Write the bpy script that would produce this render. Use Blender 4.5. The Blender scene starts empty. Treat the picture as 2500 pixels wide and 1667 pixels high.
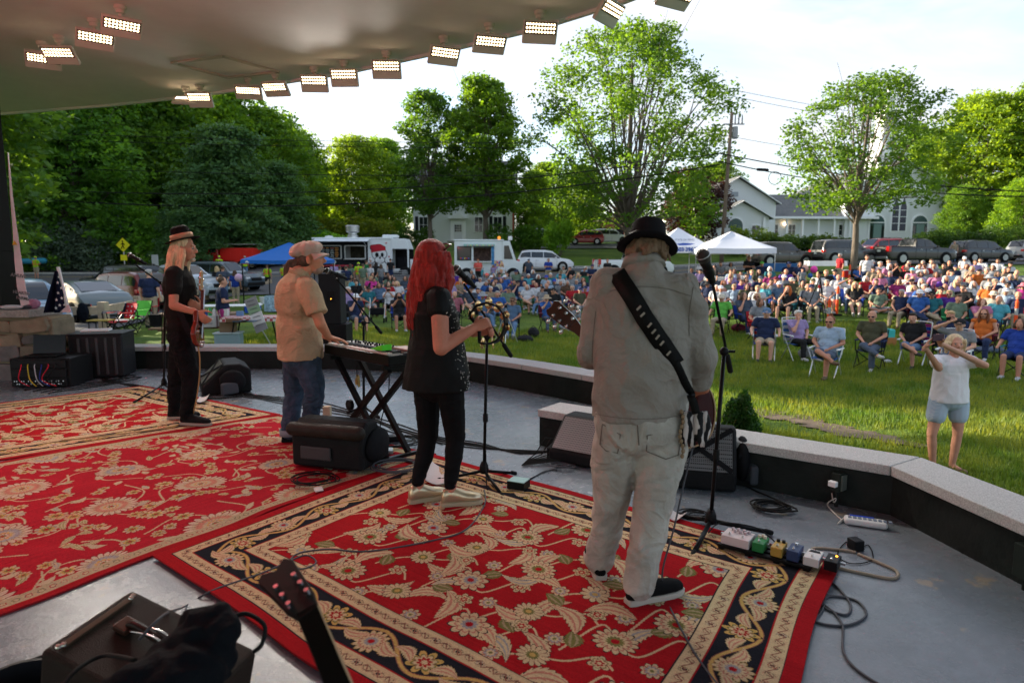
import bpy,bmesh,math,random
import numpy as np
from mathutils import Vector,Matrix,noise as mnoise
R=math.radians
SC=bpy.context.scene
COL=SC.collection
#camera, sky, sun, exposure
FPX,TILT,CAMZ=1600.0,R(7.16),1.6
cam=bpy.data.cameras.new('camera');camo=bpy.data.objects.new('camera',cam);COL.objects.link(camo)
camo.location=(0,0,CAMZ);camo.rotation_euler=(R(90)-TILT,0,0)
cam.sensor_width=36;cam.lens=36*FPX/2500;cam.clip_start=.05;cam.clip_end=2000
cam.dof.use_dof=True;cam.dof.focus_distance=4.6;cam.dof.aperture_fstop=2.8
SC.camera=camo
SUN_AZ,SUN_EL=R(-63),R(19)
w=bpy.data.worlds.new('World');SC.world=w;w.use_nodes=True
nt=w.node_tree;nt.nodes.clear()
def wn(t,**k):
 n=nt.nodes.new(t)
 for a,b in k.items():setattr(n,a,b)
 return n
out=wn('ShaderNodeOutputWorld');bg=wn('ShaderNodeBackground');sky=wn('ShaderNodeTexSky',sky_type='NISHITA')
sky.sun_disc=False;sky.sun_elevation=SUN_EL;sky.sun_rotation=SUN_AZ;sky.air_density=1.0;sky.dust_density=1.6;sky.ozone_density=1.2
bg.inputs['Strength'].default_value=.1
tc=wn('ShaderNodeTexCoord');mp=wn('ShaderNodeMapping');mp.inputs['Scale'].default_value=(1.0,1.0,3.6);mp.inputs['Location'].default_value=(.35,.2,.1)
n1=wn('ShaderNodeTexNoise');n1.inputs['Scale'].default_value=2.3;n1.inputs['Detail'].default_value=7;n1.inputs['Roughness'].default_value=.55;n1.inputs['Distortion'].default_value=.6
cr=wn('ShaderNodeValToRGB');cr.color_ramp.elements[0].position=.36;cr.color_ramp.elements[0].color=(.05,)*3+(1,);cr.color_ramp.elements[1].position=.66;cr.color_ramp.elements[1].color=(1,1,1,1)
cm=wn('ShaderNodeMix',data_type='RGBA');cm.inputs[7].default_value=(2.95,2.98,3.08,1)
nt.links.new(tc.outputs['Generated'],mp.inputs['Vector']);nt.links.new(mp.outputs[0],n1.inputs['Vector'])
nt.links.new(n1.outputs['Fac'],cr.inputs['Fac']);nt.links.new(cr.outputs['Color'],cm.inputs[0]);nt.links.new(sky.outputs['Color'],cm.inputs[6])
nt.links.new(cm.outputs[2],bg.inputs['Color']);nt.links.new(bg.outputs[0],out.inputs['Surface'])
sd=bpy.data.lights.new('sun','SUN');sd.energy=4.3;sd.angle=R(.6);sd.color=(1,.88,.68)
so=bpy.data.objects.new('sun',sd);COL.objects.link(so)
SUNV=Vector((math.sin(SUN_AZ)*math.cos(SUN_EL),math.cos(SUN_AZ)*math.cos(SUN_EL),math.sin(SUN_EL)))
so.rotation_euler=SUNV.to_track_quat('Z','Y').to_euler();so.location=(0,0,30)
SC.view_settings.view_transform='Standard';SC.view_settings.look='None';SC.view_settings.gamma=1;SC.view_settings.use_curve_mapping=False
SC.view_settings.exposure=1.95
SC.cycles.max_bounces=7;SC.cycles.transparent_max_bounces=8;SC.cycles.sample_clamp_indirect=6;SC.cycles.use_denoising=True
try:SC.cycles.denoiser='OPENIMAGEDENOISE'
except Exception:pass
#helpers
def ray(px,py):
 u=(px-1250)/FPX;v=(833.5-py)/FPX
 return Vector((u,math.cos(TILT)+v*math.sin(TILT),-math.sin(TILT)+v*math.cos(TILT)))
def at(px,py,z=0):
 d=ray(px,py);t=(z-CAMZ)/d.z;return Vector((d.x*t,d.y*t,z))
def P(px,py,y):
 d=ray(px,py);t=y/d.y;return Vector((d.x*t,y,CAMZ+d.z*t))
YS=[-60,0,10,18,25,32,40,50,57,66,76,90,120,200,500]
ZR=[-1,-1,-1,-1,-.65,0,.82,1.15,1.5,2.1,2.7,3.6,4.6,6,10]
ZM=[-1,-1,-1,-1,-1.0,-.85,-.4,.2,.75,1.9,3.2,4.0,4.8,6,10]
ZL=[-.75,-.75,-.7,-.65,-.75,-.75,-.55,0,.3,.9,1.5,2.0,2.6,4,8]
def sst(a,b,x):
 t=min(1,max(0,(x-a)/(b-a)));return t*t*(3-2*t)
def gz(x,y):
 u=x/max(y,6.0)
 wr=sst(.18,.5,u);wl=sst(-.1,-.42,u)
 m=np.interp(y,YS,ZM)
 return float(m+wr*(np.interp(y,YS,ZR)-m)+wl*(np.interp(y,YS,ZL)-m))
def ground_at(px,py,h=0.0):
 """where the sight line to a point h above the lawn meets that height"""
 d=ray(px,py);t=6.0
 while t<200:
  p=d*t
  if CAMZ+p.z<=gz(p.x,p.y)+h:break
  t+=.25
 p=d*t
 return Vector((p.x,p.y,gz(p.x,p.y)))
def setp(o,label=None,cat=None,group=None,kind=None):
 if label:o['label']=label
 if cat:o['category']=cat
 if group:o['group']=group
 if kind:o['kind']=kind
 return o
def thing(name,label,cat,loc=(0,0,0),rz=0,group=None):
 o=bpy.data.objects.new(name,None);COL.objects.link(o);o.location=loc;o.rotation_euler=(0,0,rz);o.empty_display_size=.1
 return setp(o,label,cat,group)
MATS={}
def mat(name,col=(.5,.5,.5),rough=.6,metal=0,var=0.0,vscale=8,bump=0.0,bscale=60,trans=0,oc=False,emit=0,sheen=0,coat=0,stretch=None,spec=.22,ior=1.45,crease=0,cs=9):
 if name in MATS:return MATS[name]
 if max(col)<.05 and not emit and rough>.3:col=tuple(c*.5 for c in col);spec=min(spec,.13);sheen=0
 m=bpy.data.materials.new(name);m.use_nodes=True;MATS[name]=m
 t=m.node_tree;b=t.nodes['Principled BSDF']
 b.inputs['Roughness'].default_value=rough;b.inputs['Metallic'].default_value=metal;b.inputs['Specular IOR Level'].default_value=spec
 b.inputs['IOR'].default_value=ior
 if sheen:b.inputs['Sheen Weight'].default_value=sheen
 if coat:b.inputs['Coat Weight'].default_value=coat;b.inputs['Coat Roughness'].default_value=.08
 if trans:b.inputs['Transmission Weight'].default_value=trans
 if emit:b.inputs['Emission Color'].default_value=(*col,1);b.inputs['Emission Strength'].default_value=emit
 src=None
 if oc:
  src=t.nodes.new('ShaderNodeObjectInfo').outputs['Color']
 co=t.nodes.new('ShaderNodeTexCoord').outputs['Object']
 if stretch:
  mpn=t.nodes.new('ShaderNodeMapping');mpn.inputs['Scale'].default_value=stretch;t.links.new(co,mpn.inputs[0]);co=mpn.outputs[0]
 if var:
  n=t.nodes.new('ShaderNodeTexNoise');n.inputs['Scale'].default_value=vscale;n.inputs['Detail'].default_value=6;n.inputs['Roughness'].default_value=.6;t.links.new(co,n.inputs['Vector'])
  mr=t.nodes.new('ShaderNodeMapRange');mr.inputs[1].default_value=.25;mr.inputs[2].default_value=.75;mr.inputs[3].default_value=1-var;mr.inputs[4].default_value=1+var
  t.links.new(n.outputs['Fac'],mr.inputs[0])
  mx=t.nodes.new('ShaderNodeMix');mx.data_type='RGBA';mx.blend_type='MULTIPLY';mx.inputs[0].default_value=1
  if src:t.links.new(src,mx.inputs[6])
  else:mx.inputs[6].default_value=(*col,1)
  t.links.new(mr.outputs[0],mx.inputs[7]);src=mx.outputs[2]
 if src:t.links.new(src,b.inputs['Base Color'])
 else:b.inputs['Base Color'].default_value=(*col,1)
 if bump:
  n=t.nodes.new('ShaderNodeTexNoise');n.inputs['Scale'].default_value=bscale;n.inputs['Detail'].default_value=5;t.links.new(co,n.inputs['Vector'])
  bp=t.nodes.new('ShaderNodeBump');bp.inputs['Strength'].default_value=bump;bp.inputs['Distance'].default_value=.01
  t.links.new(n.outputs['Fac'],bp.inputs['Height']);t.links.new(bp.outputs[0],b.inputs['Normal'])
 if crease:
  n=t.nodes.new('ShaderNodeTexNoise');n.inputs['Scale'].default_value=cs;n.inputs['Detail'].default_value=2.5;n.inputs['Distortion'].default_value=1.6;t.links.new(co,n.inputs['Vector'])
  a1=t.nodes.new('ShaderNodeMath');a1.operation='SUBTRACT';a1.inputs[1].default_value=.5;t.links.new(n.outputs['Fac'],a1.inputs[0]);a2=t.nodes.new('ShaderNodeMath');a2.operation='ABSOLUTE';t.links.new(a1.outputs[0],a2.inputs[0])
  b2=t.nodes.new('ShaderNodeBump');b2.invert=True;b2.inputs['Strength'].default_value=crease;b2.inputs['Distance'].default_value=.06;t.links.new(a2.outputs[0],b2.inputs['Height'])
  if bump:t.links.new(b2.outputs[0],bp.inputs['Normal'])
  else:t.links.new(b2.outputs[0],b.inputs['Normal'])
 return m
class MB:
 """collects shapes and links them as ONE mesh object"""
 def __init__(s):s.v=[];s.f=[]
 def add(s,v,f):
  n=len(s.v);s.v+=[tuple(a)for a in v];s.f+=[tuple(i+n for i in q)for q in f];return s
 def box(s,c,d,rz=0,M=None):
  x,y,z=d[0]/2,d[1]/2,d[2]/2
  pts=[Vector(p)for p in[(-x,-y,-z),(x,-y,-z),(x,y,-z),(-x,y,-z),(-x,-y,z),(x,-y,z),(x,y,z),(-x,y,z)]]
  m=M if M is not None else Matrix.Rotation(rz,3,'Z')
  return s.add([m@p+Vector(c)for p in pts],[(0,3,2,1),(4,5,6,7),(0,1,5,4),(1,2,6,5),(2,3,7,6),(3,0,4,7)])
 def bar(s,a,b,wd,ht=None,up=(0,0,1)):
  a,b=Vector(a),Vector(b);ht=ht or wd;d=(b-a).normalized();u=Vector(up)
  if abs(d.dot(u))>.95:u=Vector((0,1,0))
  sx=d.cross(u).normalized();sy=sx.cross(d).normalized();x=sx*wd/2;y=sy*ht/2
  v=[a-x-y,a+x-y,a+x+y,a-x+y,b-x-y,b+x-y,b+x+y,b-x+y]
  return s.add(v,[(0,3,2,1),(4,5,6,7),(0,1,5,4),(1,2,6,5),(2,3,7,6),(3,0,4,7)])
 def tube(s,pts,r,n=8,cap=True):
  pts=[Vector(p)for p in pts];m=len(pts)
  rs=r if isinstance(r,(list,tuple))else[r]*m
  V=[];prev=None
  for i,p in enumerate(pts):
   d=(pts[min(i+1,m-1)]-pts[max(i-1,0)])
   d=d.normalized()if d.length>1e-9 else Vector((0,0,1))
   if prev is None:
    u=Vector((0,0,1))if abs(d.z)<.9 else Vector((1,0,0));a=d.cross(u).normalized()
   else:
    a=(prev-d*prev.dot(d));a=a.normalized()if a.length>1e-6 else d.orthogonal().normalized()
   prev=a;b=d.cross(a)
   for k in range(n):
    t=2*math.pi*k/n;V.append(p+(a*math.cos(t)+b*math.sin(t))*rs[i])
  F=[(i*n+k,i*n+(k+1)%n,(i+1)*n+(k+1)%n,(i+1)*n+k)for i in range(m-1)for k in range(n)]
  if cap:F+=[tuple(range(n-1,-1,-1)),tuple((m-1)*n+k for k in range(n))]
  return s.add(V,F)
 def lathe(s,prof,c=(0,0,0),n=20,M=None):
  m=M if M is not None else Matrix.Identity(3);V=[];c=Vector(c)
  for r,z in prof:
   for k in range(n):
    t=2*math.pi*k/n;V.append(m@Vector((r*math.cos(t),r*math.sin(t),z))+c)
  F=[(i*n+k,i*n+(k+1)%n,(i+1)*n+(k+1)%n,(i+1)*n+k)for i in range(len(prof)-1)for k in range(n)]
  if prof[0][0]>1e-4:F.append(tuple(range(n-1,-1,-1)))
  if prof[-1][0]>1e-4:F.append(tuple((len(prof)-1)*n+k for k in range(n)))
  return s.add(V,F)
 def ell(s,c,r,M=None,n=14,m=9):
  mm=M if M is not None else Matrix.Identity(3);c=Vector(c);V=[mm@Vector((0,0,-r[2]))+c]
  for i in range(1,m):
   ph=math.pi*i/m
   for k in range(n):
    t=2*math.pi*k/n;V.append(mm@Vector((r[0]*math.sin(ph)*math.cos(t),r[1]*math.sin(ph)*math.sin(t),-r[2]*math.cos(ph)))+c)
  V.append(mm@Vector((0,0,r[2]))+c);L=len(V)-1
  F=[(0,1+(k+1)%n,1+k)for k in range(n)]
  F+=[(1+(i-1)*n+k,1+(i-1)*n+(k+1)%n,1+i*n+(k+1)%n,1+i*n+k)for i in range(1,m-1)for k in range(n)]
  F+=[(L,1+(m-2)*n+k,1+(m-2)*n+(k+1)%n)for k in range(n)]
  return s.add(V,F)
 def cap(s,a,b,ra,rb,n=12,flat=1.0,side=None):
  """tapered capsule, optionally flattened across its side axis"""
  a,b=Vector(a),Vector(b);d=(b-a).normalized();sd_=Vector(side)if side is not None else d.orthogonal()
  x=(sd_-d*sd_.dot(d)).normalized();y=d.cross(x)
  rings=[]
  for k in range(0,4):t=math.pi/2*k/4;rings.append((a-d*ra*math.cos(t),max(.001,ra*math.sin(t))))
  rings.append((a,ra));rings.append((a.lerp(b,.5),(ra+rb)/2));rings.append((b,rb))
  for k in range(1,5):t=math.pi/2*k/4;rings.append((b+d*rb*math.sin(t),max(.001,rb*math.cos(t))))
  V=[]
  for c,r in rings:
   for k in range(n):
    t=2*math.pi*k/n;V.append(c+x*r*math.cos(t)+y*r*flat*math.sin(t))
  F=[(i*n+k,i*n+(k+1)%n,(i+1)*n+(k+1)%n,(i+1)*n+k)for i in range(len(rings)-1)for k in range(n)]
  F+=[tuple(range(n-1,-1,-1)),tuple((len(rings)-1)*n+k for k in range(n))]
  return s.add(V,F)
 def loft(s,rings,n=18):
  """rings: (centre, x radius vector, y radius vector)"""
  V=[]
  for c,x,y in rings:
   c,x,y=Vector(c),Vector(x),Vector(y)
   for k in range(n):t=2*math.pi*k/n;V.append(c+x*math.cos(t)+y*math.sin(t))
  F=[(i*n+k,i*n+(k+1)%n,(i+1)*n+(k+1)%n,(i+1)*n+k)for i in range(len(rings)-1)for k in range(n)]
  F+=[tuple(range(n-1,-1,-1)),tuple((len(rings)-1)*n+k for k in range(n))]
  return s.add(V,F)
 def prism(s,poly,z0,z1,axis='Z'):
  """extrude polygon; axis Z: (x,y)->z ; axis Y: (x,z)->y ; axis X: (y,z)->x"""
  n=len(poly)
  def q(p,h):return(p[0],p[1],h)if axis=='Z' else((p[0],h,p[1])if axis=='Y' else(h,p[0],p[1]))
  V=[q(p,z0)for p in poly]+[q(p,z1)for p in poly]
  F=[tuple(range(n-1,-1,-1)),tuple(range(n,2*n))]+[(i,(i+1)%n,n+(i+1)%n,n+i)for i in range(n)]
  return s.add(V,F)
 def grid(s,fn,nu,nv):
  V=[fn(i/nu,j/nv)for j in range(nv+1)for i in range(nu+1)]
  F=[(j*(nu+1)+i,j*(nu+1)+i+1,(j+1)*(nu+1)+i+1,(j+1)*(nu+1)+i)for j in range(nv)for i in range(nu)]
  return s.add(V,F)
 def mesh(s,name,m=None,smooth=False,fixn=True):
  me=bpy.data.meshes.new(name);me.from_pydata(s.v,[],s.f)
  if fixn:
   bm=bmesh.new();bm.from_mesh(me);bmesh.ops.recalc_face_normals(bm,faces=bm.faces);bm.to_mesh(me);bm.free()
  if smooth:me.shade_smooth()
  if m:me.materials.append(m)
  return me
 def build(s,name,m=None,parent=None,smooth=False,bevel=0,loc=None,rz=0,sharp=False,seg=2,fixn=True):
  o=bpy.data.objects.new(name,s.mesh(name,m,smooth,fixn));COL.objects.link(o);o.parent=parent
  if loc is not None:o.location=loc;o.rotation_euler=(0,0,rz)
  if sharp:o.data.set_sharp_from_angle(angle=R(38))
  if bevel:
   md=o.modifiers.new('b','BEVEL');md.width=bevel;md.segments=seg;md.limit_method='ANGLE';md.angle_limit=R(40)
  return o
def part(name,me,parent,loc=None,col=None):
 o=bpy.data.objects.new(name,me);COL.objects.link(o);o.parent=parent
 if loc is not None:o.location=loc
 if col is not None:o.color=(*col,1)
 return o
def copy_tree(src,parent=None):
 c=src.copy();COL.objects.link(c);c.parent=parent
 for ch in list(src.children):copy_tree(ch,c)
 return c
def sculpt(mb,name,m,parent,voxel=.008,smooth=4,disp=None,amp=0):
 """fuse closed shapes into one continuous skin"""
 me=mb.mesh('tmp',None);o=bpy.data.objects.new('tmp',me);COL.objects.link(o)
 md=o.modifiers.new('r','REMESH');md.mode='VOXEL';md.voxel_size=voxel;md.use_smooth_shade=True
 if smooth:s_=o.modifiers.new('s','SMOOTH');s_.iterations=smooth;s_.factor=.5
 dg=bpy.context.evaluated_depsgraph_get();ev=o.evaluated_get(dg);r=bpy.data.meshes.new_from_object(ev)
 bpy.data.objects.remove(o);bpy.data.meshes.remove(me);r.name=name;r.materials.clear();r.materials.append(m);r.shade_smooth()
 if disp:
  n=len(r.vertices);co=np.empty(n*3,'f');r.vertices.foreach_get('co',co);co=co.reshape(-1,3)
  no=np.empty(n*3,'f');r.vertex_normals.foreach_get('vector',no);no=no.reshape(-1,3)
  d=np.array([disp(Vector(c))for c in co],'f')[:,None]
  co+=no*d*(amp or 1);r.vertices.foreach_set('co',co.ravel());r.update()
 if parent is False:return r
 o=bpy.data.objects.new(name,r);COL.objects.link(o);o.parent=parent
 return o
def smoothpath(pts,k=8):
 """Catmull-Rom through the points"""
 p=[Vector(q)for q in pts];p=[p[0]]+p+[p[-1]];r=[]
 for i in range(1,len(p)-2):
  for j in range(k):
   t=j/k;a,b,c,d=p[i-1],p[i],p[i+1],p[i+2]
   r.append(.5*((2*b)+(c-a)*t+(2*a-5*b+4*c-d)*t*t+(3*b-a-3*c+d)*t**3))
 r.append(p[-2]);return r
def text_mesh(txt,size,m,name='lettering',ext=.002,bold=0,align='CENTER'):
 c=bpy.data.curves.new('t','FONT');c.body=txt;c.size=size;c.extrude=ext;c.offset=bold;c.align_x=align;c.align_y='CENTER';c.resolution_u=3
 o=bpy.data.objects.new('t',c);COL.objects.link(o)
 dg=bpy.context.evaluated_depsgraph_get();me=bpy.data.meshes.new_from_object(o.evaluated_get(dg));bpy.data.objects.remove(o);bpy.data.curves.remove(c)
 me.materials.clear();me.materials.append(m);me.name=name;return me
def text(txt,size,m,parent,loc,rot=(math.pi/2,0,0),**k):
 o=bpy.data.objects.new('lettering',text_mesh(txt,size,m,**k));COL.objects.link(o);o.parent=parent;o.location=loc;o.rotation_euler=rot;return o
black_metal=mat('black_metal',(.012,.012,.013),.35,spec=.5,var=.2)
black_plastic=mat('black_plastic',(.018,.018,.02),.45,var=.15,bump=.15,bscale=300)
black_fabric=mat('black_fabric',(.016,.016,.019),.8,var=.3,vscale=20,bump=.35,bscale=90)
chrome=mat('chrome',(.7,.7,.7),.18,1)
steel=mat('steel',(.45,.46,.48),.38,.9)
rubber=mat('rubber',(.02,.02,.02),.7)
white_paint=mat('white_paint',(.74,.75,.76),.5,var=.05)
paper=mat('paper',(.75,.74,.72),.8,var=.05)
wood_brown=mat('wood_brown',(.16,.1,.06),.7,var=.35,vscale=6,stretch=(1,12,12),bump=.3,bscale=30)
pale_timber=mat('pale_timber',(.42,.33,.23),.75,var=.25,vscale=5,bump=.3,bscale=25)
glass_dark=mat('glass_dark',(.015,.018,.022),.05,spec=.7)
#GROUND
def grass_mat():
 m=bpy.data.materials.new('lawn_grass');m.use_nodes=True;t=m.node_tree;b=t.nodes['Principled BSDF'];b.inputs['Roughness'].default_value=.85;b.inputs['Specular IOR Level'].default_value=.15
 co=t.nodes.new('ShaderNodeTexCoord').outputs['Object']
 def nz(s,d=6):
  n=t.nodes.new('ShaderNodeTexNoise');n.inputs['Scale'].default_value=s;n.inputs['Detail'].default_value=d;t.links.new(co,n.inputs['Vector']);return n.outputs['Fac']
 r1=t.nodes.new('ShaderNodeValToRGB');e=r1.color_ramp.elements;e[0].position=.3;e[0].color=(.045,.095,.012,1);e[1].position=.72;e[1].color=(.135,.19,.028,1)
 t.links.new(nz(.55),r1.inputs[0])
 r2=t.nodes.new('ShaderNodeValToRGB');e=r2.color_ramp.elements;e[0].position=.35;e[0].color=(.55,.55,.5,1);e[1].position=.68;e[1].color=(1.35,1.4,1.1,1)
 t.links.new(nz(22,8),r2.inputs[0])
 mx=t.nodes.new('ShaderNodeMix');mx.data_type='RGBA';mx.blend_type='MULTIPLY';mx.inputs[0].default_value=1;t.links.new(r1.outputs[0],mx.inputs[6]);t.links.new(r2.outputs[0],mx.inputs[7])
 t.links.new(mx.outputs[2],b.inputs['Base Color'])
 bp=t.nodes.new('ShaderNodeBump');bp.inputs['Strength'].default_value=.9;bp.inputs['Distance'].default_value=.05;t.links.new(nz(30,8),bp.inputs['Height']);t.links.new(bp.outputs[0],b.inputs['Normal'])
 return m
lawn_m=grass_mat()
xs=np.concatenate([np.arange(-400,-60,20),np.arange(-60,70,1.5),np.arange(70,421,20)])
ys=np.concatenate([np.arange(-60,0,6),np.arange(0,80,1.0),np.arange(80,130,5),np.arange(130,601,30)])
g=MB();nx=len(xs)
for y in ys:
 for x in xs:g.v.append((x,y,gz(x,y)+(.03*mnoise.noise(Vector((x*.3,y*.3,0)))if y<45 else 0)))
g.f=[(j*nx+i,j*nx+i+1,(j+1)*nx+i+1,(j+1)*nx+i)for j in range(len(ys)-1)for i in range(nx-1)]
setp(g.build('lawn',lawn_m,smooth=True,fixn=False),kind='structure')
asphalt=mat('asphalt',(.085,.085,.09),.85,var=.2,vscale=3,bump=.3,bscale=40)
def sheet(name,x0,x1,y0f,y1f,m,dz,kx=60,ky=6):
 b=MB()
 def fn(u,v):
  x=x0+(x1-x0)*u;a,c=y0f(x),y1f(x);y=a+(c-a)*v
  return(x,y,gz(x,y)+dz)
 b.grid(fn,kx,ky);return setp(b.build(name,m,smooth=True,fixn=False),kind='structure')
sheet('road',-120,120,lambda x:49.2+.02*x,lambda x:57.5+.02*x,asphalt,.07,90,10)
sheet('road_line',-120,120,lambda x:53.3+.02*x,lambda x:53.45+.02*x,mat('road_yellow',(.55,.38,.05),.7),.078,90,1)
sheet('road_edge_line',-120,120,lambda x:56.9+.02*x,lambda x:57.05+.02*x,mat('road_white',(.7,.7,.7),.7),.078,90,1)
lb_=MB();lb_.grid(lambda u,v:(lambda y:(lambda x:(x,y,gz(x,y)+.06))(-60+(float(np.interp(y,[19.5,34,39,41,49.6],[-12.6,-15.9,-16.4,-7.5,-5]))+60)*u))(19.5+30.1*v),60,40);setp(lb_.build('parking_lot',asphalt,smooth=True,fixn=False),kind='structure')
sheet('far_parking',-42,-12,lambda x:58+.02*x,lambda x:74,asphalt,.09,30,10)
sheet('church_road',2,60,lambda x:72,lambda x:78,asphalt,.09,50,5)
kb=MB()
for i in range(120):
 x=-120+2*i
 a=Vector((x,57.6+.02*x,0));a.z=gz(a.x,a.y)+.09;c=Vector((x+2,57.6+.02*(x+2),0));c.z=gz(c.x,c.y)+.09
 kb.bar(a,c,.15,.14)
setp(kb.build('kerb',mat('concrete',(.38,.37,.35),.85,var=.2,vscale=3,bump=.3)),kind='structure')
dirt=mat('dirt',(.13,.10,.075),.95,var=.35,vscale=5,bump=.6,bscale=30)
def patch(cx,cy,rx,ry,rot,seed,name='bare_soil'):
 b=MB();n=40;rnd=random.Random(seed);V=[(cx,cy,gz(cx,cy)+.02+.03*mnoise.noise(Vector((cx*.3,cy*.3,0))))]
 for k in range(n):
  t=2*math.pi*k/n;r=1+.55*mnoise.noise(Vector((math.cos(t)*1.7,math.sin(t)*1.7,seed)))+.12*rnd.uniform(-1,1)
  x,y=rx*r*math.cos(t),ry*r*math.sin(t)
  X,Y=cx+x*math.cos(rot)-y*math.sin(rot),cy+x*math.sin(rot)+y*math.cos(rot);V.append((X,Y,gz(X,Y)+.012+.0012*seed+.03*mnoise.noise(Vector((X*.3,Y*.3,0)))))
 b.add(V,[(0,1+k,1+(k+1)%n)for k in range(n)]);return setp(b.build(name,dirt,smooth=True),kind='structure')
q=at(2020,1045,-1);_a,_b=at(1870,1008,-1),at(2190,1080,-1)
for _i,(_f,_rx,_ry,_o)in enumerate([(0,.34,.2,.1),(.16,.45,.22,-.05),(.34,.3,.3,.16),(.5,.5,.2,.0),(.68,.36,.26,-.12),(.84,.44,.18,.08),(1,.3,.16,-.05)]):_c=_a.lerp(_b,_f);patch(_c.x,_c.y+_o,_rx,_ry,R(-30+20*math.sin(_i*2)),3+_i)
rs=np.random.RandomState(5)
NB=230000
bx=rs.uniform(-1,1,NB);by=rs.uniform(0,1,NB)
Y=5.6+18.4*by**1.25;X=bx*(Y*.9)+1.0
keep=(X>-8)&(X<Y*.82+.3)&~((X<2.75+.0*Y)&(Y<9.9)&(X<2.9-(Y-3.3)*.45))
c_,s_=math.cos(R(-27)),math.sin(R(-27));dxp=X-q.x;dyp=Y-q.y
inside=((dxp*c_+dyp*s_)/1.5)**2+((-dxp*s_+dyp*c_)/.55)**2
nzv=.5*np.sin(X*9.1+np.sin(Y*7.3)*2)+.5*np.sin(Y*11.7+np.sin(X*5.1)*2)
keep&=rs.uniform(0,1,NB)<np.clip((inside-.35+nzv*.5)*1.2,.12,1)
X,Y=X[keep],Y[keep];n=len(X)
Z=np.array([gz(a,b)for a,b in zip(X,Y)])+np.array([.03*mnoise.noise(Vector((a*.3,b*.3,0)))for a,b in zip(X,Y)])
an=rs.uniform(0,2*np.pi,n);hh=rs.uniform(.035,.085,n)*(1+Y/25);ww=.0045*(1+Y/9);ln=rs.uniform(0,.045,n)
V=np.zeros((n,3,3),'f')
V[:,0]=np.stack([X-np.cos(an)*ww,Y-np.sin(an)*ww,Z-.005],1);V[:,1]=np.stack([X+np.cos(an)*ww,Y+np.sin(an)*ww,Z-.005],1)
V[:,2]=np.stack([X+np.sin(an*3)*ln,Y+np.cos(an*3)*ln,Z+hh],1)
def tri_mesh(name,V,m,k=3):
 me=bpy.data.meshes.new(name);n=V.shape[0];me.vertices.add(n*k);me.vertices.foreach_set('co',V.reshape(-1).astype('f'))
 me.loops.add(n*k);me.loops.foreach_set('vertex_index',np.arange(n*k,dtype='i'));me.polygons.add(n)
 me.polygons.foreach_set('loop_start',np.arange(0,n*k,k,dtype='i'));me.update(calc_edges=True);me.validate();me.materials.append(m);return me
def leafmat(name,c1,c2,tr=.45,rough=.55,sc=.8):
 if name in MATS:return MATS[name]
 m=bpy.data.materials.new(name);m.use_nodes=True;MATS[name]=m;t=m.node_tree;t.nodes.clear()
 o=t.nodes.new('ShaderNodeOutputMaterial');co=t.nodes.new('ShaderNodeTexCoord').outputs['Object'];oi=t.nodes.new('ShaderNodeObjectInfo')
 n=t.nodes.new('ShaderNodeTexNoise');n.inputs['Scale'].default_value=sc;n.inputs['Detail'].default_value=4;n.inputs['Roughness'].default_value=.7;t.links.new(co,n.inputs['Vector'])
 r=t.nodes.new('ShaderNodeValToRGB');e=r.color_ramp.elements;e[0].position=.36;e[0].color=(*c1,1);e[1].position=.66;e[1].color=(*c2,1);t.links.new(n.outputs['Fac'],r.inputs[0])
 mx=t.nodes.new('ShaderNodeMix');mx.data_type='RGBA';mx.blend_type='MULTIPLY';mx.inputs[0].default_value=1;t.links.new(r.outputs[0],mx.inputs[6]);t.links.new(oi.outputs['Color'],mx.inputs[7])
 d=t.nodes.new('ShaderNodeBsdfPrincipled');d.inputs['Roughness'].default_value=rough;d.inputs['Specular IOR Level'].default_value=.3;t.links.new(mx.outputs[2],d.inputs['Base Color'])
 tl=t.nodes.new('ShaderNodeBsdfTranslucent');ml=t.nodes.new('ShaderNodeMix');ml.data_type='RGBA';ml.blend_type='MULTIPLY';ml.inputs[0].default_value=1;t.links.new(mx.outputs[2],ml.inputs[6]);ml.inputs[7].default_value=(2.6,2.2,.7,1);t.links.new(ml.outputs[2],tl.inputs['Color'])
 ms=t.nodes.new('ShaderNodeMixShader');ms.inputs[0].default_value=tr;t.links.new(d.outputs[0],ms.inputs[1]);t.links.new(tl.outputs[0],ms.inputs[2]);t.links.new(ms.outputs[0],o.inputs['Surface']);return m
gm=leafmat('grass_blade',(.055,.12,.014),(.19,.22,.04),.35,sc=.9)
o=bpy.data.objects.new('grass',tri_mesh('grass',V,gm));COL.objects.link(o);setp(o,'short green lawn grass in front of the stage',None,None,'stuff')
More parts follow.
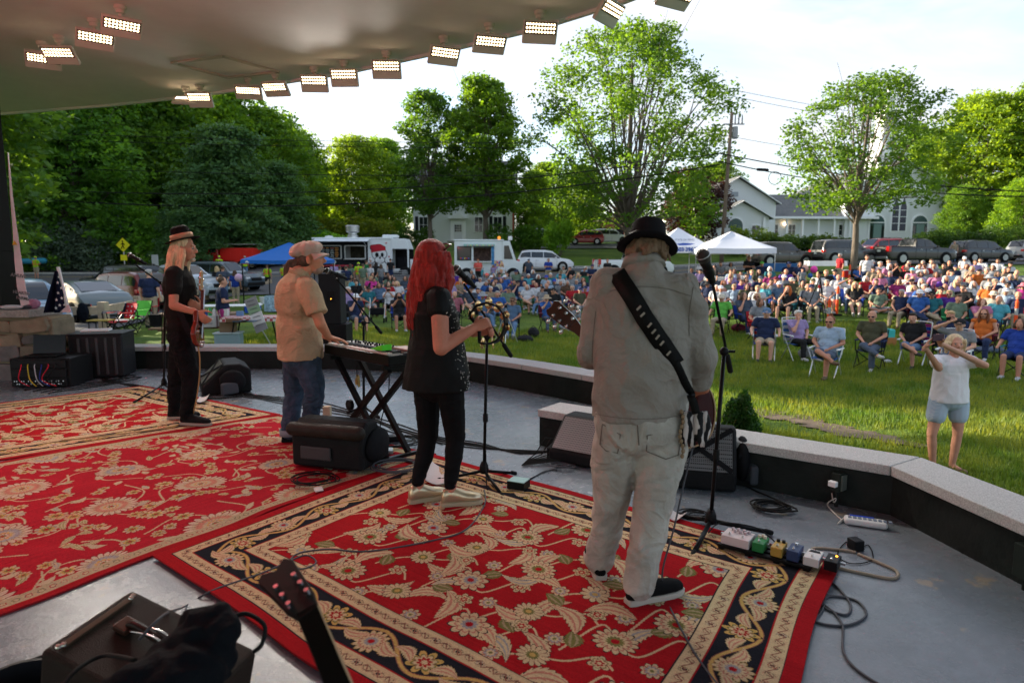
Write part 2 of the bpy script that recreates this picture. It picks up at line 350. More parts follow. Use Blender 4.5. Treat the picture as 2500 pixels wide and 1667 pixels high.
#STAGE
def floor_mat():
 m=bpy.data.materials.new('painted_concrete_floor');m.use_nodes=True;t=m.node_tree;b=t.nodes['Principled BSDF']
 co=t.nodes.new('ShaderNodeTexCoord').outputs['Object']
 def nz(s,d=6,rg=.6):
  n=t.nodes.new('ShaderNodeTexNoise');n.inputs['Scale'].default_value=s;n.inputs['Detail'].default_value=d;n.inputs['Roughness'].default_value=rg;t.links.new(co,n.inputs['Vector']);return n.outputs['Fac']
 def ramp(src,p0,c0,p1,c1):
  r=t.nodes.new('ShaderNodeValToRGB');e=r.color_ramp.elements;e[0].position=p0;e[0].color=(*c0,1);e[1].position=p1;e[1].color=(*c1,1);t.links.new(src,r.inputs[0]);return r.outputs[0]
 base=ramp(nz(1.3),.3,(.115,.135,.16),.7,(.17,.19,.215))
 fine=ramp(nz(14,10,.75),.3,(.8,.8,.8),.7,(1.15,1.15,1.15))
 mx=t.nodes.new('ShaderNodeMix');mx.data_type='RGBA';mx.blend_type='MULTIPLY';mx.inputs[0].default_value=1;t.links.new(base,mx.inputs[6]);t.links.new(fine,mx.inputs[7])
 wear=ramp(nz(3.1,9,.62),.62,(0,0,0),.66,(1,1,1))
 m2=t.nodes.new('ShaderNodeMix');m2.data_type='RGBA';t.links.new(wear,m2.inputs[0]);t.links.new(mx.outputs[2],m2.inputs[6]);m2.inputs[7].default_value=(.24,.205,.165,1)
 t.links.new(m2.outputs[2],b.inputs['Base Color'])
 t.links.new(ramp(nz(6,6),.3,(.2,)*3,.75,(.34,)*3),b.inputs['Roughness'])
 bp=t.nodes.new('ShaderNodeBump');bp.inputs['Strength'].default_value=.35;bp.inputs['Distance'].default_value=.004;t.links.new(nz(60,8),bp.inputs['Height']);t.links.new(bp.outputs[0],b.inputs['Normal']);return m
W1=[(-6.9,9.5),(-5.0,9.52),(-3.4,9.5),(-2.3,9.46),(-1.5,9.2),(-.55,8.52),(.12,7.9),(.78,7.2),(1.05,6.9)]
W2=[(.22,5.5),(1.45,4.6),(2.36,3.95),(2.52,2.9),(2.6,1.6),(2.5,.2),(2.2,-1.2)]
foot=W1+[(1.9,6.6),(2.6,5.2),(3.0,4.1),(3.1,1.6),(3,-2.2),(-8,-2.2),(-8,9.5)]
setp(MB().prism(foot,-1.2,0).build('stage_floor',floor_mat()),kind='structure')
def offs(pts,d):
 r=[]
 for i,p in enumerate(pts):
  a=Vector(pts[max(0,i-1)]);b=Vector(pts[min(len(pts)-1,i+1)]);t=(b-a).normalized();n=Vector((-t.y,t.x));r.append((p[0]+n.x*d,p[1]+n.y*d))
 return r
wall_paint=mat('dark_green_masonry',(.03,.035,.032),.6,var=.35,vscale=4,bump=.6,bscale=25)
def granite_mat():
 m=mat('granite',(.42,.41,.40),.7,var=.45,vscale=130,bump=.35,bscale=160);return m
granite=granite_mat()
def parapet(name,pts,label,joints,H=.26,T=.3,capt=.065):
 root=thing(name,label,'parapet wall')
 inner=offs(pts,.03);outer=offs(pts,T)
 b=MB();b.prism(inner+outer[::-1],-.9,H);b.build('wall_body',wall_paint,root)
 ci=offs(pts,-.005);co_=offs(pts,T+.05)
 for i in range(len(pts)-1):
  k=joints[i]if i<len(joints)else 1
  for j in range(k):
   f0,f1=j/k,(j+1)/k;g_=.004
   L=(Vector(pts[i+1])-Vector(pts[i])).length/k;e=g_/L
   lr=lambda A,f:(A[i][0]+(A[i+1][0]-A[i][0])*f,A[i][1]+(A[i+1][1]-A[i][1])*f)
   f0+=e/k;f1-=e/k
   MB().prism([lr(ci,f0),lr(ci,f1),lr(co_,f1),lr(co_,f0)],H+.001,H+capt).build('granite_slab',granite,root,bevel=.006)
 return root
parapet('parapet_wall',W1,'long low dark green wall with pale granite cap at back of stage',[2,1,1,1,1,1,1,1])
parapet('parapet_wall',W2,'near low wall with speckled granite cap turning along right side',[1,1,1,1,1,1])
def outlet(loc,rz,label,cover=True,s=1):
 r=thing('outlet_box',label,'outlet box',loc,rz)
 MB().box((0,-.03,0),(.075*s,.06,.12*s)).build('housing',mat('dark_green_metal',(.035,.045,.038),.5,var=.2),r,bevel=.004)
 if cover:MB().box((0,-.066,0),(.06*s,.012,.1*s)).build('cover',mat('aged_cover',(.09,.1,.085),.5),r,bevel=.003)
 else:
  MB().box((0,-.063,0),(.05,.006,.085)).build('plate',mat('ivory_plate',(.25,.24,.21),.5),r,bevel=.002)
  for z in(-.022,.022):MB().ell((0,-.066,z),(.013,.004,.015)).build('socket',rubber,r)
 MB().tube([(0,-.025,-.06*s),(0,-.025,-.2)],.012).build('conduit',wall_paint,r)
 return r
a=at(1226,905,.14);outlet((a.x+.02,a.y+.33,.16),R(38),'small open outlet box on far wall behind tambourine',False)
a=at(2072,1180,.16);ob1=outlet((2.1,4.13,.17),R(35),'green outlet box with white plug on near wall',True)
ob2=outlet((2.475,3.02,.14),R(97),'large dark outlet box at right edge of near wall',True,1.4)
RE=[(-11.5,12.8),(-8.96,12.1),(-6.8,11.5),(-4.9,10.8),(-2.35,9.57),(-.86,8.6),(.31,7.76),(1.12,7.0),(2.3,5.6),(3.3,4.0),(3.9,2.2),(4.1,.4),(4.0,-1.5)]
CZ=4.2
ceil_m=mat('ceiling_paint',(.74,.70,.70),.7,var=.05,vscale=3)
t=ceil_m.node_tree;bsdf=t.nodes['Principled BSDF'];tcn=t.nodes.new('ShaderNodeTexCoord');mpn=t.nodes.new('ShaderNodeMapping');mpn.inputs['Rotation'].default_value=(0,0,R(38));brk=t.nodes.new('ShaderNodeTexBrick')
brk.inputs['Scale'].default_value=1;brk.inputs['Brick Width'].default_value=3.2;brk.inputs['Row Height'].default_value=.16;brk.inputs['Mortar Size'].default_value=.003;brk.inputs['Color1'].default_value=brk.inputs['Color2'].default_value=(1,1,1,1);brk.inputs['Mortar'].default_value=(0,0,0,1)
t.links.new(tcn.outputs['Object'],mpn.inputs[0]);t.links.new(mpn.outputs[0],brk.inputs['Vector']);bp=t.nodes.new('ShaderNodeBump');bp.inputs['Strength'].default_value=.25;bp.inputs['Distance'].default_value=.004
t.links.new(brk.outputs['Color'],bp.inputs['Height']);t.links.new(bp.outputs[0],bsdf.inputs['Normal'])
rr=thing('bandshell_roof','white painted bandshell ceiling with lamps along its curved edge','roof')
MB().prism(RE+[(4,-6),(-11.5,-6)],CZ,CZ+.35).build('ceiling',ceil_m,rr)
fb=MB();eo=offs(RE,.02)
for i in range(len(RE)-1):fb.bar((*eo[i],CZ-.01),(*eo[i+1],CZ-.01),.05,.05)
fb.build('edge_trim',white_paint,rr)
hc=[at(*p,CZ)for p in[(420,152),(545,136),(680,174),(555,188)]]
for i in range(4):MB().bar((hc[i].x,hc[i].y,CZ-.012),(hc[(i+1)%4].x,hc[(i+1)%4].y,CZ-.012),.05,.024).build('hatch_trim',mat('hatch_trim',(.5,.47,.42),.7),rr)
lamp_case=mat('lamp_case',(.62,.6,.57),.45);lamp_face=mat('lamp_face',(.12,.11,.1),.5);led=mat('led',(1,.74,.42),emit=2.6)
lens_m=mat('lamp_lens',(1,.72,.4),emit=.25)
def lamp(px,py,yaw,pitch,label,roll=0,gz_=CZ,power=5,grid_=(10,3)):
 d=ray(px,py);t_=(gz_-.23-CAMZ)/d.z;c=d*t_+Vector((0,0,CAMZ))
 root=thing('flood_lamp',label,'flood lamp',(c.x,c.y,gz_),0,'flood lamps along the bandshell ceiling')
 MB().lathe([(.062,0),(.062,-.035),(.045,-.045),(.045,-.075),(.02,-.08),(.018,-.15)],n=16).build('mount',lamp_case,root,smooth=True,sharp=True)
 M=Matrix.Rotation(yaw,3,'Z')@Matrix.Rotation(pitch,3,'X')@Matrix.Rotation(roll,3,'Y')
 h=MB().box((0,0,0),(.37,.235,.045)).build('housing',lamp_case,root,bevel=.012);h.matrix_local=Matrix.Translation((0,0,-.21))@M.to_4x4()
 fp=MB().box((0,-.045,-.0245),(.34,.125,.004)).build('face_plate',lamp_face,h)
 L=MB()
 for i in range(grid_[0]):
  for j in range(grid_[1]):
   x=-.145+.29*i/(grid_[0]-1);y=-.045+.075*(j/(grid_[1]-1)-.5);L.lathe([(.0115,0),(.010,-.004),(0.0005,-.006)],(x,y,-.027),8)
 L.build('led_array',led,h)
 ld=bpy.data.lights.new('flood','SPOT');ld.energy=power;ld.spot_size=R(88);ld.spot_blend=.9;ld.color=(1,.92,.82);ld.shadow_soft_size=.08
 lo=bpy.data.objects.new('flood',ld);COL.objects.link(lo);lo.parent=h;ld.energy=0.001 if pitch<R(-100)else power;lo.location=(0,-.05,-.05)
 return root
RIM=[(455,250,8,30,'far white flood lamp seen edge on behind others'),(489,247,0,-62,'lit flood lamp above the dark treeline, leftmost on rim'),(607,229,12,-40,'rim lamp tilted left, second from left against pale sky'),(674,221,-8,-45,'rim lamp beside the tilted one, third against sky'),(768,208,3,-66,'larger rim lamp with bright square face, fourth along edge'),(841,194,-2,-68,'rim lamp directly right of the larger bright one'),(944,174,2,-64,'rim lamp above the gap in the treeline'),(1084,140,24,-48,'rim lamp turned to the right, above maple tree'),(1195,112,16,-40,'flat tilted rim lamp over the twin trees'),(1318,84,8,-58,'wide rim lamp above left side of the elm'),(1487,36,52,-52,'diamond turned rim lamp at top of the picture'),(1650,-4,30,-40,'topmost rim lamp, half cut by the picture edge')]
for px,py,yw,pt,lb in RIM:lamp(px,py,R(yw),R(pt if pt<0 else-150),lb,power=30)
for px,py,yw,pt,lb in[(106,152,35,-38,'lowest ceiling lamp near the dark post, small'),(147,139,5,-42,'wide ceiling lamp overlapping the lowest one'),(232,102,38,-38,'ceiling lamp in the middle of the left cluster'),(297,72,38,-36,'uppermost ceiling lamp of the left cluster')]:lamp(px,py,R(yw),R(pt),lb,power=36)
pr=thing('stage_par_light','red stage light hung below the ceiling at far left','stage light',(-4.6,3.3,CZ-.6))
MB().lathe([(.09,0),(.1,.18),(.06,.24)],n=18,M=Matrix.Rotation(R(160),3,'Y')).build('housing',black_metal,pr,smooth=True,sharp=True)
MB().lathe([(.085,0),(.085,.01)],n=18,M=Matrix.Rotation(R(160),3,'Y')).build('lens',mat('red_lens',(1,.05,.08),emit=2.6),pr)
MB().bar((0,0,.15),(0,0,.6),.02).build('hanger',black_metal,pr)
pl_=bpy.data.lights.new('red_spot','POINT');pl_.energy=42;pl_.color=(1,.12,.16);pl_.shadow_soft_size=.12
plo=bpy.data.objects.new('red_spot',pl_);COL.objects.link(plo);plo.parent=pr;plo.location=(.15,.1,-.1)
pp=P(30,770,8.85)
po=thing('roof_post','black square roof post at the left edge of stage','post',(pp.x-.16,pp.y,0))
MB().box((0,0,CZ/2+.85),(.3,.3,CZ-1.7)).build('shaft',mat('post_black',(.02,.019,.018),.6,bump=.3),po,bevel=.01)
MB().box((0,0,1.32),(.34,.34,.76)).build('foot',black_metal,po)
MB().box((.158,-.05,2.25),(.015,.06,.28)).build('bracket',black_metal,po)
sw=thing('stone_wall','low stone wall with rough granite cap behind the sound rack','wall')
SX0,SX1,SY=-8.6,-6.12,8.62
SH=.84
MB().box(((SX0+SX1)/2,SY+.25,SH/2-.3),(SX1-SX0-.03,.46,SH+.6)).build('mortar_core',mat('tan_mortar',(.26,.2,.13),.9,var=.2,bump=.4),sw)
stone_cols=[mat('fieldstone_'+str(i)if False else 'fieldstone'+'abcd'[i],c,.85,var=.3,vscale=7,bump=.8,bscale=22)for i,c in enumerate([(.16,.135,.1),(.13,.125,.12),(.2,.16,.11),(.1,.095,.09)])]
rnd=random.Random(11)
cells=[]
zc=[-.02,.24,.46,.62,SH-.02]
for r_ in range(4):
 x=SX0
 while x<SX1-.05:
  wd=rnd.uniform(.22,.52);x1=min(SX1,x+wd)
  if SX1-x1<.14:x1=SX1
  z0,z1=zc[r_],zc[r_+1];j=lambda k=.035:rnd.uniform(-k,k)
  cells.append([(x+.012,z0+.012+j()),((x+x1)/2+j(),z0+.008+j(.02)),(x1-.012,z0+.012+j()),(x1-.012+j(),(z0+z1)/2),(x1-.014+j(.02),z1-.01+j()),((x+x1)/2+j(),z1-.008+j(.02)),(x+.012+j(.02),z1-.01+j()),(x+.012+j(),(z0+z1)/2)])
  x=x1
for c in cells:
 MB().prism(c,SY-.03-rnd.uniform(0,.03),SY+.1,'Y').build('stone',rnd.choice(stone_cols),sw,bevel=.012)
for x,y0,z0,dz in[(SX1,SY,.0,.4),(SX1,SY,.42,.4)]:
 MB().box((x+.0,y0+.24,z0+dz/2),(.07,.46,dz-.02)).build('stone',stone_cols[2],sw,bevel=.02)
cx_=SX0
for L in(.8,.75,.78):
 b=MB().box((cx_+L/2-.02,SY+.22,SH+.05),(L-.008,.66,.1));b.build('cap_slab',mat('rough_granite',(.27,.25,.23),.85,var=.35,vscale=30,bump=.8,bscale=40),sw,bevel=.015);cx_+=L
#RUGS (pattern computed here, woven colours only)
def srgb(c):return np.array(c,'f')
RED,DRED,BEI,BLK,OLV,ROS,GLD,GRY=[srgb(c)for c in[(.31,.010,.014),(.19,.007,.010),(.50,.38,.22),(.014,.015,.02),(.15,.14,.045),(.42,.17,.12),(.46,.30,.09),(.26,.25,.25)]]
class Cv:
 def __init__(s,L,Wd,res,base):s.res=res;s.w=int(L/res);s.h=int(Wd/res);s.a=np.ones((s.h,s.w,3),'f')*base;s.clip=None
 def win(s,x,y,r):
  x0,x1=max(0,int((x-r)/s.res)),min(s.w,int((x+r)/s.res)+2);y0,y1=max(0,int((y-r)/s.res)),min(s.h,int((y+r)/s.res)+2)
  if x0>=x1 or y0>=y1:return None
  X,Y=np.meshgrid((np.arange(x0,x1)+.5)*s.res,(np.arange(y0,y1)+.5)*s.res);return x0,x1,y0,y1,X-x,Y-y
 def put(s,W_,mask,c):
  x0,x1,y0,y1=W_[:4]
  if s.clip is not None:mask=mask&s.clip[y0:y1,x0:x1]
  s.a[y0:y1,x0:x1][mask]=c
 def rect(s,x0,y0,x1,y1,c):
  a,b,c0,d=[int(round(v/s.res))for v in(x0,x1,y0,y1)];s.a[c0:d,a:b]=c
 def flower(s,x,y,r,n=12,cols=None,rot=0,amp=.14,sx=1.0):
  cols=cols or[BLK,BEI,ROS,BEI,OLV,RED];W_=s.win(x,y,r*1.35)
  if W_ is None:return
  X,Y=W_[4],W_[5];d=np.hypot(X/sx,Y);th=np.arctan2(Y,X/sx)+rot
  pet=1+amp*np.abs(np.cos(n*th/2))*1.6-amp
  k=d/(r*pet)
  for f,c in zip([1.0,.93,.70,.60,.40,.2],cols):s.put(W_,k<f,c)
  s.put(W_,(k<.93)&(k>.60)&(np.abs(np.sin(n*th/2))>.965),ROS*.5)
 def line(s,pts,w_,c):
  for i in range(len(pts)-1):
   (x0,y0),(x1,y1)=pts[i],pts[i+1];L=math.hypot(x1-x0,y1-y0)
   W_=s.win((x0+x1)/2,(y0+y1)/2,L/2+w_*2)
   if W_ is None:continue
   X,Y=W_[4]+(x0+x1)/2,W_[5]+(y0+y1)/2
   t_=np.clip(((X-x0)*(x1-x0)+(Y-y0)*(y1-y0))/max(L*L,1e-9),0,1)
   s.put(W_,np.hypot(X-x0-t_*(x1-x0),Y-y0-t_*(y1-y0))<w_,c)
 def leaf(s,x,y,ang,L,wd,curl=.6,cols=None,teeth=9):
  """curved serrated acanthus leaf"""
  cols=cols or[BLK,BEI,ROS,BEI];W_=s.win(x,y,L*1.2)
  if W_ is None:return
  ca,sa=math.cos(ang),math.sin(ang);u=(W_[4]*ca+W_[5]*sa)/L;v=(-W_[4]*sa+W_[5]*ca)/L-curl*(u-.5)**2+curl*.25
  prof=np.clip(np.sin(np.clip(u,0,1)*math.pi)**.8,0,1)*wd/L*(1-.45*u);tooth=1-.35*np.abs(((u*teeth+np.abs(v)*6)%1)-.2)
  inn=(u>0)&(u<1)
  s.put(W_,inn&(np.abs(v)<prof*tooth+.012),cols[0]);s.put(W_,inn&(np.abs(v)<prof*tooth),cols[1])
  s.put(W_,inn&(np.abs(v)<prof*tooth*.52),cols[2]);s.put(W_,inn&(np.abs(v)<prof*.2),cols[3])
 def image(s,name):
  rs_=np.random.RandomState(3);a=s.a*(1+.10*rs_.randn(s.h,s.w,1).astype('f'))*(1+.06*rs_.randn(s.h,1,1).astype('f'))
  im=bpy.data.images.new(name,s.w,s.h,float_buffer=True);im.colorspace_settings.name='Non-Color'
  px=np.ones((s.h,s.w,4),'f');px[...,:3]=np.clip(a,0,1);im.pixels.foreach_set(px.ravel());im.update();im.pack();return im
def border_rug(L,Wd,seed,hem=.07):
 c=Cv(L,Wd,.0035,RED);rnd=random.Random(seed);g1,bk,g2=hem,hem+.085,hem+.085+.2
 c.rect(g1,g1,L-g1,Wd-g1,BLK);c.rect(g1+.006,g1+.006,L-g1-.006,Wd-g1-.006,BEI)
 def guard(o):
  per=[(o,o,L-o,o),(L-o,o,L-o,Wd-o),(L-o,Wd-o,o,Wd-o),(o,Wd-o,o,o)]
  for x0,y0,x1,y1 in per:
   n=int(math.hypot(x1-x0,y1-y0)/.062)
   for i in range(n):
    f=(i+.5)/n;x,y=x0+(x1-x0)*f,y0+(y1-y0)*f
    c.flower(x,y,.018,4,[BLK,BEI,rnd.choice([OLV,RED,GRY,ROS]),BEI,BLK,BLK]if i%2 else[ROS,BEI,BLK,BEI,BEI,BEI],rnd.uniform(0,3),sx=1.5)
    dx,dy=(x1-x0)/n,(y1-y0)/n
    c.line([(x-dx*.5,y-dy*.5),(x-dx*.2+dy*.25,y-dy*.2+dx*.25),(x+dx*.2-dy*.25,y+dy*.2-dx*.25),(x+dx*.5,y+dy*.5)],.003,ROS*.5)
 guard(hem+.042)
 c.rect(bk-.004,bk-.004,L-bk+.004,Wd-bk+.004,RED);c.rect(bk+.002,bk+.002,L-bk-.002,Wd-bk-.002,BLK)
 c.rect(g2,g2,L-g2,Wd-g2,RED);c.rect(g2+.005,g2+.005,L-g2-.005,Wd-g2-.005,BEI)
 c2=c.a.copy();guard(g2+.045)
 fi=g2+.088
 c.rect(fi,fi,L-fi,Wd-fi,BLK);c.rect(fi+.006,fi+.006,L-fi-.006,Wd-fi-.006,RED)
 m=np.zeros((c.h,c.w),bool);q=lambda v:int(round(v/c.res));m[q(bk):c.h-q(bk),q(bk):c.w-q(bk)]=True;m[q(g2):c.h-q(g2),q(g2):c.w-q(g2)]=False;c.clip=m
 mid=(bk+g2)/2;per=[(mid,mid,L-mid,mid),(L-mid,mid,L-mid,Wd-mid),(L-mid,Wd-mid,mid,Wd-mid),(mid,Wd-mid,mid,mid)]
 for x0,y0,x1,y1 in per:
  LL=math.hypot(x1-x0,y1-y0);n=max(3,round(LL/.27));ux,uy=(x1-x0)/LL,(y1-y0)/LL;pts=[]
  for i in range(n*10+1):
   f=i/(n*10);s_=math.sin(f*n*math.pi)*.07;pts.append((x0+ux*LL*f-uy*s_,y0+uy*LL*f+ux*s_))
  c.line(pts,.011,ROS*.6);c.line(pts,.007,GLD)
  for i in range(n):
   f=(i+.5)/n;sg=1 if i%2==0 else-1;an=math.atan2(uy,ux)
   cx,cy=x0+ux*LL*f-uy*sg*-.015,y0+uy*LL*f+ux*sg*-.015
   if i%2==0:c.flower(cx,cy,.07,14,[GLD*.7,BEI,ROS,BEI,GRY,RED],an,.2,1.1)
   else:c.flower(cx,cy,.062,8,[BLK,GLD,OLV,BEI,RED,BEI],an,.35,1.2)
   for e in(-1,1):
    lx,ly=cx+ux*e*.05-uy*sg*.03,cy+uy*e*.05+ux*sg*.03
    c.leaf(lx,ly,an+(0 if e>0 else math.pi)-sg*e*.25,.13,.042,.9*sg*e,[GLD*.6,BEI,ROS,BEI])
 m=np.zeros((c.h,c.w),bool);m[q(fi+.006):c.h-q(fi+.006),q(fi+.006):c.w-q(fi+.006)]=True;c.clip=m
 cx,cy=L/2,Wd/2;hl,hw=cx-fi,cy-fi
 specs=[]
 for gx in range(7):
  for gy in range(6):
   X=-hl+.12+(gx+.5*(gy%2))*.395+rnd.uniform(-.04,.04);Y=-hw+.12+gy*.31+rnd.uniform(-.03,.03)
   if X<hl and Y<hw:specs.append((X,Y,gx+gy))
 for X,Y,k in specs:
  x,y=cx+X,cy+Y;a=rnd.uniform(-.5,.5)
  pts=[(x+.02*math.sin(t*3+k),y+.0)for t in(0,)]
  c.line(smooth2([(x,y),(x+.12,y+.05*(-1)**k),(x+.22,y+.16),(x+.3,y+.12)]),.0055,BEI)
  c.line(smooth2([(x,y),(x-.1,y-.08*(-1)**k),(x-.16,y-.2)]),.0055,BEI)
 for X,Y,k in specs:
  x,y=cx+X,cy+Y
  c.leaf(x+.06,y-.03,rnd.choice([.6,-.4,2.5,3.6,1.5])+rnd.uniform(-.3,.3),.24,.055,rnd.choice([-1,1])*rnd.uniform(.7,1.3),[BLK,BEI,GRY if k%2 else ROS,BEI],8)
  c.leaf(x-.16,y-.06,rnd.uniform(0,6),.24,.07,1.1,[BLK,BEI,ROS,BEI],8);c.leaf(x+.1,y+.15,rnd.uniform(0,6),.12,.06,.3,[BLK,OLV,BEI*.6,OLV],4)
  c.flower(x-.15,y+.14,.045,6,[BLK,BEI,OLV,BEI,RED,BEI],rnd.uniform(0,3),.3)
  c.flower(x+.2,y-.1,.045,8,[BLK,BEI,ROS,GRY,BEI,OLV],rnd.uniform(0,3),.25)
 for X,Y,k in specs:
  c.flower(cx+X,cy+Y,.088 if k%2 else .066,14 if k%3 else 10,[BLK,BEI,ROS if k%2 else BEI,BEI,OLV if k%3 else GRY,RED if k%2 else GLD],rnd.uniform(0,3),.2,1.08)
 c.clip=None
 return c
def smooth2(p):return[(v.x,v.y)for v in smoothpath([(a,b,0)for a,b in p],6)]
def floral_rug(L,Wd,seed):
 c=Cv(L,Wd,.0045,DRED*1.5);rnd=random.Random(seed)
 R2,G2,B2=srgb((.33,.014,.024)),srgb((.40,.33,.20)),srgb((.45,.36,.26))
 c.rect(.05,.05,L-.05,Wd-.05,G2*.9)
 for i in range(int(L/.05)):
  for y in(.085,Wd-.085):c.flower(.05+i*.05,y,.016,5,[BLK*6,rnd.choice([R2,OLV,ROS]),G2,G2,G2,G2],rnd.uniform(0,3))
 c.rect(.12,.12,L-.12,Wd-.12,R2);q=lambda v:int(round(v/c.res));m=np.zeros((c.h,c.w),bool);m[q(.12):c.h-q(.12),q(.12):c.w-q(.12)]=True;c.clip=m
 big=[]
 nx_=int(L/.55)
 for i in range(nx_+1):
  for j in range(4):big.append((i*.55+(.27 if j%2 else 0),.12+j*(Wd-.24)/3,(i+j)%3))
 for x,y,k in big:
  for a in range(4):
   an=a*1.57+.5+k;p=[(x,y),(x+.14*math.cos(an),y+.14*math.sin(an)),(x+.25*math.cos(an+.5),y+.25*math.sin(an+.5)),(x+.33*math.cos(an+1.1),y+.33*math.sin(an+1.1))]
   c.line(smooth2(p),.0055,G2)
 for _ in range(int(L*Wd*62)):
  x,y=rnd.uniform(.12,L-.12),rnd.uniform(.12,Wd-.12);k=rnd.random()
  if k<.45:c.leaf(x,y,rnd.uniform(0,6.3),rnd.uniform(.06,.14),.03,rnd.uniform(-1,1),[R2*.6,G2,rnd.choice([B2,GRY,OLV*1.5]),G2],5)
  else:c.flower(x,y,rnd.uniform(.022,.05),rnd.choice([6,8,9]),[R2*.6,G2,rnd.choice([B2,ROS,GRY]),GLD,OLV,R2],rnd.uniform(0,3),.28,1.2)
 for x,y,k in big:
  c.flower(x,y,.115+.015*k,22,[R2*.6,B2,G2,ROS if k else GRY,G2,OLV],k,.16,1.15);c.flower(x,y,.045,10,[GRY,GLD,ROS,B2,OLV,R2],0,.2)
 c.clip=None;return c
def rug(label,A,B,C,D,cv,z0=.0,wave=.0,warp=0.0,hem=RED,seed=0):
 """A far-left, B far-right, C near-right, D near-left; pattern runs along A-B (x) and A-D (y)"""
 root=thing('rug',label,'rug')
 A,B,C,D=[Vector((*p,0))for p in(A,B,C,D)]
 b=MB();NU,NV=150,110
 def fn(u,v):
  p=(A*(1-u)+B*u)*(1-v)+(D*(1-u)+C*u)*v
  n_=Vector((mnoise.noise(Vector((p.x*1.1,p.y*1.1,seed))),mnoise.noise(Vector((p.x*1.1,p.y*1.1,seed+9))),0));p=p+n_*warp
  z=z0+.011+wave*max(0,mnoise.noise(Vector((p.x*1.6-p.y*.7,p.y*2.4,seed+3)))+.1)+.0012*mnoise.noise(p*9)
  return(p.x,p.y,z)
 b.grid(fn,NU,NV);me=b.mesh('pile',None,True,False)
 if me.polygons[0].normal.z<0:me.flip_normals()
 uv=me.uv_layers.new(name='UVMap');N=(NU+1)
 vi=np.empty(len(me.loops),'i');me.loops.foreach_get('vertex_index',vi);U=np.stack([(vi%N)/NU,1-(vi//N)/NV],1).astype('f');uv.data.foreach_set('uv',U.ravel())
 m=bpy.data.materials.new('woven_rug');m.use_nodes=True;t=m.node_tree;bs=t.nodes['Principled BSDF'];bs.inputs['Roughness'].default_value=.95;bs.inputs['Specular IOR Level'].default_value=.03
 ti=t.nodes.new('ShaderNodeTexImage');ti.image=cv.image('pattern');ti.interpolation='Linear';t.links.new(ti.outputs['Color'],bs.inputs['Base Color'])
 n=t.nodes.new('ShaderNodeTexNoise');n.inputs['Scale'].default_value=260;n.inputs['Detail'].default_value=3;n2=t.nodes.new('ShaderNodeTexNoise');n2.inputs['Scale'].default_value=12;tcx=t.nodes.new('ShaderNodeTexCoord')
 ad=t.nodes.new('ShaderNodeMath');t.links.new(tcx.outputs['Object'],n.inputs['Vector']);t.links.new(tcx.outputs['Object'],n2.inputs['Vector']);t.links.new(n.outputs['Fac'],ad.inputs[0]);t.links.new(n2.outputs['Fac'],ad.inputs[1])
 bp=t.nodes.new('ShaderNodeBump');bp.inputs['Strength'].default_value=.7;bp.inputs['Distance'].default_value=.006;t.links.new(ad.outputs[0],bp.inputs['Height']);t.links.new(bp.outputs[0],bs.inputs['Normal'])
 me.materials.append(m);part('pile',me,root)
 e=MB();edge=[fn(i/NU,0)for i in range(NU+1)]+[fn(1,j/NV)for j in range(1,NV+1)]+[fn(1-i/NU,1)for i in range(1,NU+1)]+[fn(0,1-j/NV)for j in range(1,NV)]
 n=len(edge);e.v=[(x,y,z)for x,y,z in edge]+[(x,y,max(.001,z0+.0005))for x,y,z in edge];e.f=[(i,(i+1)%n,n+(i+1)%n,n+i)for i in range(n)]
 e.build('binding',mat('rug_edge',tuple(DRED*1.3),.95),root)
 return root
rug('red floral rug with black vine border in the front of the stage',(-.67,5.19),(1.71,3.27),(.50,1.36),(-1.92,3.33),border_rug(3.06,2.26,4),z0=.016,warp=.035,wave=.006,seed=2)
rug('long faded red rug with allover cream flowers, middle of three',(-5.3,3.9),(-2.37,6.56),(-.66,5.22),(-3.05,1.75),floral_rug(3.9,2.3,8),z0=.001,wave=.03,warp=.09,seed=5)
rug('far left red rug with dark border under the bass player',(-7.7,5.2),(-4.67,8.17),(-2.4,6.62),(-5.3,3.95),border_rug(3.7,2.6,21,.05),z0=.001,warp=.03,seed=7)
#PEOPLE TOOLKIT
skin_m=mat('skin',(.5,.27,.19),.55,var=.12,vscale=14,oc=True,bump=.12,bscale=140)
skin_m.node_tree.nodes['Principled BSDF'].inputs['Subsurface Weight'].default_value=.0
cloth_m=mat('cloth',(.5,.5,.5),.85,var=.14,vscale=9,oc=True,bump=.3,bscale=55,crease=.6,cs=7)
hair_m=mat('hair',(.5,.5,.5),.6,var=.45,vscale=9,oc=True,bump=.8,bscale=24,stretch=(7,7,.8))
SK=(.50,.255,.17)
def basis(up,side):
 up=Vector(up).normalized();x=Vector(side);x=(x-up*x.dot(up)).normalized();y=up.cross(x)
 return Matrix((x,y,up)).transposed()
def face(az,pitch=0,roll=0):
 """az: 0 looks to +Y, positive turns to +X; pitch<0 looks down"""
 return Matrix.Rotation(-az,3,'Z')@Matrix.Rotation(pitch,3,'X')@Matrix.Rotation(roll,3,'Y')
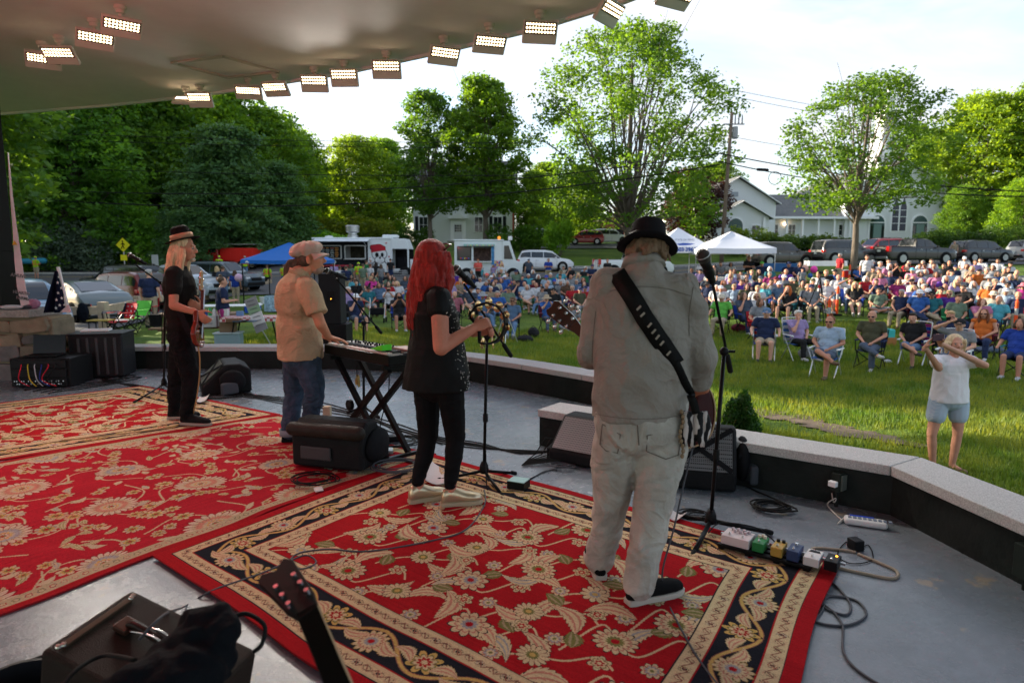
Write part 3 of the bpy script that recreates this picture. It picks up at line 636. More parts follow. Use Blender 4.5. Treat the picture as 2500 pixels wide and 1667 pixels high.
def head_prims(b,c,M,s=1.0,ears=True,detail=True):
 def E(p,r):b.ell(Vector(c)+M@(Vector(p)*s),[v*s for v in r],M,16,11)
 E((0,-.015,.035),(.076,.097,.086));E((0,.03,-.015),(.064,.066,.088));E((0,.033,-.078),(.047,.052,.036));E((0,.072,-.098),(.02,.017,.017))
 b.cap(Vector(c)+M@(Vector((0,.088,.012))*s),Vector(c)+M@(Vector((0,.112,-.026))*s),.009*s,.013*s,10)
 E((0,.101,-.033),(.018,.013,.009));E((0,.082,.024),(.05,.014,.009));E((0,.089,-.062),(.023,.012,.007));E((0,.087,-.073),(.02,.012,.008))
 for k in(-1,1):
  E((k*.036,.066,-.025),(.022,.022,.024))
  if ears:E((k*.077,-.004,-.012),(.008,.02,.033))
def hand_prims(b,wr,F,N,T,s=1.0,curl=(.5,.5,.5,.5),thumb=.5,spread=.12):
 """wrist, finger direction, palm normal, thumb side"""
 F=Vector(F).normalized();N=Vector(N);N=(N-F*N.dot(F)).normalized();T=Vector(T);T=(T-F*T.dot(F)-N*T.dot(N)).normalized();wr=Vector(wr)
 M=Matrix((T,F,N)).transposed();b.ell(wr+F*.045*s,(.041*s,.054*s,.016*s),M);b.ell(wr+F*.07*s,(.040*s,.026*s,.014*s),M)
 b.cap(wr-F*.03*s,wr+F*.02*s,.026*s,.03*s,12,.75,T)
 for i,(off,L)in enumerate([(.030,.95),(.010,1.05),(-.010,.98),(-.030,.78)]):
  p=wr+T*off*s+F*.088*s;a=0;d0=(F+T*off*30*spread*.12).normalized()
  for j,(l,r)in enumerate([(.040,.0092),(.026,.0085),(.021,.0078)]):
   a+=curl[i]*(1.0,1.15,.8)[j];d=d0*math.cos(a)+N*math.sin(a);q_=p+d*l*L*s;b.cap(p,q_,r*s,r*.93*s,10);p=q_
 p=wr+T*.03*s+F*.02*s+N*.006*s;a=0
 for l,r in((.042,.012),(.03,.0105),(.026,.009)):
  d=(T*math.cos(.75+a*.6)+F*math.sin(.75+a*.6)+N*(.25+thumb*a)).normalized();q_=p+d*l*s;b.cap(p,q_,r*s,r*.93*s,10);p=q_;a+=.55
def body_prims(b,J,k=1.0,fat=0.0,arms=True):
 """one continuous figure from joints"""
 pel,che,nek=J['pel'],J['che'],J['nek'];side=(J['shR']-J['shL']).normalized();hs=(J['hipR']-J['hipL']).normalized();up=(che-pel).normalized()
 M1=basis(up,hs);M2=basis(up,side)
 b.ell(pel,(.165*k+fat,.115*k+fat,.13*k),M1);b.ell(pel.lerp(che,.45),(.145*k+fat,.105*k+fat*1.3,.17*k),M2);b.ell(che,(.165*k+fat,.115*k+fat,.19*k),M2)
 b.cap(J['shL']-side*-.02,J['shR']-side*.02,.062*k,.062*k,12);b.cap(che+up*.1,nek,.085*k,.06*k);b.cap(nek-up*.03,J['hd']+Vector((0,0,-.05)),.06*k,.052*k)
 for s_ in 'LR':
  if arms:
   b.cap(J['sh'+s_],J['el'+s_],.052*k,.042*k);b.cap(J['el'+s_],J['wr'+s_],.043*k,.027*k)
  b.cap(J['hip'+s_],J['kn'+s_],.088*k+fat*.5,.056*k+fat*.2);b.cap(J['kn'+s_],J['kn'+s_].lerp(J['an'+s_],.35),.055*k,.056*k);b.cap(J['kn'+s_].lerp(J['an'+s_],.3),J['an'+s_],.056*k,.038*k)
  f=J['toe'+s_]-J['an'+s_];b.cap(J['an'+s_]+f*.05+Vector((0,0,-.02)),J['toe'+s_]+Vector((0,0,.012)),.036*k,.026*k)
def shoe(parent,an,toe,up_m,sole_m,name='shoe',L=.29,hz=0.012):
 """upper and sole; an=heel-side ankle on the floor plane, toe=tip"""
 a=Vector((an[0],an[1],0));d=(Vector((toe[0],toe[1],0))-a).normalized();sx=d.cross(Vector((0,0,1)));z0=hz
 def rg(t,w,z):c=a+d*(t*L-.06);return(c.x,c.y,z)
 out=[]
 prof=[(-.02,.028),(.08,.036),(.3,.036),(.55,.046),(.75,.05),(.9,.042),(1.0,.02)]
 pl=[a+d*(t*L-.06)+sx*w_ for t,w_ in prof]+[a+d*(t*L-.06)-sx*w_ for t,w_ in prof[::-1]]
 so=MB().prism([(p.x,p.y)for p in pl],z0,z0+.028)
 ub=MB();h_=z0+.02
 ub.loft([(a+d*(-.06+t*L)+Vector((0,0,h_+hh*.5)),sx*w_*.96,Vector((0,0,1))*hh*.62)for t,w_,hh in[(-.01,.02,.05),(.05,.036,.085),(.2,.038,.1),(.38,.04,.085),(.6,.046,.06),(.8,.046,.05),(.93,.034,.04),(.985,.016,.025)]],16)
 u=sculpt(ub,name,up_m,parent,.007,3);s_=so.build('sole',sole_m,u,bevel=.006);return u
def cyl_disp(c,s1,s2,amp,seed=0):
 v=mnoise.noise(Vector((c.x*s1,c.y*s1,c.z*s2+seed)));v2=mnoise.noise(Vector((c.x*s1*2.3+7,c.y*s1*2.3,c.z*s2*2.1+seed)))
 return amp*(v+.5*v2)
def folds(amp=.012,s1=5,s2=5,seed=0,knees=None):
 def f(c):
  v=1-2*abs(mnoise.noise(Vector((c.x*s1,c.y*s1,c.z*s2+seed))));v2=1-2*abs(mnoise.noise(Vector((c.x*s1*2.1+5,c.y*s1*2.1,c.z*s2*2.2+seed))))
  r=(v*.6+v2*.35-.5)
  if knees:
   for kz,hgt in knees:r+=.3*math.exp(-((c.z-kz)/hgt)**2)*math.sin(c.z*80+9*mnoise.noise(c*5))*(.4+max(0,mnoise.noise(c*7+Vector((3,1,0))))*1.6)
  return amp*r
 return f
def X3(p,y,dz=0):v=P(p[0],p[1],y);v.z+=dz;return v
def eyes(parent,c,M,s=1):
 w_=MB();i_=MB()
 for k in(-1,1):
  e=Vector(c)+M@Vector((k*.03,.083,.003))*s;ew=MB().ell(e,(.0108*s,)*3,M,12,8).build('eye',mat('eye_white',(.34,.29,.26),.2),parent,smooth=True)
  MB().ell(e+M@Vector((0,.0085,0))*s,(.006*s,.0045*s,.006*s),M,10,6).build('iris',mat('iris',(.03,.05,.06),.1),ew,smooth=True)
SKB=(.46,.20,.125)
#bass player (far left, profile to the right)
def bassist():
 y0=6.25;root=thing('person','bass player in black hat with long blond hair, dark tee and black jeans','person',(0,0,0))
 J={k:X3(p,yy)for k,p,yy in[('pel',(448,812),6.28),('che',(438,705),6.26),('nek',(436,648),6.25),('hd',(449,606),6.25),('shL',(448,668),6.43),('shR',(425,668),6.07),('elL',(470,745),6.5),('wrL',(489,752),6.28),('elR',(424,746),5.98),('wrR',(478,763),6.02),('hipL',(445,830),6.36),('hipR',(442,832),6.19),('knL',(430,925),6.40),('knR',(467,925),6.2),('anL',(426,1012),6.42),('anR',(456,1020),6.18)]}
 J['anL'].z=J['anR'].z=.1;J['toeL']=J['anL']+Vector((.2,.02,-.07));J['toeR']=J['anR']+Vector((.22,-.03,-.07))
 M=face(R(82),R(-3));b=MB();body_prims(b,J,.97,0);head_prims(b,J['hd'],M,1.04)
 hand_prims(b,J['wrR'],(.6,.05,-.5),(.3,.5,-.4),(.3,.6,.4),1.05,(.6,.6,.65,.7));hand_prims(b,J['wrL'],(-.1,-.75,.3),(-.4,0,.2),(0,0,1),1.05,(.75,.8,.8,.8))
 bo=sculpt(b,'body',skin_m,root,.0075,3);bo.color=(*SKB,1);eyes(root,J['hd'],M,1.04)
 s=MB();up=(J['che']-J['pel']).normalized();side=(J['shR']-J['shL']).normalized();Ms=basis(up,side)
 s.ell(J['che'],(.195,.15,.22),Ms);s.ell(J['pel'].lerp(J['che'],.5),(.175,.15,.2),Ms);s.ell(J['pel']+Vector((0,0,.06)),(.18,.15,.13),Ms);s.cap(J['shL'],J['shR'],.072,.072);s.cap(J['che']+up*.12,J['nek']+Vector((0,0,.005)),.1,.072)
 for q_ in 'LR':d=J['el'+q_]-J['sh'+q_];s.cap(J['sh'+q_],J['sh'+q_]+d*.52,.073,.071)
 o=sculpt(s,'tee_shirt',mat('charcoal_tee',(.022,.019,.018),.9,var=.15,bump=.3),root,.009,5,folds(.014,4,6,1))
 p=MB();p.ell(J['pel']+Vector((0,0,-.02)),(.185,.15,.16),Ms)
 for q_ in 'LR':h,k,a=J['hip'+q_],J['kn'+q_],J['an'+q_];p.cap(h,k,.112,.082);p.cap(k,k.lerp(a,.5),.08,.074);p.cap(k.lerp(a,.4),a+Vector((0,0,.02)),.074,.062)
 sculpt(p,'jeans',mat('black_denim',(.012,.012,.014),.85,var=.35,vscale=12,crease=.8,cs=7),root,.009,3,folds(.012,7,9,4,[(.5,.1),(.16,.08)]))
 tr,cr_=mat('trainer_black',(.015,.015,.016),.7,bump=.3),mat('trainer_sole',(.32,.28,.23),.7)
 for q_ in 'LR':shoe(root,J['an'+q_],J['toe'+q_],tr,cr_,L=.31,hz=.014)
 hb=MB();c=J['hd'];hb.ell(c+M@Vector((0,-.025,.045)),(.09,.1,.09),M)
 rnd=random.Random(2)
 for i in range(46):
  t_=i/45;a=R(-160+320*t_);ring=M@Vector((math.sin(a)*.084,-math.cos(a)*.09-.01,rnd.uniform(-.03,.05)))
  if-math.cos(a)>.35:continue
  L=rnd.uniform(.3,.42)*(1.0 if-math.cos(a)<.0 else .85);p0=c+ring;out_=Vector((ring.x,ring.y,0)).normalized()
  pts=[p0];nn=6
  for j in range(1,nn+1):f=j/nn;pts.append(p0+out_*(.04*f+.02*math.sin(f*5+i))+Vector((-.035*f+.01*math.sin(i*2+f*6),.012*math.cos(i*3+f*5),-L*f)))
  hb.tube(pts,[.02,.021,.019,.017,.014,.010,.005],7)
 h=sculpt(hb,'hair',hair_m,root,.0075,1);h.color=(.60,.42,.25,1)
 bd=MB().ell(c+M@Vector((0,.075,-.105)),(.03,.028,.022),M).build('beard',hair_m,root,smooth=True);bd.color=(.5,.4,.3,1)
 Mh=face(R(82),R(14));hc_=c+M@Vector((0,-.01,.075));hat=MB().lathe([(.0,.13),(.05,.135),(.078,.115),(.092,.05),(.097,.0),(.125,-.008),(.155,-.004),(.155,.003),(.1,.006)],hc_,26,Mh).build('hat',mat('hat_black',(.012,.011,.011),.9,bump=.3),root,smooth=True,sharp=True)
 MB().lathe([(.0985,.008),(.0955,.055),(.1,.056),(.103,.008)],hc_,26,Mh).build('hat_band',mat('hat_band_tan',(.36,.2,.12),.8,bump=.3),hat,smooth=True)
 return J
JB=bassist()
def bass():
 root=thing('bass_guitar','dark red bass guitar held upright by the bass player','bass guitar')
 wood=mat('dark_red_wood',(.16,.022,.012),.22,coat=.6,var=.35,vscale=9);a=X3((481,838),5.98);t_=X3((491,690),6.25);ax=(t_-a).normalized();nrm=Vector((.9,.22,.1));nrm=(nrm-ax*nrm.dot(ax)).normalized();sd_=ax.cross(nrm)
 out_=[(-.02,.06),(.0,.12),(.06,.165),(.13,.15),(.19,.1),(.25,.11),(.34,.15),(.37,.1),(.33,.05),(.31,.03),(.31,-.03),(.3,-.07),(.28,-.12),(.22,-.11),(.17,-.1),(.1,-.15),(.03,-.15),(-.02,-.08)]
 pts=[a+ax*(u)+sd_*v for u,v in out_];n=len(pts);b=MB();b.add([p+nrm*.022 for p in pts]+[p-nrm*.022 for p in pts],[tuple(range(n)),tuple(range(2*n-1,n-1,-1))]+[(i,n+i,n+(i+1)%n,(i+1)%n)for i in range(n)])
 b.build('guitar_body',wood,root,bevel=.012,smooth=True,sharp=True)
 L=(t_-a).length;MB().bar(a+ax*.28+nrm*.03,a+ax*(L*.86)+nrm*.02,.048,.022,nrm).build('neck',mat('neck_dark',(.06,.03,.02),.4),root)
 hd=MB().prism([(-.03,0),(-.045,.08),(-.05,.17),(-.02,.2),(.02,.19),(.035,.1),(.03,0)],-.008,.008,'Y').build('headstock',mat('headstock_tan',(.35,.2,.09),.35),root,bevel=.003)
 hd.matrix_local=Matrix.Translation(a+ax*(L*.86))@Matrix((sd_,nrm*-1,ax)).transposed().to_4x4()
 for k in range(4):
  q_=a+ax*(L*.86+.035+.036*k)+sd_*(.06 if k%2 else-.06);MB().ell(q_,(.014,.009,.012)).build('tuning_key',chrome,root,smooth=True);
 for k in range(4):MB().tube([a+ax*.05+nrm*.04+sd_*(-.018+.012*k),a+ax*(L*.88)+nrm*.036+sd_*(-.015+.01*k)],.0016,5).build('string',steel,root)
 for u in(.12,.2):MB().box((0,0,0),(.1,.03,.02)).build('pickup',black_plastic,root).matrix_local=Matrix.Translation(a+ax*u+nrm*.026)@Matrix((sd_,ax,nrm)).transposed().to_4x4()
 for u,v in((.04,.09),(.0,.06),(.08,-.1)):MB().lathe([(.013,0),(.012,.02),(0,.021)],n=12).build('knob',chrome,root).matrix_local=Matrix.Translation(a+ax*u+nrm*.022+sd_*v)@Matrix((sd_,ax,nrm)).transposed().to_4x4()
 st=smoothpath([P(410,690,6.0),P(428,735,5.99),P(446,778,5.98),P(462,812,5.97),a+ax*.02],6);sb=MB()
 for i in range(len(st)-1):sb.bar(st[i],st[i+1],.05,.006,(.2,-1,.1))
 sb.build('strap',black_fabric,root)
bass()
#keyboard player
def keys_man():
 root=thing('person','keyboard player in tan shirt, beige newsboy cap and blue jeans singing into microphone','person')
 J={k:X3(p,yy)for k,p,yy in[('pel',(735,862),5.62),('che',(722,735),5.56),('nek',(728,672),5.56),('hd',(757,632),5.58),('shL',(735,690),5.78),('shR',(752,705),5.38),('elL',(775,790),5.9),('wrL',(800,822),5.85),('elR',(783,792),5.30),('wrR',(803,824),5.42),('hipL',(722,885),5.72),('hipR',(752,885),5.54),('knL',(718,965),5.74),('knR',(768,955),5.5),('anL',(706,1060),5.60),('anR',(754,1055),5.62)]}
 J['anL'].z=J['anR'].z=.1;J['toeL']=J['anL']+Vector((.19,.06,-.07));J['toeR']=J['anR']+Vector((.19,.08,-.07))
 M=face(R(80),R(4));b=MB();body_prims(b,J,1.03,.02);head_prims(b,J['hd'],M,1.08)
 hand_prims(b,J['wrR'],(.85,.35,-.22),(0,0,-1),(.3,.9,0),1.08,(.22,.2,.2,.25),.2);hand_prims(b,J['wrL'],(.8,-.1,-.25),(0,0,-1),(0,-1,0),1.08,(.2,.25,.2,.2),.2)
 bo=sculpt(b,'body',skin_m,root,.0065,3);bo.color=(.50,.215,.125,1);eyes(root,J['hd'],M,1.08)
 s=MB();up=(J['che']-J['pel']).normalized();side=(J['shR']-J['shL']).normalized();Ms=basis(up,side);Mn=basis((0,0,1),side)
 s.ell(J['che'],(.245,.175,.24),Ms);s.ell(J['pel'].lerp(J['che'],.5)+Vector((0,0,0)),(.235,.185,.26),Ms);s.cap(J['shL'],J['shR'],.088,.088);s.cap(J['che']+up*.12,J['nek']+Vector((.01,0,.012)),.12,.078)
 s.loft([(J['pel']+Vector((0,0,-.045)),Mn.col[0]*.235,Mn.col[1]*.195),(J['pel']+Vector((0,0,.1)),Mn.col[0]*.24,Mn.col[1]*.19),(J['pel'].lerp(J['che'],.6),Ms.col[0]*.24,Ms.col[1]*.18)],24)
 for q_ in 'LR':d=J['el'+q_]-J['sh'+q_];s.cap(J['sh'+q_],J['sh'+q_]+d*.3,.092,.092);e=J['sh'+q_]+d*.72;s.loft([(J['sh'+q_]+d*.1,d.orthogonal().normalized()*.088,d.cross(d.orthogonal()).normalized()*.088),(e,d.orthogonal().normalized()*.092,d.cross(d.orthogonal()).normalized()*.092)],20)
 tan=mat('tan_gauze',(.43,.30,.185),.9,var=.1,vscale=6,bump=.9,bscale=70,crease=.7,cs=5)
 t=tan.node_tree
 sculpt(s,'shirt',tan,root,.009,4,folds(.014,4.5,3.5,8))
 cb=MB().lathe([(.075,-.015),(.078,.03),(.085,.03),(.09,-.02)],J['nek']+Vector((.01,0,.02)),20,basis((.25,0,1),side)).build('collar',tan,root,smooth=True)
 p=MB();p.ell(J['pel']+Vector((0,0,-.06)),(.19,.15,.15),Ms)
 for q_ in 'LR':h,k,a=J['hip'+q_],J['kn'+q_],J['an'+q_];p.cap(h,k,.118,.09);p.cap(k,k.lerp(a,.5),.088,.08);p.cap(k.lerp(a,.4),a+Vector((0,0,.0)),.08,.076)
 sculpt(p,'jeans',mat('blue_denim',(.035,.055,.09),.85,var=.5,vscale=7,bump=.4,bscale=90,crease=.8,cs=7),root,.009,3,folds(.016,6,8,14,[(.52,.1),(.2,.12)]))
 for q_ in 'LR':
  shoe(root,J['an'+q_],J['toe'+q_],mat('black_boot',(.014,.013,.013),.45),rubber,L=.31,hz=.014)
 MB().lathe([(.078,.0),(.082,.055),(.076,.056),(.07,.0)],(J['anL'].x,J['anL'].y,.07),18).build('jean_cuff',mat('cuff_denim',(.22,.24,.27),.85),root,smooth=True)
 c=J['hd'];hb=MB();hb.ell(c+M@Vector((0,-.035,.005)),(.088,.085,.085),M)
 pts0=c+M@Vector((0,-.11,-.02))
 for i in range(9):
  rr_=Vector((0,.012*math.cos(i*2.1),.014*math.sin(i*2.1)));hb.tube([c+M@Vector((0,-.07,.02)),pts0+rr_,pts0+rr_*2+Vector((-.055,0,-.02)),pts0+rr_*2.4+Vector((-.09,.01,-.075)),pts0+rr_*2+Vector((-.1,.01,-.14)),pts0+rr_+Vector((-.09+.01*math.sin(i),.02*math.cos(i),-.2))],[.03,.022,.024,.024,.02,.006],7)
 h=sculpt(hb,'hair',hair_m,root,.007,1);h.color=(.075,.05,.035,1)
 be=MB();be.ell(c+M@Vector((0,.05,-.1)),(.052,.055,.034),M);be.ell(c+M@Vector((0,.078,-.088)),(.034,.028,.03),M)
 o=sculpt(be,'beard',hair_m,root,.006,1);o.color=(.30,.21,.16,1)
 cm_=mat('cap_beige',(.46,.33,.27),.85,var=.1,bump=.4,bscale=120);Mc=face(R(80),R(10));cc=c+M@Vector((0,-.022,.085));cb_=MB();cb_.ell(cc,(.118,.135,.062),Mc,24,12);cb_.ell(cc+Mc@Vector((0,-.06,-.015)),(.11,.085,.05),Mc);cb_.ell(cc+Mc@Vector((0,0,-.04)),(.094,.108,.04),Mc)
 cap_=sculpt(cb_,'cap',cm_,root,.008,3,lambda v:.004*math.sin(math.atan2((v-cc).y,(v-cc).x)*8))
 vb=MB()
 def vf(u,v):
  a=(u-.5)*2.3;r=.1+v*(.075*math.cos(a*.75));return cc+Mc@Vector((math.sin(a)*r*1.02,math.cos(a)*r,-.045-.028*v-.025*a*a*v))
 vb.grid(lambda u,v:vf(u,v),16,6);vo=vb.build('visor',cm_,cap_,smooth=True);sm=vo.modifiers.new('s','SOLIDIFY');sm.thickness=.008
 MB().ell(cc+Mc@Vector((0,-.01,.064)),(.012,.012,.007)).build('button',cm_,cap_,smooth=True)
 return J
JK=keys_man()
def keyboard():
 a=P(800,872,5.28);bR=P(974,866,5.05);h=.80
 e0=Vector((-1.62,5.62,.83));e1=Vector((-.93,4.92,.83));ax=(e1-e0);L=ax.length;ax.normalize();n=Vector((ax.y*-1,ax.x,0));n=Vector((-ax.y,ax.x,0))
 root=thing('keyboard','black electronic keyboard with pale control panel and green card on it','keyboard',e0,math.atan2(ax.y,ax.x))
 MB().box((L/2,.15,0),(L,.32,.085)).build('case',mat('keyboard_case',(.012,.012,.013),.35),root,bevel=.012)
 MB().box((L/2,.225,.048),(L-.06,.14,.012)).build('control_panel',mat('panel_grey',(.42,.4,.38),.4),root,bevel=.004)
 wk=MB().box((0,0,0),(.0205,.12,.014)).mesh('white_key',mat('ivory_key',(.6,.52,.46),.35));bk_=MB().box((0,0,0),(.011,.075,.016)).mesh('black_key',black_plastic)
 for i in range(int((L-.08)/.0225)):
  part('white_key',wk,root,(.05+.0225*i,.07,.048));
  if i%7 not in(2,6):part('black_key',bk_,root,(.061+.0225*i,.095,.058))
 rnd=random.Random(5);kb_=MB().lathe([(.009,0),(.008,.018),(0,.019)],n=10).mesh('knob',black_plastic)
 for i in range(26):part('knob',kb_,root,(.12+(L-.3)*(i%13)/13+rnd.uniform(-.01,.01),.19+.045*(i//13)+rnd.uniform(-.008,.008),.054))
 for i in range(10):MB().box((.2+.06*i,.275,.056),(.025,.008,.006)).build('button',chrome,root)
 g_=thing('green_card','bright green folded card on the end of the keyboard','card',root.location+Vector((ax*(L-.19)).to_tuple())+Vector((0,0,.07)),math.atan2(ax.y,ax.x));MB().prism([(-.08,0),(.09,0),(.09,.045)],0.0,.09,'Y').build('sheet',mat('neon_green',(.09,.62,.03),.6),g_)
 ph=thing('tablet','slim tablet in reddish case lying on the right end of the keyboard','tablet',root.location+ax*(L-.09)+n*.22+Vector((0,0,.068)),math.atan2(ax.y,ax.x));MB().box((0,0,0),(.2,.14,.012)).build('case',mat('case_maroon',(.2,.06,.05),.5),ph,bevel=.005);MB().box((0,0,.008),(.185,.125,.004)).build('cover',mat('case_top',(.4,.32,.28),.5),ph,bevel=.002)
 st=thing('keyboard_stand','black double X keyboard stand with crossed tubes','stand',e0,math.atan2(ax.y,ax.x))
 for yy in(.06,.27):
  MB().bar((.1,yy,.745-.83),(L-.16,yy,.03-.83),.035,.045).build('crossed_tube',black_metal,st);MB().bar((L-.1,yy,.745-.83),(.06,yy,.03-.83),.035,.045).build('crossed_tube',black_metal,st)
 for x_ in(.08,L-.13):MB().bar((x_,-.1,.02-.83),(x_,.42,.02-.83),.035).build('foot_bar',black_metal,st);MB().bar((x_+(.02 if x_<.5 else .03),0,.765-.83),(x_+(.02 if x_<.5 else .03),.32,.765-.83),.03).build('top_bar',black_metal,st)
 MB().lathe([(.045,0),(.045,.03),(.02,.04)],(.36,.03,-.44),16,Matrix.Rotation(R(90),3,'X')).build('lock_disc',black_plastic,st)
 ky=thing('key_bunch','bunch of brass keys and tags hanging under the keyboard','keys',e0+ax*(L*.52)+Vector((0,0,-.13)))
 for i in range(6):MB().box((.015*math.sin(i*2),.015*math.cos(i*2),-.06-.012*i),(.022,.004,.05),i).build('key',mat('brass',(.45,.3,.12),.35,.8),ky)
 MB().tube([(0,0,.05),(0,0,-.05)],.004).build('lanyard',black_fabric,ky)
keyboard()
#singer
def singer():
 root=thing('person','singer with long bright red hair, black sleeveless top and black leggings, holding tambourine','person')
 J={k:X3(p,yy)for k,p,yy in[('pel',(1068,925),4.12),('che',(1062,770),4.12),('nek',(1060,690),4.12),('hd',(1062,634),4.16),('shL',(1030,722),4.28),('shR',(1072,728),3.96),('elL',(1120,810),4.42),('wrL',(1165,812),4.38),('elR',(1077,848),3.88),('wrR',(1158,800),3.99),('hipL',(1042,945),4.2),('hipR',(1098,945),4.06),('knL',(1046,1065),4.2),('knR',(1112,1062),4.1),('anL',(1020,1188),4.12),('anR',(1100,1195),4.06)]}
 J['anL'].z=J['anR'].z=.12;J['toeL']=J['anL']+Vector((.17,.1,-.08));J['toeR']=J['anR']+Vector((.19,.05,-.08))
 M=face(R(42),R(2));b=MB();body_prims(b,J,.9);head_prims(b,J['hd'],M,1.0)
 b.cap(J['shR'],J['elR'],.056,.05);b.cap(J['elR'],J['wrR'],.048,.03)
 hand_prims(b,J['wrR'],(.75,.2,.3),(.3,.6,-.2),(-.1,.2,.9),1.0,(1.0,1.05,1.1,1.1),.9);hand_prims(b,J['wrL'],(.7,-.1,.2),(0,-.6,-.3),(0,0,1),1.0,(.9,.9,.9,.9))
 bo=sculpt(b,'body',skin_m,root,.0065,3);bo.color=(.50,.20,.135,1);eyes(root,J['hd'],M)
 s=MB();up=(J['che']-J['pel']).normalized();side=(J['shR']-J['shL']).normalized();Ms=basis(up,side);Mn=basis((0,0,1),(.9,-.5,0))
 s.ell(J['che'],(.185,.14,.2),Ms);s.cap(J['shL'],J['shR'],.07,.07);s.cap(J['che']+up*.1,J['nek']+Vector((0,0,-.02)),.09,.07)
 s.loft([(J['pel']+Vector((-.015,0,-.06)),Mn.col[0]*.225,Mn.col[1]*.19),(J['pel']+Vector((0,0,.06)),Mn.col[0]*.215,Mn.col[1]*.18),(J['pel'].lerp(J['che'],.5),Mn.col[0]*.19,Mn.col[1]*.16),(J['che']+Vector((0,0,.02)),Ms.col[0]*.185,Ms.col[1]*.145)],28)
 for q_ in 'LR':d=J['el'+q_]-J['sh'+q_];s.cap(J['sh'+q_],J['sh'+q_]+d*.22,.075,.078)
 sculpt(s,'sleeveless_top',mat('black_satin',(.014,.014,.015),.6,var=.2,crease=.25,cs=3),root,.009,4,folds(.016,5,2.2,21))
 dg=bpy.context.evaluated_depsgraph_get();top=[c for c in root.children if c.name.startswith('sleeveless')][0];me=top.data;rnd=random.Random(9);cand=[v for v in me.vertices if v.normal.x>.35 and v.normal.y>-.75 and v.co.z<J['che'].z+.12]
 sp=MB()
 for v in rnd.sample(cand,min(240,len(cand))):sp.ell(v.co+v.normal*.002,(.0028,.0028,.0028),None,6,4)
 sp.build('rhinestones',mat('rhinestone',(.9,.88,.85),.12,.6),top,smooth=True)['kind']='stuff'
 p=MB();p.ell(J['pel']+Vector((0,0,-.02)),(.165,.125,.13),Mn)
 for q_ in 'LR':h,k,a=J['hip'+q_],J['kn'+q_],J['an'+q_];p.cap(h,k,.093,.066);p.cap(k,k.lerp(a,.4),.062,.06);p.cap(k.lerp(a,.35),a+Vector((0,0,.05)),.06,.043)
 sculpt(p,'leggings',mat('black_leggings',(.010,.010,.012),.75,var=.2,bump=.2),root,.007,3,folds(.006,8,14,31,[(J['knL'].z,.09),(.2,.06)]))
 gold=mat('gold_leather',(.55,.45,.3),.28,.65,bump=.1);so_=mat('cream_sole',(.42,.33,.22),.7)
 for q_ in 'LR':shoe(root,J['an'+q_],J['toe'+q_],gold,so_,L=.27,hz=.026)
 c=J['hd'];hb=MB();hb.ell(c+M@Vector((0,-.03,.035)),(.094,.108,.098),M);rnd=random.Random(6)
 for i in range(90):
  a=R(rnd.uniform(-128,128));out_=M@Vector((math.sin(a),-math.cos(a),0));p0=c+M@Vector((math.sin(a)*.078,-math.cos(a)*.088-.02,rnd.uniform(-.04,.07)));L=rnd.uniform(.42,.54)*(1-.14*abs(math.sin(a)))
  ph=rnd.uniform(0,6);pts=[]
  for j in range(9):f=j/8;pts.append(p0+out_*(.035*math.sin(f*2.2)+.02*math.sin(f*11+ph))+Vector((-.03*f+.014*math.sin(f*9+ph),.014*math.cos(f*10+ph),-L*f)))
  hb.tube(pts,[.016,.019,.02,.02,.019,.017,.014,.010,.003],6)
 h=sculpt(hb,'hair',mat('red_hair',(.27,.012,.007),.5,var=.55,vscale=7,bump=.9,bscale=22,stretch=(8,8,.7),sheen=.1),root,.0065,0)
 gl=MB();gl.tube([c+M@Vector((-.075,.07,.09)),c+M@Vector((0,.1,.098)),c+M@Vector((.075,.07,.09)),c+M@Vector((.09,.0,.06))],.006)
 gl.build('sunglasses',mat('brown_shell',(.08,.02,.015),.25),root,smooth=True)
 tb=thing('tambourine','black crescent tambourine with brass jingles in the singer\'s hand','tambourine');tc_=P(1183,787,4.02);Mt=basis((-.35,-.85,.12),(1,0,0))
 tc_=P(1190,790,4.04)
 def ringp(t,r):return tc_+Mt@Vector((math.cos(t)*r,math.sin(t)*r,0))
 fr=MB();pts=[ringp(R(-115+275*i/40),.125)for i in range(41)]
 ax=Mt.col[2]
 for i in range(40):fr.bar(pts[i],pts[i+1],.05,.011,(pts[i]-tc_).normalized())
 fr.build('frame',black_plastic,tb);MB().tube([ringp(R(-115),.125),ringp(R(200),.06),ringp(R(160),.125)],.012).build('grip',black_plastic,tb)
 jb=MB().lathe([(0,.004),(.022,.002),(.024,0),(.022,-.002),(0,-.004)],n=14).mesh('jingle',mat('jingle_brass',(.75,.5,.25),.25,.9),True)
 for i in range(9):
  t_=R(-105+255*i/8);q_=ringp(t_,.125)
  for k in(-1,1):
   o=part('jingle',jb,tb);o.matrix_local=Matrix.Translation(q_+ax*.0+(q_-tc_).normalized()*(.012*k))@Matrix.Rotation(.4*i,4,'Z')@(Mt@Matrix.Rotation(R(80),3,'Y')).to_4x4()
 return J
JS=singer()
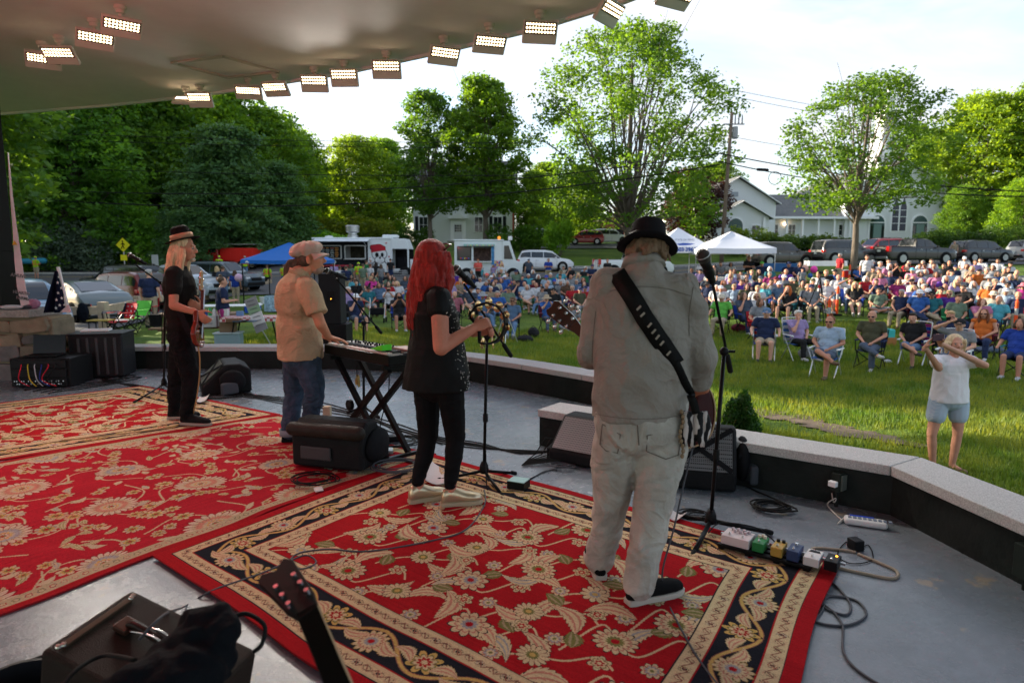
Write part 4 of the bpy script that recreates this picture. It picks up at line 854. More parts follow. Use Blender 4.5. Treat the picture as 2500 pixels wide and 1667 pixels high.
#guitarist
def guitarist():
 root=thing('person','guitarist seen from behind in dark hat, grey work shirt and pale jeans','person')
 Y0=2.95
 J={k:X3(p,yy)for k,p,yy in[('pel',(1562,1045),2.98),('che',(1566,800),2.96),('nek',(1572,672),2.96),('hd',(1580,618),3.03),('shL',(1487,700),2.98),('shR',(1662,712),2.94),('elL',(1448,855),3.02),('wrL',(1440,880),3.22),('elR',(1708,868),2.96),('wrR',(1705,950),3.14),('hipL',(1507,1085),3.0),('hipR',(1615,1085),2.96),('knL',(1492,1235),3.04),('knR',(1592,1245),2.9),('anL',(1462,1385),3.12),('anR',(1560,1440),2.86)]}
 J['anL'].z=J['anR'].z=.11;J['toeL']=J['anL']+Vector((-.01,.2,-.08));J['toeR']=J['anR']+Vector((.19,.085,-.08))
 M=face(R(8),R(-24));b=MB();body_prims(b,J,1.0,.0);head_prims(b,J['hd'],M,1.06)
 hand_prims(b,J['wrL'],(-.5,.8,.2),(.6,.3,.2),(0,0,1),1.05,(.8,.8,.8,.8));hand_prims(b,J['wrR'],(-.6,.6,-.2),(-.2,-.6,0),(0,.2,1),1.05,(.5,.5,.5,.5))
 bo=sculpt(b,'body',skin_m,root,.0075,3);bo.color=(.46,.17,.10,1);eyes(root,J['hd'],M)
 s=MB();up=Vector((0,0,1));side=Vector((1,-.04,0));Ms=basis(up,side);hem=P(1568,1018,2.97).z
 s.ell(J['che']+Vector((0,0,.02)),(.225,.17,.25),Ms,24,14);s.cap(J['shL']+Vector((.02,0,0)),J['shR']-Vector((.02,0,0)),.088,.088,16);s.cap(J['che']+up*.15,J['nek']+Vector((0,.0,-.0)),.14,.088,16)
 s.loft([(Vector((J['pel'].x,2.99,hem)),Vector((.222,0,0)),Vector((0,.175,0))),(Vector((J['pel'].x,2.99,hem+.12)),Vector((.226,0,0)),Vector((0,.185,0))),(J['pel'].lerp(J['che'],.55),Vector((.222,0,0)),Vector((0,.18,0))),(J['che']+Vector((0,0,.08)),Vector((.222,0,0)),Vector((0,.165,0)))],32)
 for q_ in 'LR':s.cap(J['sh'+q_],J['el'+q_],.088,.078,16);s.cap(J['el'+q_],J['el'+q_].lerp(J['wr'+q_],.62),.077,.07,16)
 gs=mat('grey_work_shirt',(.25,.225,.2),.88,var=.12,vscale=5,bump=.35,bscale=90,crease=.8,cs=4.5)
 cx_,cz_=J['che'].x,J['che'].z
 def df(c):
  f=folds(.022,4.5,3,44)(c)
  t1=c.x*.8+c.z;t2=-c.x*.8+c.z
  f+=.009*math.sin(t1*34+4*mnoise.noise(c*3))*max(0,mnoise.noise(c*2.2+Vector((5,0,0)))+.25)+.009*math.sin(t2*30+4*mnoise.noise(c*3.3))*max(0,mnoise.noise(c*2.1)+.2)
  return f
 so_=sculpt(s,'work_shirt',gs,root,.0085,3,df)
 MB().lathe([(.088,-.03),(.083,.03),(.078,.05),(.086,.052),(.1,.01)],J['nek']+Vector((0,.012,.03)),26,basis((0,.3,1),side)).build('collar',gs,so_,smooth=True)
 dgs=bpy.context.evaluated_depsgraph_get();bvh=__import__('mathutils.bvhtree',fromlist=['x']).BVHTree.FromPolygons([v.co for v in so_.data.vertices],[tuple(p.vertices)for p in so_.data.polygons])
 def onb(px,py,off=.002):
  o_=Vector((0,0,CAMZ));d=ray(px,py).normalized();h=bvh.ray_cast(o_,d);return(h[0]+h[1].normalized()*off*(-1 if h[1].dot(d)>0 else 1))if h[0]else P(px,py,2.8)
 seam=mat('seam_thread',(.125,.105,.09),.9)
 for path in([(1488,712),(1530,702),(1580,700),(1630,706),(1685,722)],[(1692,700),(1683,760),(1682,820)],[(1455,1010),(1500,1018),(1560,1022),(1620,1020),(1680,1008)],[(1455,760),(1448,830),(1446,900)]):
  MB().tube([onb(*q_)for q_ in smooth2([(a_,b_)for a_,b_ in path])],.0013,5).build('seam',seam,so_)
 jm=mat('pale_jeans',(.37,.345,.305),.88,var=.32,vscale=5,bump=.35,bscale=100,crease=.8,cs=5);p=MB();p.ell(J['pel']+Vector((0,0,.02)),(.222,.165,.17),Ms,20,12);p.loft([(J['pel']+Vector((0,0,0)),Vector((.215,0,0)),Vector((0,.155,0))),(J['pel']+Vector((0,0,.2)),Vector((.215,0,0)),Vector((0,.155,0)))],24)
 for q_ in 'LR':
  h,k,a=J['hip'+q_],J['kn'+q_],J['an'+q_];p.cap(h,k,.122,.086,16);p.cap(k,k.lerp(a,.5),.084,.077,16);p.cap(k.lerp(a,.4),a+Vector((0,0,.0)),.076,.072,16)
 je=sculpt(p,'jeans',jm,root,.0085,3,folds(.017,5.5,5,55,[(.3,.1),(.62,.05)]))
 bj=__import__('mathutils.bvhtree',fromlist=['x']).BVHTree.FromPolygons([v.co for v in je.data.vertices],[tuple(p_.vertices)for p_ in je.data.polygons])
 def onj(px,py,off=.003):
  o_=Vector((0,0,CAMZ));d=ray(px,py).normalized();h=bj.ray_cast(o_,d);return(h[0]+h[1].normalized()*off*(-1 if h[1].dot(d)>0 else 1))if h[0]else None
 for q4 in([(1472,1035),(1515,1060),(1508,1105),(1480,1100),(1466,1085)],[(1580,1062),(1665,1045),(1655,1110),(1625,1120),(1578,1100)]):
  pl2=[onj(*z_)for z_ in q4+[q4[0]]];pl2=[z_ for z_ in pl2 if z_]
  if len(pl2)>2:pk=MB().tube(pl2,.0025,5).build('pocket_stitching',seam,je)
 for q4 in([(1556,1022),(1557,1050),(1560,1085)],):
  pl2=[z_ for z_ in(onj(*z_)for z_ in q4)if z_]
  if len(pl2)>1:MB().tube(pl2,.003,5).build('seam',seam,je)
 for q_ in 'LR':shoe(root,J['an'+q_],J['toe'+q_],mat('black_suede',(.012,.012,.013),.9),mat('white_sole',(.42,.38,.33),.7),L=.31,hz=.026)
 c=J['hd'];hb=MB();hb.ell(c+M@Vector((0,-.04,.0)),(.088,.082,.08),M,16,10)
 rnd=random.Random(4)
 for i in range(40):
  a=R(rnd.uniform(-85,85));p0=c+M@Vector((math.sin(a)*.085,-math.cos(a)*.1-.02,rnd.uniform(-.03,.04)));hb.tube([p0,p0+M@Vector((.012*math.sin(i*3),-.012,-.025)),p0+M@Vector((.02*math.sin(i*2),-.006,-.05))],[.011,.009,.003],5)
 h=sculpt(hb,'hair',hair_m,root,.0055,0);h.color=(.19,.12,.075,1)
 Mh=face(R(4),R(-20),R(6));hc_=P(1580,600,3.0);HS=.82;fm=mat('felt_navy',(.022,.02,.026),.9,bump=.3,bscale=150)
 ha=MB();n=36;V=[];prof=[(.0,.108),(.045,.112),(.085,.135),(.098,.12),(.104,.06),(.108,.004),(.13,-.006),(.158,-.012),(.176,-.006),(.177,-.001),(.15,-.004),(.112,.008)]
 for r_,z_ in prof:
  r_,z_=r_*HS,z_*HS
  for k in range(n):
   t_=2*math.pi*k/n;zz=z_+(-.022*(r_/.17)**3*math.cos(2*t_))*(1 if r_>.1 else 0);rr_=r_*(1+.0*math.cos(t_));V.append(hc_+Mh@Vector((rr_*math.cos(t_)*.94,rr_*math.sin(t_)*1.06,zz)))
 F_=[(i*n+k,i*n+(k+1)%n,(i+1)*n+(k+1)%n,(i+1)*n+k)for i in range(len(prof)-1)for k in range(n)]
 ha.add(V,F_);hat=ha.build('hat',fm,root,smooth=True,sharp=True);MB().lathe([(.092,.006),(.088,.04),(.091,.041),(.095,.006)],hc_,30,Mh).build('hat_band',mat('hat_band_dark',(.012,.011,.014),.6),hat,smooth=True)
 gt=thing('electric_guitar','dark red electric guitar worn by the guitarist, headstock showing past his left sleeve','guitar');gw=mat('guitar_wine',(.06,.010,.008),.2,coat=.7,var=.2);cream=mat('cream_binding',(.45,.33,.2),.4)
 gb=P(1650,1005,3.22);hk=P(1398,792,3.3);ax=(hk-gb).normalized();nrm=Vector((.1,1,.15));nrm=(nrm-ax*nrm.dot(ax)).normalized();sd_=ax.cross(nrm);body=[]
 for i in range(40):
  t_=2*math.pi*i/40;u=math.cos(t_)*.2;w_=.175 if u<.0 else .13;v=math.sin(t_)*(w_-.03*math.cos(2*t_));body.append((u,v))
 pts=[gb+ax*(u+.0)+sd_*v for u,v in body];n=40;bb=MB();bb.add([p_+nrm*.025 for p_ in pts]+[p_-nrm*.025 for p_ in pts],[tuple(range(n)),tuple(range(2*n-1,n-1,-1))]+[(i,n+i,n+(i+1)%n,(i+1)%n)for i in range(n)])
 bb.build('guitar_body',gw,gt,bevel=.01,smooth=True,sharp=True);MB().tube([p_-nrm*.026 for p_ in pts+[pts[0]]],.004,6).build('binding',cream,gt)
 Ln=(hk-gb).length;MB().bar(gb+ax*.15+nrm*.03,hk+ax*.0,.05,.024,nrm).build('neck',mat('neck_mahogany',(.09,.03,.02),.3),gt)
 Mh4=Matrix((sd_,nrm,ax)).transposed().to_4x4()
 hs=MB().prism([(-.027,-.03),(-.04,.03),(-.046,.13),(-.03,.15),(0,.142),(.03,.15),(.046,.13),(.04,.03),(.027,-.03)],-.009,.009,'Y').build('headstock',gw,gt,bevel=.003);hs.matrix_local=Matrix.Translation(hk)@Mh4
 tp=MB().lathe([(.008,-.006),(.011,0),(.011,.01),(.004,.014),(.004,.022),(0,.023)],n=12,M=Matrix.Rotation(R(90),3,'X')).mesh('tuner_gear',chrome,True);tk=MB().ell((0,0,0),(.014,.006,.010),None,12,8).mesh('tuning_key',chrome,True)
 for k in range(3):
  for e in(-1,1):
   o=part('tuner_gear',tp,hs,(e*.024,-.012,.02+.042*k));o=part('tuning_key',tk,hs,(e*.068,0,.02+.042*k));MB().tube([(e*.04,0,.02+.042*k),(e*.06,0,.02+.042*k)],.003,6).build('key_shaft',chrome,hs)
 sp=[(1505,668),(1530,705),(1560,752),(1590,800),(1620,845),(1648,890)]
 def ribbon(pp_,wd,m_,name,par,off=.006):
  b_=MB();C=[onb(*q_,off)for q_ in smooth2(pp_)]
  V=[]
  for i,c_ in enumerate(C):
   d=(C[min(i+1,len(C)-1)]-C[max(i-1,0)]).normalized();v_=(c_-Vector((0,0,CAMZ))).normalized();s__=d.cross(v_).normalized();V+=[c_+s__*wd/2,c_-s__*wd/2]
  b_.add(V,[(2*i,2*i+1,2*i+3,2*i+2)for i in range(len(C)-1)]);o=b_.build(name,m_,par,smooth=True);sm=o.modifiers.new('s','SOLIDIFY');sm.thickness=.004;sm.offset=0;return o,C
 strap=thing('guitar_strap','wide black guitar strap with pale slots running diagonally down the guitarist\'s back','strap')
 o,C=ribbon(sp,.078,mat('strap_leather',(.010,.010,.010),.6,bump=.3),'wide_band',strap,.007);ribbon([(1645,882),(1668,930),(1690,975),(1700,1010)],.035,mat('strap_leather'),'thin_tail',strap,.009)
 for i in range(7):
  f=.42+.075*i;k=int(f*(len(C)-1));c_=C[k];d=(C[min(k+1,len(C)-1)]-C[k-1]).normalized();v_=(c_-Vector((0,0,CAMZ))).normalized();s__=d.cross(v_).normalized()
  cc_=c_-v_*.005;MB().bar(cc_-(s__*.7+d*-.2)*.017,cc_+(s__*.7+d*-.2)*.017,.009,.003,v_).build('slot',mat('slot_pale',(.3,.26,.22),.7),strap,bevel=.001)
 sc=thing('hip_scarf','black and white scarf with dangling trinkets hanging at the guitarist\'s right hip','scarf');sm_=mat('zebra_scarf',(.5,.45,.42),.8);t=sm_.node_tree;wv=t.nodes.new('ShaderNodeTexWave');wv.inputs['Scale'].default_value=9;wv.inputs['Distortion'].default_value=9;r=t.nodes.new('ShaderNodeValToRGB');r.color_ramp.elements[0].position=.55;r.color_ramp.elements[0].color=(.01,.01,.012,1);r.color_ramp.elements[1].position=.62;r.color_ramp.elements[1].color=(.5,.44,.42,1)
 t.links.new(t.nodes.new('ShaderNodeTexCoord').outputs['Object'],wv.inputs[0]);t.links.new(wv.outputs['Fac'],r.inputs[0]);t.links.new(r.outputs[0],t.nodes['Principled BSDF'].inputs['Base Color'])
 for i in range(5):
  x_=1672+i*12;MB().tube([P(x_+4*math.sin(i*3+j),1005+j*17,2.86+.012*(i%3))for j in range(6)],[.016,.022,.024,.022,.016,.008],8).build('fold',sm_,sc,smooth=True)
 ch=MB()
 for j in range(10):ch.ell(P(1664+4*math.sin(j),1005+j*12,2.84),(.009,.008,.012),None,8,6)
 ch.build('bead_chain',mat('bone_beads',(.22,.15,.09),.5),sc,smooth=True)
 return J
JG=guitarist()
#TREES
bark=mat('bark',(.13,.105,.085),.95,var=.4,vscale=5,bump=1.0,bscale=9,stretch=(3,3,.6))
leaf_elm=leafmat('leaf_elm',(.05,.12,.014),(.13,.23,.03),.5,sc=.7)
leaf_maple=leafmat('leaf_maple',(.02,.06,.010),(.06,.13,.015),.42,sc=.5)
leaf_forest=leafmat('leaf_forest',(.042,.11,.018),(.13,.25,.03),.45,sc=.35)
leaf_pine=leafmat('leaf_pine',(.04,.105,.04),(.09,.18,.055),.3,sc=.6)
leaf_silver=leafmat('leaf_silver',(.05,.085,.06),(.12,.17,.115),.25,sc=1.2)
leaf_hedge=leafmat('leaf_hedge',(.03,.07,.012),(.11,.16,.02),.35,sc=.9)
leaf_purple=leafmat('leaf_purple',(.022,.009,.012),(.06,.022,.024),.3,sc=.8)
def leaves(pts,size,seed,flat=.5,jit=0.0,elong=1.5):
 """one small rhombus per point"""
 r=np.random.RandomState(seed);n=len(pts);d=r.randn(n,3);d[:,2]*=flat;d[:,2]-=.25;d/=np.linalg.norm(d,axis=1)[:,None]
 a=r.randn(n,3);a-=d*(a*d).sum(1)[:,None];a/=np.linalg.norm(a,axis=1)[:,None]
 s=(size*r.uniform(.6,1.35,n))[:,None];V=np.zeros((n,4,3),'f');V[:,0]=pts-d*s*elong*.5;V[:,2]=pts+d*s*elong*.5;V[:,1]=pts+a*s*.42;V[:,3]=pts-a*s*.42
 return V
def crown_points(blobs,n,seed,hollow=.55,clump=0.28,per=9):
 """leaf clumps spread through ellipsoid puffs, denser to the outside"""
 r=np.random.RandomState(seed);B=np.array([[*c,*s]for c,s in blobs],'f');vol=B[:,3]*B[:,4]+B[:,4]*B[:,5];vol/=vol.sum();nc=max(1,n//per);k=r.choice(len(B),nc,p=vol)
 d=r.randn(nc,3);d/=np.linalg.norm(d,axis=1)[:,None];rad=(hollow+(1-hollow)*r.rand(nc)**.6)[:,None];C=B[k,:3]+d*B[k,3:]*rad
 return(C[:,None,:]+r.randn(nc,per,3)*clump*np.array([1,1,.55])).reshape(-1,3)
def limbs(b,base,tips,r0,seed,split=.35,wob=.04):
 rnd=random.Random(seed)
 for t,q_ in tips:
  t=Vector(t);st=Vector(base)+Vector((0,0,q_));L=(t-st).length;mid=st.lerp(t,.45)+Vector((0,0,L*.08));pts=smoothpath([st,st.lerp(mid,.5)+Vector((rnd.uniform(-1,1),rnd.uniform(-1,1),0))*L*wob,mid,mid.lerp(t,.55)+Vector((rnd.uniform(-1,1),rnd.uniform(-1,1),.5))*L*wob,t],4)
  rr=r0*(.16+.22*rnd.random());b.tube(pts,[max(.015,rr*(1-i/len(pts))+.012)for i in range(len(pts))],7)
  for j in(5,8,11):
   if j<len(pts)-1:
    p0=pts[j];dd=(pts[j+1]-p0).normalized()+Vector((rnd.uniform(-1,1),rnd.uniform(-1,1),rnd.uniform(-.2,.7)))*.8;b.tube([p0,p0+dd*L*.13,p0+dd*L*.24+Vector((0,0,L*.04))],[rr*.35,rr*.2,.012],5)
def make_tree(kind,label,loc,H,Wd,leafm,seed,nleaf=20000,lsize=.3,trunk=.32,clear=.22,shape='round',cat='tree',group=None,col=(1,1,1),lean=(0,0),puff=.2,nb=34,clump=.3):
 rnd=random.Random(seed);root=thing(kind,label,cat,loc,0,group);blobs=[];tips=[]
 for i in range(nb):
  f=(i+.5)/nb;z=H*(clear+(1-clear)*f)
  if shape=='round':rad=Wd/2*math.sin(math.pi*min(1,.12+f*.86))**.7
  elif shape=='oval':rad=Wd/2*math.sin(math.pi*min(1,.18+f*.8))**.6
  elif shape=='vase':rad=Wd/2*(math.sin(math.pi*min(1,.08+.9*f**.95))**.6)
  elif shape=='cone':rad=Wd/2*(1-f)**.75+.2
  else:rad=Wd/2*.7
  a=i*2.399+rnd.uniform(-.4,.4);rr=rad*rnd.uniform(.35,.95);ps=Wd*puff*rnd.uniform(.65,1.2);c=(math.cos(a)*rr+lean[0]*f,math.sin(a)*rr+lean[1]*f,min(z,H-ps*.45))
  blobs.append((c,(ps,ps,ps*(.62 if shape!='cone' else .3))));
  if rnd.random()<(.3 if 'elm' in kind else .6):tips.append(((c[0],c[1],c[2]+ps*.2),H*clear*rnd.uniform(.7,1.15)if shape!='cone' else c[2]*.9))
 tb=MB();tb.tube(smoothpath([(0,0,-.3),(trunk*.15,0,H*clear*.5),(-trunk*.1,trunk*.2,H*clear*1.05),(lean[0]*.3,lean[1]*.3,H*.55),(lean[0]*.6,lean[1]*.6,H*.85)],4),[trunk*1.35,trunk*1.1]+[trunk*(1-.055*i)for i in range(14)]+[.03],10)
 limbs(tb,(0,0,0),tips,trunk,seed);tb.build('trunk',bark,root,smooth=True)
 V=leaves(crown_points(blobs,nleaf,seed,.5,clump),lsize,seed);o=bpy.data.objects.new('crown',tri_mesh('crown',V,leafm,4));COL.objects.link(o);o.parent=root;o.color=(*col,1)
 return root
def place_copy(src,loc,s,rz,label,col=None,group=None):
 c=copy_tree(src);c.location=loc;c.scale=(s,s,s)if not isinstance(s,tuple)else s;c.rotation_euler=(0,0,rz);c['label']=label
 if group:c['group']=group
 if col:
  for ch in c.children:
   if ch.name.startswith('crown'):ch.color=(*col,1)
 return c
def gp(px,y,dz=0):x=(px-1250)/FPX*y*1.0;return Vector((x,y,gz(x,y)+dz))
make_tree('maple_tree','left and narrower of the twin trees before the white house',gp(1052,73),16.5,8.2,leaf_maple,3,15000,.24,.28,.24,'oval',col=(1.6,1.5,1.3),puff=.11,nb=90,clump=.3)
make_tree('maple_tree','right twin tree with dense bright green crown before white house',gp(1186,72),17.6,9.6,leaf_maple,14,26000,.25,.36,.24,'oval',col=(2.1,1.8,1.1),puff=.13,nb=80,clump=.3)
make_tree('elm_tree','largest airy tree with many upright limbs behind the guitarist\'s hat',gp(1530,68),22.2,24,leaf_elm,23,30000,.25,.5,.13,'oval',lean=(0,0),puff=.062,nb=150,clump=.42,col=(.8,.85,.8))
make_tree('young_elm','open leafy tree with pale trunk standing beside the red banner',gp(2078,41.5),11.7,10.8,leaf_elm,31,16500,.15,.21,.33,'oval',lean=(.6,0),puff=.06,nb=130,clump=.26,col=(.75,.8,.75))
FG='big trees of the dark treeline on the left'
f1=make_tree('forest_tree','tallest dark tree at the left end of the treeline',gp(60,66),21,15,leaf_forest,41,34000,.33,.4,.1,'round',group=FG,puff=.2,nb=60,clump=.36)
f2=make_tree('forest_tree','layered dark tree near the bass player\'s hat',gp(330,70),22,14,leaf_forest,47,34000,.33,.4,.1,'oval',group=FG,puff=.17,nb=64,clump=.34)
f3=make_tree('pine_tree','conifer with level boughs in the middle of treeline',gp(570,64),13.5,11,leaf_pine,53,26000,.3,.3,.08,'cone',group=FG,puff=.17,nb=80,clump=.3)
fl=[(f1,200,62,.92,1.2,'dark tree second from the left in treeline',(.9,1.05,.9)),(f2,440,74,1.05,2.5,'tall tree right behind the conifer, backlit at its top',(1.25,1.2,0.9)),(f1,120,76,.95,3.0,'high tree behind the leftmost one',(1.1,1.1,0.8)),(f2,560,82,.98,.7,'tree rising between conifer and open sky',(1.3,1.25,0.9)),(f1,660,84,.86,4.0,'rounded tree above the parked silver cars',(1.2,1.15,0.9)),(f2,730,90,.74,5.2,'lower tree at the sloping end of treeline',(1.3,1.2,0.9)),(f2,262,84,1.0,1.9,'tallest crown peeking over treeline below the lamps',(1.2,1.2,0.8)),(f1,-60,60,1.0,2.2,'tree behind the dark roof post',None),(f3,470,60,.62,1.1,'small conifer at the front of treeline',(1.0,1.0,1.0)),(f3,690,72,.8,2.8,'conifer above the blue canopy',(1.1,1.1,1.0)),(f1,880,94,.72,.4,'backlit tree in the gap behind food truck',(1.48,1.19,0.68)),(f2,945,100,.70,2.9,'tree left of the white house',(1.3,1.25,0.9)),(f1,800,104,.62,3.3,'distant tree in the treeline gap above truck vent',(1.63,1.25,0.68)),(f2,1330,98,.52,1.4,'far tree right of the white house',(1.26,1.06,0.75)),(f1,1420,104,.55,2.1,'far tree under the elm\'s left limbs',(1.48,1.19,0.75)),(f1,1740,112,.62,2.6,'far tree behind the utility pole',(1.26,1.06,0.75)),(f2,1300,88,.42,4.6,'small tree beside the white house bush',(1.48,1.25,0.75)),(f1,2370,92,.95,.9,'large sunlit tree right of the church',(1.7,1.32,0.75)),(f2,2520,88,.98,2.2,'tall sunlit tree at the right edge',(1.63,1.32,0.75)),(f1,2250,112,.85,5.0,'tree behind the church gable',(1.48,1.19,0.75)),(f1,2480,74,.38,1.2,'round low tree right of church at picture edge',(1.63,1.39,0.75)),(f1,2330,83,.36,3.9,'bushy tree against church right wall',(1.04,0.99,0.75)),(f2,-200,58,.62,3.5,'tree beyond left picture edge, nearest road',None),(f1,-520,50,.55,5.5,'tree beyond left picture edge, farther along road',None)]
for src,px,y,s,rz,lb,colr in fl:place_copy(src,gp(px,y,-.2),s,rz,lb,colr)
for i,(x,y,s)in enumerate([(-29,21,.92),(-26,12,.75),(-36,8,.8),(-44,20,1.0),(-35,39.5,1.08)]):  # unseen trees added to keep the low sun off stage and near lawn
 place_copy(f1 if i%2 else f2,(x,y,gz(x,y)),s,i*1.3,'added shade tree %s, unseen beyond the left edge by the parking lot'%['one nearest the road','two','three','four','five'][i],None,'added shade trees unseen beyond the left edge')
make_tree('copper_beech','dark purple leaved tree left of the white parish hall',gp(1682,84),9.2,8.5,leaf_purple,61,14000,.24,.22,.16,'round',puff=.2,nb=30,clump=.25)
def bush(name,label,loc,sx,sy,sz,m,seed,n=6000,ls=.12,col=(1,1,1),group=None,nb=14,clump=.14):
 rnd=random.Random(seed);root=thing(name,label,'bush',loc,0,group);B_=[]
 for i in range(nb):B_.append(((rnd.uniform(-.75,.75)*sx,rnd.uniform(-.75,.75)*sy,sz*rnd.uniform(.25,.72)),(sx*.38,sy*.5,sz*.32)))
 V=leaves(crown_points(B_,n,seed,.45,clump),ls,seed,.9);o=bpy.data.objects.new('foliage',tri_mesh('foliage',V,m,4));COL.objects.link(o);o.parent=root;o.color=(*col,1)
 st=MB()
 for c,s_ in B_[:7]:st.tube([(c[0]*.2,c[1]*.2,-.1),(c[0]*.6,c[1]*.6,c[2]*.5),c],[.04,.03,.012],5)
 st.build('stem',bark,root);return root
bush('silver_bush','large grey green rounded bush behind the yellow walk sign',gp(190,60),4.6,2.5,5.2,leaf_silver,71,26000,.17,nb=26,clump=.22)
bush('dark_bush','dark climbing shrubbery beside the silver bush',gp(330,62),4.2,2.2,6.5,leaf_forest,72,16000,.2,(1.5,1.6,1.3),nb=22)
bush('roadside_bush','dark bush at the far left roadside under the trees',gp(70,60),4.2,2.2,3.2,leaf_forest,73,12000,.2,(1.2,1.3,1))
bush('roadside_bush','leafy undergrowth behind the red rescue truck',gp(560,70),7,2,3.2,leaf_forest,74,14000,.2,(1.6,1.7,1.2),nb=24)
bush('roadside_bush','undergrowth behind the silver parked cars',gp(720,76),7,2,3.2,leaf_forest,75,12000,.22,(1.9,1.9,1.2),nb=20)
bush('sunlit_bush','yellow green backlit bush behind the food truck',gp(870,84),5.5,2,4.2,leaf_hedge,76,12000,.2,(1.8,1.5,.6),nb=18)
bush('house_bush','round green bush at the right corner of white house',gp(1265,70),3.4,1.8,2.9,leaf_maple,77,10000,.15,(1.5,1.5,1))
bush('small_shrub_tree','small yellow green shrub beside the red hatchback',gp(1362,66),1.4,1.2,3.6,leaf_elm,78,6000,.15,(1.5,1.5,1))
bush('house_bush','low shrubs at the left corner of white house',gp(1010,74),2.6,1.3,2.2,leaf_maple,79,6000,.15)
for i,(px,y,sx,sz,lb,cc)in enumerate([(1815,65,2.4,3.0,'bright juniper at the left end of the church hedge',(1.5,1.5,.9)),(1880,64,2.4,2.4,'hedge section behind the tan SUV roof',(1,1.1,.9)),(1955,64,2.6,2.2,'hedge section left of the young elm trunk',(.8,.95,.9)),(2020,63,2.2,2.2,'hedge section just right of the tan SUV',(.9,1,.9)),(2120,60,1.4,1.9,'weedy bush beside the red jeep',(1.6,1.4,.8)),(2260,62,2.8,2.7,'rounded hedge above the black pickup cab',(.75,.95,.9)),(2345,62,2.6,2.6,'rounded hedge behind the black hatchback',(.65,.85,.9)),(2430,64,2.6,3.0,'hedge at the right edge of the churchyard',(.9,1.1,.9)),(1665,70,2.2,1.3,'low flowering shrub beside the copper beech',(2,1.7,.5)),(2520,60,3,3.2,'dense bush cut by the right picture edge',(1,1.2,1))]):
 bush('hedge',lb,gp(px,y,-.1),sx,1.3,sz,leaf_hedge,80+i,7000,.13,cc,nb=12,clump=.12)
sq=P(1806,957,5.75);bz=gz(sq.x,sq.y);bs_=thing('ball_shrub','small clipped dark green evergreen shrub just beyond the near wall','shrub',(sq.x+.02,sq.y,bz))
rs2=np.random.RandomState(8);d=rs2.randn(14000,3);d/=np.linalg.norm(d,axis=1)[:,None];rad=(.6+.4*rs2.rand(14000)**.5)[:,None];pts=d*rad*np.array([.2,.2,.72])*(1+.06*np.sin(d[:,:1]*9))+np.array([0,0,.70])
lv=leaves(pts,.02,3,1.2,elong=2.2);o=bpy.data.objects.new('foliage',tri_mesh('foliage',lv,leafmat('leaf_box',(.012,.05,.008),(.03,.09,.014),.3,sc=5),4));COL.objects.link(o);o.parent=bs_
MB().tube([(0,0,-.1),(0,0,.6)],[.03,.02],6).build('stem',bark,bs_)
#BUILDINGS
clap=mat('white_clapboard',(.82,.84,.87),.6,var=.04)
t=clap.node_tree;bs=t.nodes['Principled BSDF'];sx=t.nodes.new('ShaderNodeSeparateXYZ');t.links.new(t.nodes.new('ShaderNodeTexCoord').outputs['Object'],sx.inputs[0]);ml=t.nodes.new('ShaderNodeMath');ml.operation='MULTIPLY';ml.inputs[1].default_value=7;fr=t.nodes.new('ShaderNodeMath');fr.operation='FRACT'
t.links.new(sx.outputs['Z'],ml.inputs[0]);t.links.new(ml.outputs[0],fr.inputs[0]);bp=t.nodes.new('ShaderNodeBump');bp.inputs['Strength'].default_value=.9;bp.inputs['Distance'].default_value=.05;t.links.new(fr.outputs[0],bp.inputs['Height']);t.links.new(bp.outputs[0],bs.inputs['Normal'])
trim=mat('white_trim',(.78,.79,.8),.5);slate=mat('grey_shingle',(.13,.135,.14),.9,var=.25,vscale=3,bump=.4,bscale=12);shut=mat('dark_shutter',(.03,.035,.04),.6);green_glass=mat('green_glass',(.05,.09,.085),.12);brickm=mat('red_brick',(.28,.1,.07),.9,var=.15,vscale=20)
def window(par,x,z,wd,h,face_y=0,sash=True,shutters=False,gm_=glass_dark):
 f=MB().box((x,face_y-.03,z),(wd+.24,.08,h+.24)).build('window',trim,par)
 MB().box((x,face_y-.085,z),(wd,.03,h)).build('pane',gm_,f)
 b=MB().bar((x-wd/2,face_y-.11,z),(x+wd/2,face_y-.11,z),.06,.03);b.bar((x,face_y-.11,z-h/2),(x,face_y-.11,z+h/2),.04,.03);b.build('sash_bar',trim,f)
 if shutters:
  for s_ in(-1,1):MB().box((x+s_*(wd/2+.36),face_y-.05,z),(.4,.07,h+.2)).build('shutter',shut,par)
 return f
